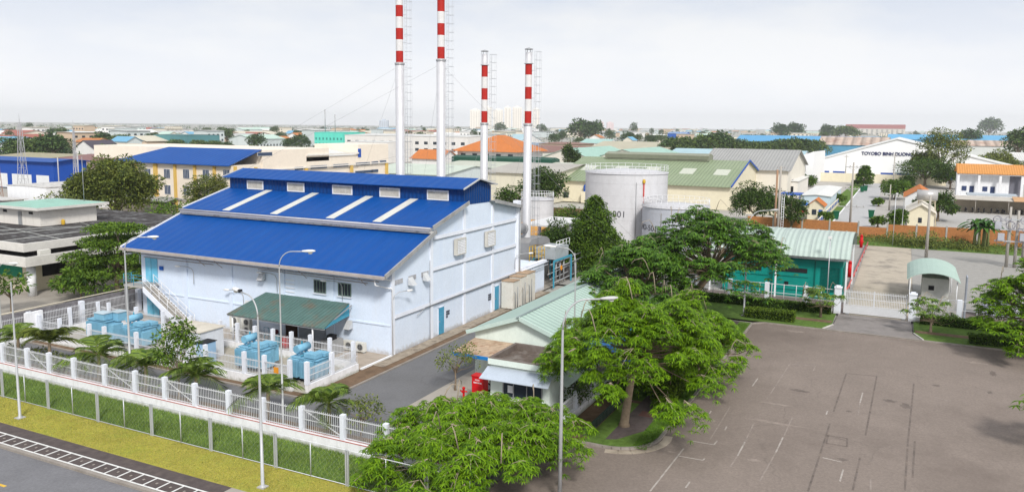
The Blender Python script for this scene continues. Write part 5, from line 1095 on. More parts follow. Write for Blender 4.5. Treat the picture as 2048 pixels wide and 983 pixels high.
# ================================================================== YELLOW-PILASTERED FACTORY (left middle)
T=thing('cream_factory','cream three-storey factory with yellow pilasters and a blue roof, left of the plant hall','factory',(102,104.5,0))
AX=102.0; zE=10.1
MB().box(AX,104.5,0,128,135,zE).build('wall',CREAM2,T)
MB().slab((AX-.8,104.3,zE+.0),(109.2,104.3,12.7),(109.2,128,12.7),(AX-.8,134,zE+.0),.12).add([(AX-.8,134,zE),(109.2,128,12.7),(109.2,134,zE+.1)],[(0,1,2)]).build('roof',BLUER,T)
MB().box(109.3,104.4,zE+.001,128,150,12.6).build('upper_wall',CREAM2,T)
for px in (275,313.7,352.5,392,431,473,514):
    y=OX(px,380,AX)[0]; ww=.9 if px==313.7 else .55; MB().box(AX-.28,y-ww/2,0,AX-.001,y+ww/2,zE-.1).build('pilaster',YEL,T)
for px,py in ((262,343),(296,346),(334.7,347),(373,347.5),(412.6,348.5),(453.7,349),(299,377),(336,379),(374,380.6),(412,383),(453,386),(338,416.6),(376,419.7),(414,423),(262,374)):
    y,z=OX(px,py,AX); hh=1.55 if py<400 else 1.9
    fr=MB().box(AX-.09,y-.78,z-hh/2-.08,AX-.002,y+.78,z+hh/2+.08).build('window',M('frame_grey_white',(.55,.56,.58),.6,.05),T)
    MB().box(AX-.12,y-.70,z-hh/2,AX-.091,y+.70,z+hh/2).build('pane',M('blue_dark_glass',(.05,.075,.13),.2,.15,scale=2),fr)
    b=MB(); b.box(AX-.14,y-.03,z-hh/2,AX-.121,y+.03,z+hh/2); b.box(AX-.14,y-.4,z-hh/2,AX-.121,y-.36,z+hh/2); b.box(AX-.14,y+.36,z-hh/2,AX-.121,y+.4,z+hh/2); b.build('mullion',M('frame_grey_white'),fr)
MB().box(AX-.35,104.6,3.55,AX-.285,134.8,3.75).build('band',M('dark_band_grey'),T)
MB().box(99.5,118,0,101.6,131,2.7).build('lean_to',M('lean_dark',(.25,.22,.19),.9,.15),T); MB().slab((99.2,117.6,3.4),(101.9,117.6,3.9),(101.9,131.5,3.9),(99.2,131.5,3.4),.1).build('lean_to_roof',GREYP,T)
AY=104.5
T2=thing('cream_factory','long cream wing of the yellow-pilastered factory with a raised tower at its right end','factory',(109.5,AY,0))
MB().box(128.1,AY,0,137.4,130,12.45).box(137.41,AY+.3,0,148.3,130,10.6).build('wall',CREAM2,T2) if False else MB().box(109.2,AY-.3,0,121,118,12.55).box(121.01,AY-.1,0,137.4,118,10.9).box(137.41,AY-.2,0,148.5,116,13.1).build('wall',CREAM2,T2)
MB().box(121,AY-.5,11.2,137.4,AY-.05,11.5).box(112,AY-.6,8.9,148.5,AY-.305,9.1).build('cornice',WOFF,T2)
MB().slab((121.2,AY+.1,10.95),(137.3,AY+.1,10.95),(137.3,112,12.1),(121.2,112,12.1),.1).build('low_roof',M('pale_roof',(.62,.63,.62),.6,.05),T2)
for px in (518,612,703,773):
    x=OY(px,340,AY-.35)[0]; MB().box(x-.4,AY-.55,0,x+.4,AY-.301,8.85).build('pilaster',YEL,T2)
for px,py,n in ((530,308,3),(598,337,2),(638,334,4),(682,331,4),(726,327.5,4),(750,325.5,2),(766,323.5,2),(728,343.5,5),(750,341.5,2),(636,350,4)):
    x,z=OY(px,py,AY-.35); wd=.62*n; fr=MB().box(x-wd,AY-.36,z-.35,x+wd,AY-.302,z+.35).build('window',M('frame_grey_white'),T2); MB().box(x-wd+.06,AY-.38,z-.28,x+wd-.06,AY-.361,z+.28).build('pane',M('blue_dark_glass'),fr)
x,z=OY(719,303,AY-.25); MB().box(x-.5,AY-.3,z-1.2,x+.5,AY-.21,z+.6).build('door',BLP,T2)
T=thing('low_wall','low cream yard wall and steps in front of the yellow-pilastered factory','wall',(98,106,0)); MB().box(97.5,104,-.1,97.8,128,1.3).build('wall',WOFF,T)
# small white AC on ground
ac((100.8,117.5,0),0,'cream air conditioner on the ground by the yellow-pilastered factory',2,grp='air conditioning units away from the plant hall')
# ================================================================== FLAT-ROOFED BUILDING (left edge)
T=thing('flat_roofed_building','cream building with broad dark weathered flat roofs and white round columns at the left edge','building',(48.3,77,0))
TARR=M('weathered_roof',(.055,.05,.05),.95,.3,scale=.8,stain=.75,stcol=(.30,.31,.31),stsc=.9)
FASC=M('fascia_white',(.66,.64,.60),.8,.06,stain=.35,stcol=(.35,.33,.30),stsc=.8)
MB().box(50.5,79.8,0,70,130,3.1).build('wall',CREAM,T)
# lower canopy roof with raised rim
b=MB(); b.box(48.0,76.9,3.15,66,77.15,4.1).box(48.0,77.151,3.15,48.25,132,4.1); b.build('fascia',FASC,T)
MB().box(48.26,77.16,3.5,66,131.9,3.8).build('lower_roof',TARR,T)
MB().box(51.2,80.4,3.81,70,131,4.3).build('clerestory_wall',M('clerestory',(.13,.11,.10),.9,.2),T)
b=MB(); b.box(49.2,79.0,4.31,76,79.3,5.15).box(49.2,79.301,4.31,49.5,132,5.15); b.build('fascia',FASC,T)
MB().box(49.51,79.31,4.31,76,131.8,4.95).build('upper_roof',TARR,T)
b=MB()
for (x0,y0,x1,y1) in ((50,84,70,84),(50,90,66,86.5),(54,80,58,100),(60,80,66,96),(50,96,62,88)): b.tube([(x0,y0,4.97),(x1,y1,4.97)],.05,5)
b.build('roof_pipe',M('pale_pipe',(.34,.35,.34),.6,.15),T)
for y in (78.0,86,94,102): MB().tube([(49.2,y,0),(49.2,y,3.15)],.42,16).build('column',WHITE,T)
for x in (55,61): MB().box(x-.25,79.6,0,x+.25,79.799,3.1).build('pilaster',CREAM,T)
MB().box(50.44,81.5,1.3,50.495,86,3.0).build('green_screen',M('green_screen',(.02,.22,.13),.6,.1),T); MB().box(50.44,88,1.3,50.495,93,3.0).build('green_screen',M('green_screen'),T)
MB().box(50.43,80,1.2,50.494,95,1.28).build('sill_band',GREYP,T)
MB().box(51.5,79.75,1.4,54.2,79.798,2.9).box(56,79.75,.2,59,79.798,2.9).build('recess',DARK,T)
MB().box(50.0,77.6,3.85,51.1,78.1,4.5).build('roof_ac',AC,T)
px0,py0=G(81,453,4.95)
T3=thing('roof_house','white rooftop hut with a flat overhanging pale green roof, on the dark flat roof','roof hut',(px0,py0,4.95))
X1_,Y1_=G(172,446,4.95); _,Y2=G(10,448,4.95)
MB().box(px0,py0,4.951,px0+7.4,py0+8.2,6.95).build('wall',WOFF,T3)
MB().box(px0-.9,py0-.9,6.951,px0+8.6,py0+9.3,7.25).build('roof_slab',FASC,T3); MB().add([(px0-.7,py0-.7,7.26),(px0+8.4,py0-.7,7.26),(px0+8.4,py0+9.1,7.26),(px0-.7,py0+9.1,7.26),(px0+3.8,py0+4.2,7.75)],[(0,1,4),(1,2,4),(2,3,4),(3,0,4),(0,3,2,1)]).build('roof',M('hut_green_roof',(.28,.48,.40),.6,.08,stain=.3),T3)
MB().box(px0-.06,py0+3.4,4.96,px0-.002,py0+4.1,6.6).build('door',GREYP,T3)
for dy in (1.3,6.3): MB().box(px0-.06,py0+dy,6.35,px0-.002,py0+dy+.7,6.65).build('window',DARK,T3)
T=thing('lightning_rod','tall thin rod rising from the rooftop hut in front of the big round tree','rod',(px0+6,py0+2,7.2)); MB().tube([(px0+6.5,py0+1,7.2),(px0+6.5,py0+1,13)],.04,5).build('rod',GREYP,T)
T=thing('gas_bottle','small yellow canister beside the rooftop hut','canister',(px0+2.6,py0-.4,4.96)); MB().lathe((px0+2.6,py0-.4,4.96),[(.2,0),(.22,.1),(.22,.5),(.1,.65),(.001,.66)],10).build('body',M('safety_yellow'),T)
# white house behind, blue-roofed building
hipbox('white_house','plain white flat-topped house left of the big round tree','house',96,146,112,158,4.8,.1,WHITE,DIRTY,over=.1,axis=0,wins=[('y',99,2.0,2,1.2,M('shutter_grey',(.45,.46,.48),.6,.05))])
hipbox('white_house','low dirty white flat-roofed house at the left edge with a dark roof cavity','house',84,150,94,190,2.6,.1,DIRTY,DIRTY,over=.6,axis=1)
hipbox('white_house','white house with rust-stained parapet partly behind the big round tree','house',113,138,128,150,4.9,.1,WHITE,DIRTY,over=.1,axis=0)
BY0=OX(108,350,128)[0]
hipbox('blue_warehouse','royal blue warehouse with a white lower wall at the left edge','warehouse',128,BY0,137,240,7.2,.5,M('royal_wall',(.012,.07,.36),.6,.06),M('royal_roof',(.008,.07,.30),.5,.06),over=.8,axis=1,wins=[('x',BY0+2,0.1,5,3.6,M('white_plaster')),('x',BY0+9,0.1,8,3.6,M('white_plaster')),('x',BY0+19,0.1,8,3.6,M('white_plaster'))])
# lattice pylons at left
def pylon(loc,h,w0,label,mat,arms=0):
    t=thing('lattice_tower',label,'lattice tower',loc,0,'lattice towers at the left edge'); b=MB(); n=int(h/2.2); pts=[]
    for i in range(n+1):
        w=w0*(1-.75*i/n); z=h*i/n; pts.append([(sx*w/2,sy*w/2,z) for sx,sy in ((-1,-1),(1,-1),(1,1),(-1,1))])
    for i in range(n):
        for k in range(4):
            b.bar(pts[i][k],pts[i+1][k],.08); b.bar(pts[i][k],pts[i+1][(k+1)%4],.04); b.bar(pts[i+1][k],pts[i+1][(k+1)%4],.04)
    b.tube([(0,0,h),(0,0,h+2)],.05,4); b.build('lattice',mat,t,w=False)
    for k in range(arms): c=MB(); c.bar((0,-w0*1.2,h*(.55+.18*k)),(0,w0*1.2,h*(.55+.18*k)),.15,.25); c.build('crossarm',mat,t,w=False)
    return t
PY=M('pylon_grey',(.42,.42,.44),.5,.1); PR=M('pylon_rust',(.30,.15,.10),.8,.15)
pylon((108,172,0),17.0,1.8,'tall grey lattice tower in front of the blue warehouse',PY)
pylon((106,178,0),14.5,1.5,'rust-brown lattice tower just left of the tall grey one',PR)
pylon((104,185,0),11.5,2.4,'squat rust-brown lattice tower with wide arms near the left edge',PR,2)
pylon((101,176,0),9.5,1.3,'short rusty lattice tower in front of the blue warehouse middle',PR)
pylon((235,425,0),34,6,'large pale transmission pylon cut by the left edge of the picture',PY,3)
pylon((112,160,0),15.5,.9,'slim pale lattice mast just left of the big round tree',PY)
for k,(px,h) in enumerate(((120,13.5),(160,14.0))):
    q=G(px,400); t=thing('steel_mast','thin bare steel mast behind the white house, the %s of two'%('left','right')[k],'mast',(*q,0),group='thin steel masts'); MB().tube([(*q,0),(*q,h-4)],.12,5).build('mast',PY,t)
# ================================================================== MIDDLE DISTANCE HALLS
MR={}
def rm(c,ax=1):
    k='roof_%02x%02x%02x_%d'%(*[int(v*255) for v in c],ax)
    return M(k,c,.6,.07,scale=.2,rib=(ax,.8,0),stain=.35,stcol=tuple(v*.72 for v in c),stsc=.12)
def wm(c):
    k='wallm_%02x%02x%02x'%tuple(int(v*255) for v in c)
    return M(k,c,.85,.05,scale=.3,stain=.3,streak=True,stcol=tuple(v*.7 for v in c),stsc=.2)
WH=(.72,.71,.69); CRM=(.68,.61,.46); GRN=(.30,.36,.24); GRY=(.33,.33,.32); PGR=(.42,.52,.44); LBL=(.38,.53,.58); TQ=(.33,.50,.43); RST=(.34,.20,.15); TANR=(.45,.42,.32); TILEC=(.48,.19,.065); WRF=(.60,.60,.58); BLR=(.05,.18,.46)
def hp(name,label,cat,pl,pr,yb,ye,yr,depth,wall,roof,axis=1,over=.5,hip=0,wins=0,wc=GLASS,group=None,minr=.3):
    X=G((pl+pr)/2,yb)[0]; yl=OX(pl,(yb+ye)/2,X)[0]; yr_=OX(pr,(yb+ye)/2,X)[0]; z=max(2,OX((pl+pr)/2,ye,X)[1])
    zr=OX((pl+pr)/2,yr,X+(depth/2 if axis==1 else 0))[1]; rh=max(minr,zr-z)
    W=[]
    if wins:
        n=wins; wd=(yl-yr_)/n
        for fl in range(max(1,int(z/3.4))):
            for k in range(n):
                W.append(('x',yr_+wd*(k+.3),1.0+fl*3.3,wd*.4,1.4,wc))
    t=hipbox(name,label,cat,X,yr_,X+depth,yl,z,rh,wm(wall) if isinstance(wall,tuple) else wall,rm(roof,1 if axis==1 else 0) if isinstance(roof,tuple) else roof,over=over,axis=axis,hip=hip,wins=W,group=group)
    return t,X,yr_,yl,z,rh
# big green-roofed hall behind the tanks
gy=OX(1459,385,172)[0]; gyl=OX(1106,385,172)[0]; gz=OX(1300,366,172)[1]; 
ax_,az_=OY(1496,323,gy); bx_,bz_=OY(1529,346,gy)
T=thing('green_roofed_hall','wide cream hall with an olive green roof and long ridge vent behind the storage tanks','hall',(172,gy,0))
rx=ax_; ex=2*rx-172
MB().prism([(172,0),(ex,0),(ex,gz),(rx,az_),(172,gz)],1,gy,gyl).build('wall',M('cream_wall'),T)
GRM=M('olive_roof',(.24,.295,.185),.6,.07,scale=.15,rib=(1,.8,0),stain=.4,stcol=(.30,.33,.25),stsc=.06)
b=MB(); b.slab((171.2,gy-.4,gz-.1),(rx,gy-.4,az_+.15),(rx,gyl+.4,az_+.15),(171.2,gyl+.4,gz-.1),.12); b.slab((rx,gy-.4,az_+.15),(ex+.6,gy-.4,gz-.1),(ex+.6,gyl+.4,gz-.1),(rx,gyl+.4,az_+.15),.12); rf=b.build('roof',GRM,T)
MB().bar((171.2,gy-.5,gz+.0),(rx,gy-.5,az_+.25),.15,.4).bar((rx,gy-.5,az_+.25),(ex+.6,gy-.5,gz),.15,.4).build('blue_verge',BLP,T)
for px in (1172,1235,1298,1371,1440):
    y0=OX(px,352,172+8)[0]; zz=gz-.1+(az_+.25-gz)*(8/(rx-172)); z2=gz-.1+(az_+.25-gz)*(12.5/(rx-172)); MB().slab((180,y0-1.6,zz+.12),(184.3,y0-1.6,z2+.12),(184.3,y0+1.6,z2+.12),(180,y0+1.6,zz+.12),.05).build('skylight',M('pale_skylight',(.50,.52,.44),.5,.05),rf)
y0=OX(1422,318,rx)[0]; y1=OX(1216,318,rx)[0]
MB().prism([(rx-2,az_-.2),(rx+2,az_-.2),(rx+2.4,az_+1.1),(rx,az_+1.6),(rx-2.4,az_+1.1)],1,y0,y1).build('ridge_vent',M('vent_olive',(.25,.26,.20),.6,.1),T)
MB().prism([(rx-2.1,az_+.05),(rx-2.03,az_+.05),(rx-2.03,az_+.6),(rx-2.1,az_+.6)],1,y0+.5,y1-.5).build('vent_slot',DARK,T)
MB().box(171.9,gyl-4,.9,171.99,gyl-2,2.2).box(171.9,gyl-14,1.0,171.99,gyl-11,2.2).build('window',GLASS,T)
T=thing('water_drum','blue rooftop water drum on the wall by the left end of the olive roofed hall','tank',(168,gyl-13,0)); q=G(1173,405); MB().lathe((q[0],q[1],2.6),[(.8,0),(.8,1.2),(.4,1.7),(.001,1.75)],14).build('drum',BLP,T); MB().box(q[0]-1,q[1]-1,0,q[0]+1,q[1]+1,2.6).build('stand',M('cream_wall'),T)
T=thing('retaining_wall','brown earth-stained wall below the olive roofed hall','wall',(158,55,0)); q0=G(1095,440); q1=G(1180,440); MB().add([(q0[0],q0[1],0),(q1[0],q1[1],0),(q1[0],q1[1],2.0),(q0[0],q0[1],2.4),(q0[0]+.4,q0[1],0),(q1[0]+.4,q1[1],0),(q1[0]+.4,q1[1],2.0),(q0[0]+.4,q0[1],2.4)],[(0,1,2,3),(7,6,5,4),(0,4,5,1),(1,5,6,2),(2,6,7,3),(3,7,4,0)]).build('wall',M('brown_wall',(.16,.09,.06),.9,.2),T)
# grey hall to its right
g2=OX(1566,370,205)[0]
z_e=OX(1566,340,205)[1]
T,*_=[hipbox('grey_roofed_hall','white gabled hall with a grey roof right of the olive roofed hall','hall',205,OX(1575,360,205)[0],242,OX(1400,360,205)[0],z_e,4.4,wm((.72,.68,.60)),rm(GRY),over=.8,axis=1,wins=[('y',213,1.5,3,3,M('louvre_grey',(.2,.2,.22),.7,.1))])]
hp('light_blue_hall','hall with a pale blue metal roof behind the grey roofed hall','hall',1330,1600,340,314,299,40,WH,LBL)
hp('cream_long_hall','long cream hall with a pale sheet roof between the two shorter chimneys','hall',968,1104,403,346,325,36,(.66,.62,.50),(.42,.40,.36),over=.6)
T,X,a0,a1,z,rh=hp('green_vent_hall','pale roofed hall carrying a long dark green ridge vent behind the shorter chimneys','hall',866,1112,372,338,321,40,WH,(.50,.52,.44),over=.6)
MB().prism([(X+17,z+rh-1.0),(X+23,z+rh-1.0),(X+23,z+rh+.9),(X+20,z+rh+1.5),(X+17,z+rh+.9)],1,OX(1104,318,X+17)[0],OX(903,318,X+17)[0]).build('ridge_vent',M('vent_dark_green',(.015,.07,.045),.5,.1),T)
hp('pale_gabled_hall','white hall with a pale green roof directly behind the two tallest chimneys','hall',722,885,380,347,327,34,(.60,.66,.66),(.52,.58,.50),wins=6)
hp('hip_roofed_house','white pavilion with a large orange hipped roof behind the thin capped chimney','house',915,1033,335,299,271,26,WH,TILE,hip=.8,over=2.0,wins=5,axis=0)
hp('tile_roofed_house','small house with an orange roof between the two tallest chimneys','house',824,880,335,316,299,14,WH,TILE,over=.8)
hp('beige_villa','beige modern villa with tall windows behind the capped chimneys','house',1078,1156,312,288,284,26,(.50,.40,.30),(.25,.15,.12),wins=5,hip=.5)
hp('turquoise_roof_shed','shed with a pale turquoise sheet roof right of the orange hipped roof','shed',1000,1040,296,282,268,40,WH,LBL,axis=1)
hp('aqua_roofed_hall','low hall with twin aqua green gables behind the cypress pair, its left gable','hall',1085,1180,345,315,297,50,(.66,.62,.55),TQ,axis=0)
hp('aqua_roofed_hall','low hall with twin aqua green gables behind the cypress pair, its right gable','hall',1181,1312,345,318,299,50,(.66,.62,.55),TQ,axis=0)
hp('tan_roofed_hall','broad hall with a tan and green curved roof above the aqua gables','hall',1172,1328,318,300,283,60,(.55,.50,.40),TANR)
hp('red_brown_hall','long hall with a red-brown corrugated roof left of the cypress pair','hall',1020,1170,322,304,291,50,(.6,.58,.52),(.24,.13,.11))
hp('slate_blue_hall','low hall with a slate blue roof in front of the beige villa','hall',1015,1105,308,293,285,40,(.6,.58,.55),(.20,.27,.36))
hp('yellow_wing','long low yellow ochre building beyond the blue-roofed cream factory','building',180,330,318,303,287,30,(.62,.50,.28),(.55,.48,.38),wins=8)
hp('white_villa','steep-gabled white villa with a dark roof at upper left','house',150,188,318,296,281,14,WH,(.08,.07,.09),axis=0,wins=2)
hp('red_roofed_shed','long shed with a dull red-brown roof left of the big round tree','shed',105,200,345,320,307,30,(.4,.3,.27),(.24,.13,.12))
hp('yellow_shed','low ochre shed in front of the dark tree clumps at the left edge','shed',-20,92,335,315,304,30,(.55,.38,.18),(.36,.33,.22))
T,X,a0,a1,z,rh=hp('teal_glass_block','teal glass-fronted office block at upper left','office block',308,371,303,270,269,26,(.10,.25,.27),(.12,.22,.22),wins=6,wc=M('pale_teal_panel',(.28,.42,.44),.4,.1),over=.2)
T,X,a0,a1,z,rh=hp('turquoise_block','bright turquoise five-storey block with two thin antennas','apartment block',629,686,305,265,264,22,(.12,.62,.50),(.12,.55,.45),wins=8,wc=M('teal_window',(.04,.25,.22),.4,.1),over=.1)
for k,f_ in ((.2,9),(.55,6)): MB().tube([(X+5,a0+(a1-a0)*(1-k),z),(X+5,a0+(a1-a0)*(1-k),z+f_+5)],.25,5).build('antenna',GREYP,T)
hp('white_works','long white multi-level works building behind the two tallest chimneys','works',690,935,318,272,268,50,(.70,.68,.65),WRF,wins=14,over=.2)
hp('white_works','white works annex with a blue rooftop unit right of the turquoise block','works',695,775,325,284,283,20,(.70,.68,.65),WRF,wins=5,over=.1)
# right side far halls
hp('blue_roofed_hall','very long hall with a steel-blue roof along the horizon at right','hall',1470,1760,300,284,272,50,(.15,.38,.52),(.10,.33,.58))
hp('blue_roofed_hall','very long blue hall with a turquoise ridge strip at the right edge','hall',1775,2040,300,280,270,60,(.08,.28,.52),(.12,.38,.62))
T,X,a0,a1,z,rh=hp('rust_striped_hall','hall with a rust-striped pale corrugated roof behind the white lettered factory','hall',1636,1776,318,290,274,40,(.10,.30,.46),M('rust_stripe_roof',(.50,.40,.33),.7,.15,scale=.4,rib=(1,5,.4),stain=.8,stcol=(.28,.10,.06),stsc=.12))
hp('rust_striped_hall','hall with a rust-striped roof and a blue wall end at the right edge','hall',1905,2045,322,292,281,40,(.62,.64,.62),M('rust_stripe_roof'))
hp('white_silo_hall','white hall with a round-topped roof at the right edge','hall',1985,2080,350,325,305,40,WH,WRF)
hp('red_ridge_works','long pale works with red ridge caps on the horizon at right','works',1690,1810,270,257,249,60,(.62,.58,.52),(.30,.09,.08),wins=12)
hp('brown_hip_house','brown tiled hipped house half hidden by the tall tree at right','house',1836,1890,352,330,308,22,(.40,.30,.22),(.33,.13,.08),hip=.7,over=1.0,axis=0)
hp('brown_hip_house','orange-brown tiled roof right of the tall tree trunk','house',1915,1942,350,333,313,18,(.5,.42,.34),(.42,.17,.09),hip=.7,over=1.0,axis=0)
hp('white_row','pale row of works buildings before the dark tree belt at right','works',1150,1240,300,290,283,30,WH,(.5,.5,.5),wins=6)
hp('green_white_shed','white shed with an aqua roof right of the beige villa','shed',1160,1215,300,286,278,26,WH,(.34,.52,.48))
hp('royal_blue_house','small house with royal blue walls before the dark tree belt','house',1335,1372,285,267,264,20,(.02,.10,.42),(.2,.3,.5))
hp('corrugated_hall','pale corrugated hall behind the dark tree belt','hall',1480,1640,292,280,272,40,(.6,.6,.56),(.50,.50,.46))
# distant apartment towers
def tower(pl,pr,yt,d,label,col,group,name='apartment_tower'):
    q=G((pl+pr)/2,250+17.5*1590/d); X,Y=q; wd=(pr-pl)*d/1590; h=17.5+(248-yt)*d/1590
    t=thing(name,label,'apartment tower',(X,Y,0),R(26),group); mt=wm(col); MB().box(0,-wd/2,0,25,wd/2,h).build('wall',mt,t,w=False)
    b=MB(); n=max(2,int(wd/7))
    for k in range(n):
        y=-wd/2+wd*(k+.25)/n; b.box(-1.2,y,0,-.01,y+wd/n*.35,h-4)
    b.build('balcony_stack',wm(tuple(c*.8 for c in col)),t,w=False); MB().box(5,-wd*.2,h,16,wd*.2,h+4).build('roof_block',mt,t,w=False)
    return t
PB=(.80,.76,.70)
for k,(a_,b_,yt,s) in enumerate(((940,960,218,'leftmost'),(962,984,212,'second'),(986,1006,216,'third'),(1008,1022,210,'fourth'),(1024,1044,209,'fifth'),(1046,1062,213,'sixth'),(1064,1080,211,'rightmost'))):
    tower(a_,b_,yt,2300+20*k,f'{s} pale apartment tower of the tall row behind the shorter chimneys',PB,'row of pale apartment towers')
tower(1196,1209,236,2900,'left one of two pinkish distant apartment towers',(.75,.60,.60),'pinkish distant towers'); tower(1211,1230,237,2900,'right one of two pinkish distant apartment towers',(.75,.60,.60),'pinkish distant towers')
tower(760,774,242,3600,'hazy grey-blue office tower left of the tallest chimneys',(.5,.55,.62),None)
tower(1928,1955,228+6,3000,'faint pale tower block on the horizon at far right',(.7,.7,.7),None)
# ================================================================== FAR TOWN (scattered houses)
fr=random.Random(11)
walls=[((.80,.79,.77),'white'),((.72,.66,.55),'cream'),((.58,.45,.33),'tan'),((.55,.60,.60),'pale grey')]
roofs=[(TILEC,'orange'),((.74,.74,.72),'white'),((.34,.12,.09),'red'),((.45,.45,.44),'grey'),((.16,.38,.55),'blue'),((.60,.56,.45),'beige'),((.48,.62,.54),'pale green')]
protos={}
def proto(i,j,kind):
    k=(i,j,kind)
    if k in protos: return protos[k],False
    wc,wn=walls[i]; rc,rn=roofs[j]; a,b_,h,r=((12,9,6,2.2) if kind==0 else ((34,20,6,2.6) if kind==1 else (14,12,11,.3)))
    lbl={0:f'small {wn} house with a {rn} roof in the far town',1:f'long {wn} shed with a {rn} roof in the far town',2:f'tall narrow {wn} house with a flat {rn} roof in the far town'}[kind]
    t=hipbox(('far_house','far_shed','far_block')[kind],lbl,('house','shed','town house')[kind],0,-a/2,b_,a/2,h,r,wm(wc),rm(rc),over=.6,axis=1)
    b=MB(); n=int(a/3.2)
    for fl in range(max(1,int(h/3.3))):
        for q in range(n): y=-a/2+a*(q+.3)/n; b.box(-.1,y,1+fl*3.3,-.01,y+a/n*.4,2.3+fl*3.3)
    wn_=b.build('window_row',GLASS,t)
    t['group']={0:'small houses in the far town',1:'long sheds in the far town',2:'tall narrow houses in the far town'}[kind]
    protos[k]=t; return t,True
HB=[]
for i in range(285):
    for tr in range(30):
        yb=250+fr.choice([fr.uniform(8,15),fr.uniform(9,26),fr.uniform(14,48)]); px=fr.uniform(-60,2110); hb=262.5-px*.0105
        yb=hb+ (yb-250)
        if yb>hb+32 and px<240 and False: continue
        X,Y=G(px,yb); 
        if X<235 or math.hypot(X,Y)<380: continue
        if 1560<px<1930 and math.hypot(X,Y)<420: continue
        if all((X-a)**2+(Y-b2)**2>(27 if math.hypot(X,Y)<800 else 24)**2 for a,b2 in HB): break
    else: continue
    HB.append((X,Y)); far=math.hypot(X,Y)
    k=fr.choices([0,1,2],[5,3,3])[0]; t,new=proto(fr.randrange(4),fr.randrange(7) if k<2 else fr.choice([1,3,5]),k)
    sc_x=fr.uniform(.85,1.5)*(1 if far<1000 else 1.35)
    if new: t.location=(X,Y,0); t.rotation_euler=(0,0,fr.choice([0,PI/2])+fr.uniform(-.1,.1)); t.scale=(sc_x,sc_x,fr.uniform(.8,1.15))
    else: dup(t,(X,Y,0),fr.choice([0,PI/2])+fr.uniform(-.1,.1),scale=(sc_x,sc_x,fr.uniform(.8,1.15)))
# ================================================================== TREES
def leafmat(key,c,isl=.62,tr=.14,st=None): return M(key,c,.55,.25,scale=.35,island=isl,trans=tr,spec=.15,stain=.3 if st else 0,stcol=st,stsc=.25)
LF_BR=leafmat('leaf_bright',(.112,.228,.009)); LF_MD=leafmat('leaf_mid',(.080,.155,.022)); LF_DK=leafmat('leaf_dark',(.052,.100,.020)); LF_OL=leafmat('leaf_olive',(.125,.165,.040),st=(.17,.15,.05)); LF_PALM=leafmat('leaf_palm',(.11,.18,.035)); LF_YP=leafmat('leaf_yellow_palm',(.16,.19,.02)); LF_FAR=leafmat('leaf_far',(.060,.115,.040),tr=.1)
LF_PY=leafmat('leaf_plain_tree',(.095,.175,.024))
def rot_frames(n,dirs):
    # orthonormal frames with first axis = dirs
    d=dirs/np.linalg.norm(dirs,axis=1,keepdims=True); r=rng.normal(size=(n,3)); a=np.cross(d,r); a/=np.linalg.norm(a,axis=1,keepdims=True)+1e-9; b=np.cross(d,a); return d,a,b
def mesh_np(name,V,F,mat,parent,smooth=False):
    me=bpy.data.meshes.new(name); nv=len(V); nf=len(F); k=F.shape[1]
    me.vertices.add(nv); me.vertices.foreach_set('co',V.astype(np.float32).ravel()); me.loops.add(nf*k); me.loops.foreach_set('vertex_index',F.astype(np.int32).ravel())
    me.polygons.add(nf); me.polygons.foreach_set('loop_start',np.arange(0,nf*k,k,dtype=np.int32)); me.polygons.foreach_set('loop_total',np.full(nf,k,dtype=np.int32)); me.update(calc_edges=True)
    me.materials.append(mat); o=bpy.data.objects.new(name,me); COL.objects.link(o)
    if parent is not None: o.parent=parent; o['_o']=parent.get('_o',(0,0,0))
    return o
def leaves(P,D,size,asp=.45,jit=.5,bend=.15):
    # P leaf bases, D directions; each leaf a pointed kite of 4 verts, slightly folded
    n=len(P); D=D+rng.normal(size=(n,3))*jit; d,a,b=rot_frames(n,D); a=a+np.array([0,0,0]); s=size*rng.uniform(.6,1.25,(n,1))
    # make the leaf blade face mostly up
    up=np.array([0,0,1.])+rng.normal(size=(n,3))*.45; a=np.cross(d,up); a/=np.linalg.norm(a,axis=1,keepdims=True)+1e-9
    drop=np.zeros((n,3)); drop[:,2]=-bend
    v0=P; v1=P+(d*.5+a*asp*.5)*s+drop*s*.3; v2=P+(d+drop)*s; v3=P+(d*.5-a*asp*.5)*s+drop*s*.3
    V=np.stack([v0,v1,v2,v3],1).reshape(-1,3); F=np.arange(4*n).reshape(n,4); return V,F
def clump_pts(cs,rs,per,flat=.6,up=.3):
    # leaves on the outer part of each clump
    out=[];dr=[]
    for c,r in zip(cs,rs):
        n=max(3,int(per*(r**1.5))); u=rng.normal(size=(n,3)); u[:,2]=u[:,2]*.8+up; u/=np.linalg.norm(u,axis=1,keepdims=True); rad=r*rng.uniform(.45,1.0,(n,1))**.6
        p=c+u*rad*np.array([1,1,flat]); out.append(p); dr.append(u+np.array([0,0,-.15]))
    return np.concatenate(out),np.concatenate(dr)
def trunk_limbs(t,base,h0,targets,r0,mat,bend=.15,name='trunk',n=8,cr=.3):
    b=MB(); top=Vector((base[0],base[1],h0)); bx=Vector((base[0],base[1],0)); m_=bx.lerp(top,.5)+Vector((random.uniform(-bend,bend),random.uniform(-bend,bend),0))
    b.tube([bx+Vector((0,0,-.1)),bx+Vector((0,0,.25)),m_,top],[r0*1.7,r0*1.15,r0*.9,r0*.75],n+2); tr=b.build(name,mat,t,w=False)
    b=MB()
    for tg in targets:
        tg=Vector(tg); s=bx.lerp(top,random.uniform(.7,1.0)); mid=s.lerp(tg,.5)+Vector((random.uniform(-.3,.3),random.uniform(-.3,.3),random.uniform(.0,.5)))*(tg-s).length*cr
        b.tube([s,s.lerp(mid,.5)+Vector((0,0,.1)),mid,tg],[r0*.5,r0*.36,r0*.24,r0*.08],6)
    b.build('branch',mat,t,w=False); return tr
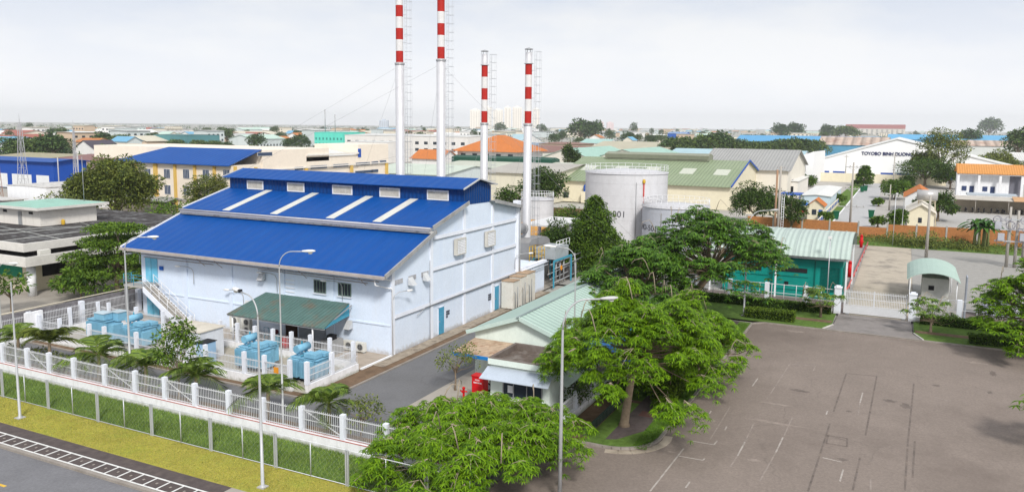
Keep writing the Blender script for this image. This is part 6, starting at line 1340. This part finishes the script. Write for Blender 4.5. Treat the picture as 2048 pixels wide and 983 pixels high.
def broad_tree(loc,label,h,rad,ch,nclump=40,per=90,leaf=.35,mat=None,trunk_r=.3,flat=.65,name='tree',shape='round',cat='tree',group=None,bark=None,crf=.26,h0=None,seed=None,vis=6):
    if seed is not None:
        global rng; rng=np.random.default_rng(seed); random.seed(seed)
    t=thing(name,label,cat,(loc[0],loc[1],0),0,group); cs=[];rs=[]; cz=h-ch/2
    rx,ry=(rad if isinstance(rad,tuple) else (rad,rad))
    for i in range(nclump):
        a=rng.uniform(0,2*PI)
        if shape=='round':
            u=rng.normal(size=3); u/=np.linalg.norm(u); q=rng.uniform(.35,1)**.5
            if u[2]<-.6: u[2]*=-.5
            p=np.array([u[0]*rx,u[1]*ry,u[2]*ch/2])*q*(1-crf*.5)*rng.uniform(.85,1.08); p[2]+=cz
        elif shape=='cone':
            z=rng.uniform(0,1)**1.25; q=(1-z)**.75*rng.uniform(.45,1.0); p=np.array([math.cos(a)*rx*q,math.sin(a)*ry*q,h-ch+z*ch])
        elif shape=='umbrella':
            q=rng.uniform(0,1)**.55; p=np.array([math.cos(a)*rx*q,math.sin(a)*ry*q,h-ch*.25-(q**2)*ch*.6+rng.uniform(-.12,.12)*ch])
        elif shape=='layer':
            k=rng.integers(0,5); z=h-ch+ch*(k+.5)/5; q=(1.05-.75*((k+.3)/5)**1.3)*rng.uniform(.15,1)**.6; p=np.array([math.cos(a)*rx*q,math.sin(a)*ry*q,z+rng.uniform(-.12,.12)-.25*q])
        cs.append(p); rs.append((min(rx,ry)*crf)*rng.uniform(.7,1.35)*(1 if shape!='cone' else .45+.7*(1-z)))
    P,D=clump_pts(np.array(cs),rs,per,flat); V,F=leaves(P,D,leaf)
    trunk_limbs(t,(0,0),h0 if h0 else max(.6,h-ch*(.8 if shape!='umbrella' else .7)),[cs[i] for i in range(min(len(cs),14))],trunk_r,bark or BARK)
    mesh_np('crown',V,F,mat or LF_MD,t); return t
def frond_tree(loc,label,h,rad,nros,mat,trunk_r=.25,h0=2.0,name='flame_tree',seed=1,fl=.55,lean=(0,0),fw_=.16,group=None,domes=None,bare=14,drop=.55,nf=(7,10)):
    """spreading tree whose twigs end in rosettes of drooping feathery fronds"""
    global rng; rng=np.random.default_rng(seed); random.seed(seed)
    t=thing(name,label,'tree',(loc[0],loc[1],loc[2] if len(loc)>2 else 0),0,group); rx,ry=rad if isinstance(rad,tuple) else (rad,rad)
    domes=domes or [(0,0,1.0,0)]
    # boughs: main limbs -> sub limbs -> twigs with rosettes
    V=[];F=[];nv=0; b=MB(); tw=MB(); base=Vector((0,0,0)); top=Vector((lean[0],lean[1],h0))
    b.tube([(0,0,-.1),(0,0,.2),(lean[0]*.4+.08,lean[1]*.4,h0*.5),tuple(top)],[trunk_r*1.9,trunk_r*1.25,trunk_r,trunk_r*.85],12)
    trunk=b.build('trunk',BARK,t,w=False); b=MB(); ros=[]
    nb=max(16,min(90,nros//30))
    for i in range(nb):
        a=2*PI*i/nb*2.618+rng.uniform(-.3,.3); q=math.sqrt((i+.5)/nb)*rng.uniform(.72,1.1); cx,cy=math.cos(a)*rx*q,math.sin(a)*ry*q
        z=h-(q**2)*(h-h0)*drop-rng.uniform(0,.34)*(h-h0)
        tip=Vector((lean[0]+cx,lean[1]+cy,z)); mid=top.lerp(tip,.5)+Vector((rng.uniform(-.25,.25),rng.uniform(-.25,.25),rng.uniform(.05,.3)))*(tip-top).length*.5
        r1=trunk_r*rng.uniform(.22,.4); b.tube([top,top.lerp(mid,.5)-Vector((0,0,.3)),mid-Vector((0,0,.75)),mid.lerp(tip,.6)-Vector((0,0,.75)),tip-Vector((0,0,.45))],[r1,r1*.7,r1*.5,r1*.3,.02],6)
        R_=rx*.205*rng.uniform(.55,1.4)
        for k in range(nros//nb):
            aa=rng.uniform(0,2*PI); qq=math.sqrt(rng.uniform(0,1)); p=tip+Vector((math.cos(aa)*R_*qq*.85,math.sin(aa)*R_*qq*.85,-qq*qq*R_*.55+rng.uniform(-.12,.08)*R_+(-.6*R_*rng.uniform(0,1) if rng.uniform()<.2 else 0)))
            ros.append(p)
            if k%16==0: tw.tube([tuple(tip.lerp(mid,.15*rng.uniform(0,1))),tuple(tip.lerp(p,.5)+Vector((0,0,.05))),tuple(p)],[.022,.016,.008],4,cap=False)
    for p in ros:
        n=int(rng.integers(*nf)); ph=rng.uniform(0,2*PI); sc=rng.uniform(.7,1.2)*fl; tilt=rng.uniform(-.1,.5)
        for k in range(n):
            a=ph+2*PI*k/n+rng.uniform(-.25,.25); d=np.array([math.cos(a),math.sin(a),0.]); s=np.array([-math.sin(a),math.cos(a),0.]); up0=rng.uniform(0,.6); ln=sc*rng.uniform(.75,1.2)
            pts=[np.array(p)+d*ln*u+np.array([0,0,ln*(up0*u-(up0+.42)*u*u)]) for u in (0,.3,.65,1.0)]
            ws=[fw_*.35*sc/.55,fw_*sc/.55,fw_*.9*sc/.55,fw_*.12]
            vv=[]
            for q_,w_ in zip(pts,ws): vv+= [q_-s*w_/2-np.array([0,0,w_*.18]),q_,q_+s*w_/2-np.array([0,0,w_*.18])]
            V+=vv
            for j in range(3): F+=[(nv+j*3,nv+j*3+1,nv+j*3+4,nv+j*3+3),(nv+j*3+1,nv+j*3+2,nv+j*3+5,nv+j*3+4)]
            nv+=12
    for i in range(int(bare*.8)):   # pale bare twigs arching above the crown
        a=rng.uniform(0,2*PI); q=math.sqrt(rng.uniform(0.02,.7)); s=Vector((lean[0]+math.cos(a)*rx*q,lean[1]+math.sin(a)*ry*q,h-(q**2)*(h-h0)*drop-.2)); e=s+Vector((rng.uniform(-1,1),rng.uniform(-1,1),rng.uniform(.1,.7)))*1.1
        m2=s.lerp(e,.5)+Vector((0,0,.5)); tw.tube([tuple(s-Vector((0,0,.4))),tuple(s.lerp(m2,.6)),tuple(m2),tuple(e),tuple(e+Vector((rng.uniform(-.4,.4),rng.uniform(-.4,.4),-.3)))],[.035,.03,.025,.018,.008],5)
    b.build('branch',BARK,t,w=False); tw.build('twig',BARKL,t,w=False)
    mesh_np('crown',np.array(V),np.array(F),mat,t); return t
def palm(loc,label,h,fl=1.9,nf=13,seed=1,mat=None,group='young palms along the perimeter fence',tr=.11,droop=1.15):
    r_=random.Random(seed); t=thing('palm_tree',label,'palm tree',(loc[0],loc[1],0),0,group)
    MB().tube([(0,0,-.1),(0,0,.2),(.05,0,h*.6),(0.08,0,h)],[tr*1.7,tr*1.1,tr,tr*.9],10).build('trunk',BARK,t,w=False)
    V=[];F=[];nv=0; rb=MB()
    for k in range(nf):
        a=2*PI*k/nf+r_.uniform(-.2,.2); el=r_.choice([.5,.85,1.15,1.4])+r_.uniform(-.1,.1); L_=fl*r_.uniform(.8,1.1); n=12
        d=np.array([math.cos(a),math.sin(a),0]); s=np.array([-math.sin(a),math.cos(a),0]); pts=[]
        for i in range(n+1):
            u=i/n; pts.append(np.array([0.08,0,h])+d*L_*(u*math.cos(el*.8)+.12*u*u)+np.array([0,0,L_*(math.sin(el)*u*1.1-droop*.62*u*u)]))
        rb.tube([tuple(q) for q in pts[::3]],[.03,.022,.016,.01,.006][:len(pts[::3])],4,cap=False)
        for i in range(1,n):
            for j in (0,.5):
                q=pts[i]*(1-j)+pts[i+1]*j; wl=L_*.34*math.sin(PI*(i+j)/(n+.5))**.6; fwd=(pts[i+1]-pts[i]); fwd/=np.linalg.norm(fwd)
                for sg in (-1,1):
                    tip=q+s*sg*wl*.85+fwd*wl*.55+np.array([0,0,-wl*.35*r_.uniform(.6,1.4)]); wv=fwd*.028
                    V+=[q-wv,q+wv,(q+tip)/2+wv*1.2+np.array([0,0,wl*.06]),tip]; F.append((nv,nv+1,nv+2,nv+3)); nv+=4
    rb.build('frond_stem',M('frond_stem_green',(.16,.2,.04),.6,.1),t,w=False)
    mesh_np('crown',np.array(V),np.array(F),mat or LF_PALM,t); return t
# --- near flame trees
frond_tree((33.9,18.1),'bushy bright green tree at the bottom centre in front of the guard house',3.7,(5.5,5.4),6400,LF_BR,.20,1.5,seed=3,drop=.6,fl=.27,bare=8,fw_=.115)
frond_tree((43.5,13.9),'big bright green feathery tree rooted on the kerb island beside the parking area',8.7,(5.5,5.6),8600,LF_BR,.22,4.0,seed=4,lean=(.9,-.3),drop=1.0,fl=.28,bare=8,fw_=.11)
frond_tree((52.6,13.7),'bright green feathery tree behind the island tree, overhanging the parking kerb',6.6,(5.4,4.4),4200,LF_BR,.26,2.6,seed=5,drop=1.15,fl=.30,fw_=.12,bare=8,lean=(.3,-1.3))
frond_tree((70.5,17.5),'dark spreading feathery tree behind the two bright trees, in front of the teal unit',10.8,(8.0,7.6),4200,leafmat('leaf_albizia',(.065,.150,.020)),.34,4.6,seed=6,drop=.75,fl=.40,fw_=.16,bare=10,nf=(6,9),lean=(0,-2.5))
frond_tree((64.5,19.5),'dark feathery tree left of the tallest dark one, above the mint roof end',8.4,(6.0,5.4),2900,leafmat('leaf_albizia2',(.070,.160,.020)),.30,3.4,seed=16,drop=.8,fl=.38,fw_=.15,bare=6,nf=(6,9))
frond_tree((73,-11.8,0),'feathery green tree at the right picture edge before the railed fence',8.4,(5.0,5.4),3800,LF_BR,.28,3.0,seed=8,lean=(0,1.0),drop=.95,fl=.33,fw_=.14,bare=4)
q=G(2125,900); frond_tree((q[0],q[1],0),'green branch tip of a tree cut off by the right picture edge low down',3.6,(2.6,2.4),120,LF_BR,.16,1.8,seed=9,drop=.7,fl=.42,bare=2)
# --- flowering shrubs by the gate
frond_tree((78.2,6.2),'low flowering shrub tree left of the sliding gate',3.1,(2.2,2.2),110,leafmat('leaf_frangipani',(.10,.18,.03)),.10,1.0,seed=10,drop=.5,fl=.42,fw_=.13,bare=4,name='shrub_tree')
frond_tree((76.6,-2.9),'low forked shrub tree right of the sliding gate',3.2,(2.3,2.3),110,M('leaf_frangipani'),.10,1.0,seed=12,drop=.5,fl=.42,fw_=.13,bare=4,name='shrub_tree')
# --- left trees
broad_tree((53.3,70.6),'layered dark green tree in front of the flat-roofed cream building',7.6,(5.4,5.6),6.4,nclump=170,per=170,leaf=.30,mat=LF_PY,shape='layer',flat=.26,trunk_r=.25,name='layered_tree',crf=.17,seed=21)
broad_tree((70,70),'green layered tree rising left of the plant hall roof corner',7.8,(4.2,4.2),6.2,nclump=90,per=150,leaf=.32,mat=LF_PY,shape='layer',flat=.3,trunk_r=.22,name='layered_tree',crf=.19,seed=22)
broad_tree((49.5,71.0),'small large-leaved tree low in front of the cream wall at left',3.6,2.4,3.0,nclump=24,per=60,leaf=.55,mat=LF_MD,trunk_r=.09,crf=.3,seed=23)
broad_tree((44,73),'dark green bush tree at the far left edge',4.4,2.1,3.4,nclump=16,per=50,leaf=.5,mat=LF_MD,trunk_r=.09,crf=.3,seed=24)
broad_tree((87.5,115.5),'big round olive-green tree left of the cream factory',12.0,(7.3,7.3),10.8,nclump=150,per=120,leaf=.50,mat=LF_OL,trunk_r=.4,crf=.2,seed=25)
broad_tree((97,104.8),'medium round tree rising in front of the cream factory wall',9.0,(3.9,3.9),6.6,nclump=60,per=110,leaf=.40,mat=LF_OL,trunk_r=.22,crf=.26,seed=26)
broad_tree((82,96),'low green tree top showing beside the upper plant roof corner',6.2,(3.6,3.6),4.2,nclump=24,per=60,leaf=.4,mat=LF_PY,trunk_r=.2,crf=.28,seed=27)
broad_tree((72,108),'low bushy tree behind the rooftop hut',7.4,(4.0,4.0),4,nclump=20,per=60,leaf=.4,mat=LF_OL,trunk_r=.2,crf=.28,seed=28)
broad_tree((34.35,40.3),'slender leafy young tree behind the front fence, between the palms',5.6,(1.55,1.7),4.3,nclump=34,per=190,leaf=.24,mat=LF_PY,trunk_r=.07,name='young_tree',crf=.30,bark=BARKL,seed=29,h0=1.9)
broad_tree((35.0,26.6),'tangled yellow-green bush behind the fence beside the rightmost palm',2.4,(1.5,1.6),2.1,nclump=16,per=120,leaf=.2,mat=LF_OL,trunk_r=.05,name='bush',crf=.34,cat='bush',seed=30)
broad_tree((44.3,25.9),'small sparse tree between the inner road and the guard house',3.3,(1.7,1.7),2.4,nclump=18,per=110,leaf=.2,mat=LF_OL,trunk_r=.06,name='young_tree',crf=.3,seed=31)
broad_tree((44.2,17.0),'dark leafy shrub between the guard house and the big tree',2.6,(1.0,1.0),2.4,nclump=14,per=150,leaf=.22,mat=LF_DK,trunk_r=.05,name='shrub',crf=.4,cat='shrub',seed=32)
# palms
for k,(px,fl,lb,h) in enumerate(((38,1.8,'leftmost of the young palms, beside the plain grey pole',1.7),(100,2.2,'second young palm from the left behind the fence',1.9),(197,2.1,'third young palm from the left behind the fence',1.7),(290,2.0,'young palm just left of the slender young tree',1.6),(389.6,1.9,'young palm just right of the slender young tree',1.6),(533,1.9,'young palm in front of the second transformer gap',1.6),(655,1.9,'rightmost young palm by the compound road corner',1.6))):
    y=OX(px,740,34.35)[0]; palm((34.35,y),lb,h+.15,fl*1.22,16,seed=40+k,mat=LF_PALM if k not in (1,) else leafmat('leaf_dry_palm',(.11,.15,.03)))
# dry shrubs low between palms
t=thing('shrub_row','line of dry yellowish shrubs at the foot of the palms behind the fence','shrub row',(34.6,50,0)); cs=np.array([[rng.uniform(-.3,.3),rng.uniform(-7,8),rng.uniform(.5,1.1)] for _ in range(40)]); P,D=clump_pts(cs,[.5]*40,150,.7); V,F=leaves(P,D,.25); mesh_np('foliage',V,F,LF_OL,t); tb=MB()
for c in cs[::3]: tb.tube([(c[0],c[1],0),(c[0],c[1],c[2])],.02,4)
tb.build('stem',BARK,t,w=False)
# --- centre
broad_tree((91,33.6),'dense cone-topped dark green tree in front of the largest tank',8.7,(4.4,4.4),8.4,nclump=190,per=190,leaf=.34,mat=leafmat('leaf_conical',(.085,.16,.022)),shape='cone',trunk_r=.3,name='conical_tree',crf=.30,flat=.8,seed=51)
broad_tree((88,36.8),'rounded dark green tree hugging the left foot of the conical tree',6.6,(3.0,3.0),6.4,nclump=60,per=130,leaf=.34,mat=LF_DK,trunk_r=.22,crf=.30,seed=52)
broad_tree((135,60),'tall dark tree behind the railed small tank',11.0,(4.5,4.5),10.5,nclump=50,per=100,leaf=.5,mat=LF_DK,trunk_r=.3,crf=.28,seed=53)
broad_tree((126,51.5),'low bright bush in front of the brown retaining wall',4.2,(3.5,3.5),4,nclump=24,per=50,leaf=.45,mat=LF_PY,trunk_r=.15,crf=.3,name='bush',cat='bush',seed=54)
broad_tree((128,63),'dark tree beside the left of the railed small tank',7.6,(3.4,3.4),7,nclump=26,per=100,leaf=.5,mat=LF_DK,trunk_r=.2,crf=.3,seed=55)
broad_tree((98,54),'green bush between the chimney foot and the small tank',4.6,(2.6,3.0),4.2,nclump=20,per=60,leaf=.4,mat=LF_DK,trunk_r=.12,crf=.3,name='bush',cat='bush',seed=56)
broad_tree((84.5,27.5),'low green hedge-like tree beyond the mint hall end',3.2,(3.6,2.6),3,nclump=26,per=70,leaf=.35,mat=LF_PY,trunk_r=.12,crf=.3,name='bush',cat='bush',seed=57)
broad_tree((152,24.5),'dark round tree in front of the grey roofed hall, left of the brown double pole',7.4,(5.0,5.0),7.2,nclump=50,per=110,leaf=.45,mat=LF_DK,trunk_r=.25,crf=.27,seed=58)
broad_tree((137.5,16.2),'dark round tree right of the brown double pole',7.6,(3.0,3.0),7.4,nclump=40,per=110,leaf=.42,mat=LF_DK,trunk_r=.22,crf=.3,seed=59)
for k,(px,lb) in enumerate(((1135,'left and taller one of the two cypresses'),(1149,'right and shorter one of the two cypresses'))):
    q=G(px,352); broad_tree((q[0],q[1]),lb+' above the olive roof',(13.2,11.6)[k],(1.7,1.7),12,nclump=34,per=40,leaf=.7,mat=LF_DK,trunk_r=.3,name='cypress',crf=.75,flat=1.0,shape='round',seed=60+k,group='pair of cypresses')
# --- right
TREES=[(1875,442,388,36,'round dark tree behind the silver water tower',LF_DK,'round'),(1845,432,392,22,'smaller dark tree at the left shoulder of the water tower tree',LF_DK,'round'),(1880,368,262,48,'tall airy tree above the brown hipped house at right',LF_OL,'round'),(1848,366,296,26,'lower left bough tree beside the tall airy tree, over the last factory letters',LF_OL,'round'),(1990,352,306,44,'spreading pale green tree above the terrace house roof',LF_OL,'umbrella'),(1790,398,362,32,'round tree at the right kerb of the lane, above the white cottage',LF_MD,'round'),(1850,372,322,55,'dark tree mass left of the terrace house',LF_DK,'round'),(1900,378,335,30,'dark tree right beside the terrace house end wall',LF_DK,'round'),(1795,462,422,22,'green garden tree behind the orange wall right of the lane',LF_MD,'round'),(1755,455,432,14,'small bright garden tree at the lane side behind the orange wall',LF_PY,'round'),(1757,412,398,10,'small round bush on the right kerb of the lane',LF_PY,'round'),(1650,445,424,15,'bush at the foot of the cream panel wall behind the orange wall',LF_MD,'round'),(1670,408,388,17,'bushy shrub on the lane verge behind the gate house',LF_MD,'round'),(1727,372,332,16,'tiered green tree at the head of the lane',LF_MD,'layer'),(1640,352,328,10,'small green tree before the left end of the white lettered factory',LF_PY,'round'),(1610,372,352,22,'trimmed dark hedge tree by the white workshop',LF_MD,'round'),(1812,385,352,14,'small dark tree beside the white factory yard wall',LF_DK,'round')]
for k,(px,yb,yt,w_,lb,mt,sh) in enumerate(TREES):
    q=G(px,yb); d=math.hypot(*q)*.95; r=w_*d/1590; h=(yb-yt)*d/1590
    broad_tree(q,lb,h,(r,r),h*.86,nclump=int(22+r*4),per=115/max(.5,(r*.27)**1.5)*(.8 if sh=='round' else 1.3),leaf=.26+.0028*d*.6,mat=mt,trunk_r=.12+r*.03,crf=.27,seed=70+k,shape=sh,flat=.65 if sh!='layer' else .3)
# banana clump
q=G(1958,497); t=thing('banana_plant','large banana clump in front of the orange block wall','banana plant',(*q,0)); V=[];F=[];nv=0; r_=random.Random(3); tb=MB()
for s in range(6):
    sx,sy=r_.uniform(-1,1),r_.uniform(-1.6,1.6); hh=r_.uniform(2.2,3.6); tb.tube([(sx,sy,0),(sx,sy,hh)],[.22,.12],8)
    for k in range(8):
        a=2*PI*k/8+r_.uniform(-.3,.3); L_=r_.uniform(2.2,3.2); el=r_.uniform(.3,1.3); d=np.array([math.cos(a),math.sin(a),0]); s_=np.array([-math.sin(a),math.cos(a),0]); 
        vv=[]
        for i in range(6):
            u=i/5; c=np.array([sx,sy,hh])+d*L_*(u*math.cos(el)+.2*u*u)+np.array([0,0,L_*(math.sin(el)*u-.75*u*u)]); w_=.62*math.sin(PI*(.08+.9*u))**.7; vv+=[c-s_*w_/2+np.array([0,0,.1]),c,c+s_*w_/2+np.array([0,0,.1])]
        V+=vv
        for i in range(5): F+=[(nv+i*3,nv+i*3+1,nv+i*3+4,nv+i*3+3),(nv+i*3+1,nv+i*3+2,nv+i*3+5,nv+i*3+4)]
        nv+=18
tb.build('stem',M('banana_stem',(.18,.2,.08),.7,.2),t,w=False); mesh_np('crown',np.array(V),np.array(F),leafmat('leaf_banana',(.07,.16,.03),isl=.25),t)
# weeds along the orange wall
def mass(name,label,cat,x0,x1,y0,y1,hr,n,leaf,mat,kind=None,per=40,rr=.8):
    t=thing(name,label,cat,((x0+x1)/2,(y0+y1)/2,0)); ox,oy=(x0+x1)/2,(y0+y1)/2
    cs=np.stack([rng.uniform(x0,x1,n)-ox,rng.uniform(y0,y1,n)-oy,rng.uniform(hr[0],hr[1],n)*rng.uniform(.3,1,n)],1); P,D=clump_pts(cs,[rr]*n,per/rr**1.5,.6); P[:,2]=np.maximum(P[:,2],.02); V,F=leaves(P,D,leaf); o=mesh_np('foliage',V,F,mat,t)
    if kind: t['kind']=kind; o['kind']=kind
    return t
mass('weeds','band of weeds and ground cover along the foot of the orange wall','weeds',131.5,140.5,-26,15,(.0,.5),260,.3,LF_OL,'stuff')
mass('wild_shrub','thick wild shrub in front of the orange wall beside the round pole','shrub',131,138,-5.5,1.5,(.3,2.0),70,.35,LF_OL)
mass('wild_shrub','low wild shrub left of the banana clump','shrub',133,139,-9.0,-6,(.3,1.0),30,.35,LF_OL)
# clipped hedges
def hedge(name,label,x0,y0,x1,y1,h,mat,n):
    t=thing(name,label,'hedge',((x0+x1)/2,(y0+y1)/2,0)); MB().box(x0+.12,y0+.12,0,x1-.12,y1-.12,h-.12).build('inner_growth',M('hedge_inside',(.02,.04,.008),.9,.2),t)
    ox,oy=(x0+x1)/2,(y0+y1)/2; P=np.stack([rng.uniform(x0,x1,n)-ox,rng.uniform(y0,y1,n)-oy,rng.uniform(0,h,n)],1); f=rng.integers(0,4,n)
    P[f==0,2]=h-.08; P[f==1,0]=x0-ox+.08; P[f==2,1]=y0-oy+.08; P[f==3,2]=h-.1
    D=rng.normal(size=(n,3))*.5; D[:,2]+=.5; D[f==1,0]-=1; D[f==2,1]-=1; V,F=leaves(P,D,.16,asp=.6); mesh_np('foliage',V,F,mat,t); return t
HG=leafmat('leaf_hedge',(.10,.17,.02))
hedge('clipped_hedge','dark clipped hedge along the wall foot left of the gate',79.7,5.5,80.5,19,.85,LF_MD,5000)
hedge('clipped_hedge','dark clipped hedge along the wall foot right of the gate',79.7,-14,80.5,-2.0,.85,LF_MD,5000)
hedge('clipped_hedge','bright clipped hedge block at the kerb, left of the driveway',74.6,8.2,76.2,12.6,.85,HG,3600)
hedge('clipped_hedge','dark clipped hedge block at the kerb near the right picture edge',74.2,-12,75.6,-5.6,.7,LF_MD,4000)
hedge('clipped_hedge','leafy low hedge on the kerb island behind the big tree',48.5,12.2,56.5,13.8,.9,HG,4800)
# grass tufts on the verge (stuff)
def grass(name,x0,x1,y0,y1,n,h,mat,z=0.0,dens=None):
    y=y0+(y1-y0)*rng.uniform(0,1,n); x=rng.uniform(x0,x1,n); P=np.stack([x,y,np.full(n,z)],1); a=rng.uniform(0,2*PI,n); w_=np.stack([np.cos(a),np.sin(a),np.zeros(n)],1)*.02; hh=h*rng.uniform(.4,1.2,n); tip=P+np.stack([rng.normal(0,.35,n)*hh,rng.normal(0,.35,n)*hh,hh],1)
    V=np.stack([P-w_,P+w_,tip],1).reshape(-1,3); F=np.arange(3*n).reshape(n,3); o=mesh_np(name,V,F,mat,None); o['kind']='stuff'; return o
tag(grass('tall_grass',29.65,32.55,19,66,90000,.15,leafmat('grass_blade',(.19,.285,.065),isl=.4,tr=.2)),'rough dark green grass between the chain link fence and the white wall','grass')
tag(grass('short_grass',26.95,29.55,19,66,60000,.05,leafmat('grass_blade_yellow',(.38,.37,.07),isl=.3,tr=.2)),'short yellow-green grass along the pavement','grass')
tag(grass('short_grass',40.6,72,11.7,12.55,16000,.06,leafmat('grass_blade_green',(.11,.21,.02),isl=.3,tr=.2)),'short green grass strip on the kerb island','grass')
# --- far trees: a few prototypes, copied
fr=random.Random(23); protoT=[]
specs=[(9,5.0,8,'round',LF_FAR,'round dark tree in the far town'),(12,5.5,10.5,'round',leafmat('leaf_far2',(.075,.13,.04),tr=.1),'tall rounded tree in the far town'),(8,6.5,5.5,'umbrella',leafmat('leaf_far3',(.09,.145,.045),tr=.1),'low spreading green tree in the far town'),(14,3.4,12.5,'round',LF_FAR,'slim upright tree in the far town')]
for k,(h,r,ch,sh,mt,lb) in enumerate(specs):
    t=broad_tree((0,0),lb,h,(r,r),ch,nclump=34,per=30,leaf=1.0,mat=mt,trunk_r=.25,crf=.3,seed=100+k,shape=sh,name='far_tree'); t['group']='trees scattered through the far town'; protoT.append([t,False])
def place_far(k,X,Y,s,rz,label=None,group=None):
    t,used=protoT[k]
    if not used: t.location=(X,Y,0); t.rotation_euler=(0,0,rz); t.scale=(s,s,s); protoT[k][1]=True; r=t
    else: r=dup(t,(X,Y,0),rz,scale=s)
    if label: r['label']=label
    if group: r['group']=group
    return r
cnt=0
for i in range(600):
    if cnt>=175: break
    px=fr.uniform(-60,2110); hb=262.5-px*.0105; yb=hb+fr.choice([fr.uniform(6,20),fr.uniform(14,46)]); X,Y=G(px,yb); d=math.hypot(X,Y)
    if d<400 or any((X+8-a)**2+(Y-b2)**2<15**2 for a,b2 in HB): continue
    if 1560<px<1930 and d<450: continue
    place_far(fr.choices([0,1,2,3],[4,3,4,1])[0],X,Y,fr.uniform(.75,1.25)*(1 if d<900 else 1.0),fr.uniform(0,6)); cnt+=1
# named tree groups in the middle distance: (px,ybase,ytop)
def ft(px,yb,yt,k,label,group):
    X,Y=G(px,yb); d=math.hypot(X,Y)*.96; h=(yb-yt)*d/1590; place_far(k,X,Y,h/specs[k][0],fr.uniform(0,6),label,group)
for i,(px,yt) in enumerate(((1340,276),(1362,272),(1388,278),(1412,268),(1440,262),(1465,276),(1492,284),(1520,283),(1545,280),(1570,277),(1596,276),(1618,279),(1375,282),(1505,282))):
    ft(px,318,yt,(0,2)[i%2],'tree of the dark belt in front of the long blue roof at right','dark tree belt at right')
for px,yt,yb,k,lb in ((1160,236,285,0,'large blue-green round tree on the skyline right of the towers'),(1186,240,285,0,'second round skyline tree right of the towers'),(1267,241,275,3,'lone narrow skyline tree left of the dark belt'),(1255,262,292,0,'low dark tree clump before the belt'),(1275,266,292,1,'tall tree beside the low dark clump'),(1300,268,294,0,'dark tree beside the royal blue house, on its left'),(1590,246,280,0,'round blue skyline tree above the long blue roof'),(1560,247,280,0,'smaller blue skyline tree above the long blue roof'),(1977,240,276,0,'round blue skyline tree near the right edge'),(1655,250,280,0,'dark tree before the long blue roof'),(1690,252,282,2,'dark spreading tree before the long blue roof'),(30,280,325,0,'dark tree clump left end at the left edge'),(60,282,325,2,'dark spreading tree at the left edge'),(100,272,325,0,'largest dark tree left of the white villa'),(82,278,322,2,'dark spreading tree beside the largest one at upper left'),(120,278,322,0,'dark tree right of the largest one at upper left'),(205,266,300,0,'blue-green tree right of the white villa'),(215,290,318,2,'green treetop beside the ochre building'),(400,280,305,2,'spreading tree right of the teal glass block'),(430,281,305,2,'second spreading tree right of the teal glass block'),(455,283,306,0,'round tree at the end of the treetops beyond the blue factory roof'),(580,275,302,0,'dark tree left of the turquoise block'),(603,268,302,0,'taller dark tree left of the turquoise block'),(740,281,306,2,'dark tree right of the turquoise block'),(800,284,306,2,'dark tree beside the tallest chimney foot'),(905,270,296,2,'dark trees between the tall chimneys'),(880,276,300,0,'dark tree hugging the second tall chimney'),(1000,244,268,0,'blue tree at the foot of the apartment towers'),(1083,247,268,0,'blue tree right of the apartment tower foot'),(1940,262,300,0,'dark tree above the rust-striped roof at right'),(2035,262,330,1,'dark tree cut by the right picture edge'),(2005,296,318,2,'dark tree above the white round-topped hall')):
    ft(px,yb,yt,k,lb,'single trees in the middle distance')
# distant woods reading as one mass
def belt(label,d0,d1,n,hh,lf,cl=7):
    a=rng.uniform(-.72,.72,n)+CY_; d=rng.uniform(d0,d1,n); cs=np.stack([np.cos(a)*d,np.sin(a)*d,rng.uniform(.2,1,n)*hh],1); P,D=clump_pts(cs,[cl]*n,14/cl**1.5,.7); V,F=leaves(P,D,lf); t=mesh_np('distant_wood',V,F,LF_FAR,None); t['kind']='stuff'; t['label']=label; t['category']='wood'
belt('distant line of woods fading into the haze below the horizon',1500,4200,1300,3,4,5)
belt('patches of low greenery between the far town roofs',420,1500,800,2.0,2.4,4)
# ================================================================== HAZE
b=MB(); b.box(-600,-6500,-1.6,6500,7500,115); hz=b.build('haze',None or M('tmp_',(.5,.5,.5))); 
hm=bpy.data.materials.new('haze_air'); hm.use_nodes=True; hn=hm.node_tree; hn.nodes.clear(); pv=hn.nodes.new('ShaderNodeVolumePrincipled'); pv.inputs['Color'].default_value=(.955,.978,1,1); pv.inputs['Density'].default_value=.00013; pv.inputs['Anisotropy'].default_value=.65
ho=hn.nodes.new('ShaderNodeOutputMaterial'); hn.links.new(pv.outputs[0],ho.inputs['Volume']); hz.data.materials.clear(); hz.data.materials.append(hm); hz['kind']='stuff'
for o in bpy.data.objects:
    if '_o' in o: del o['_o']
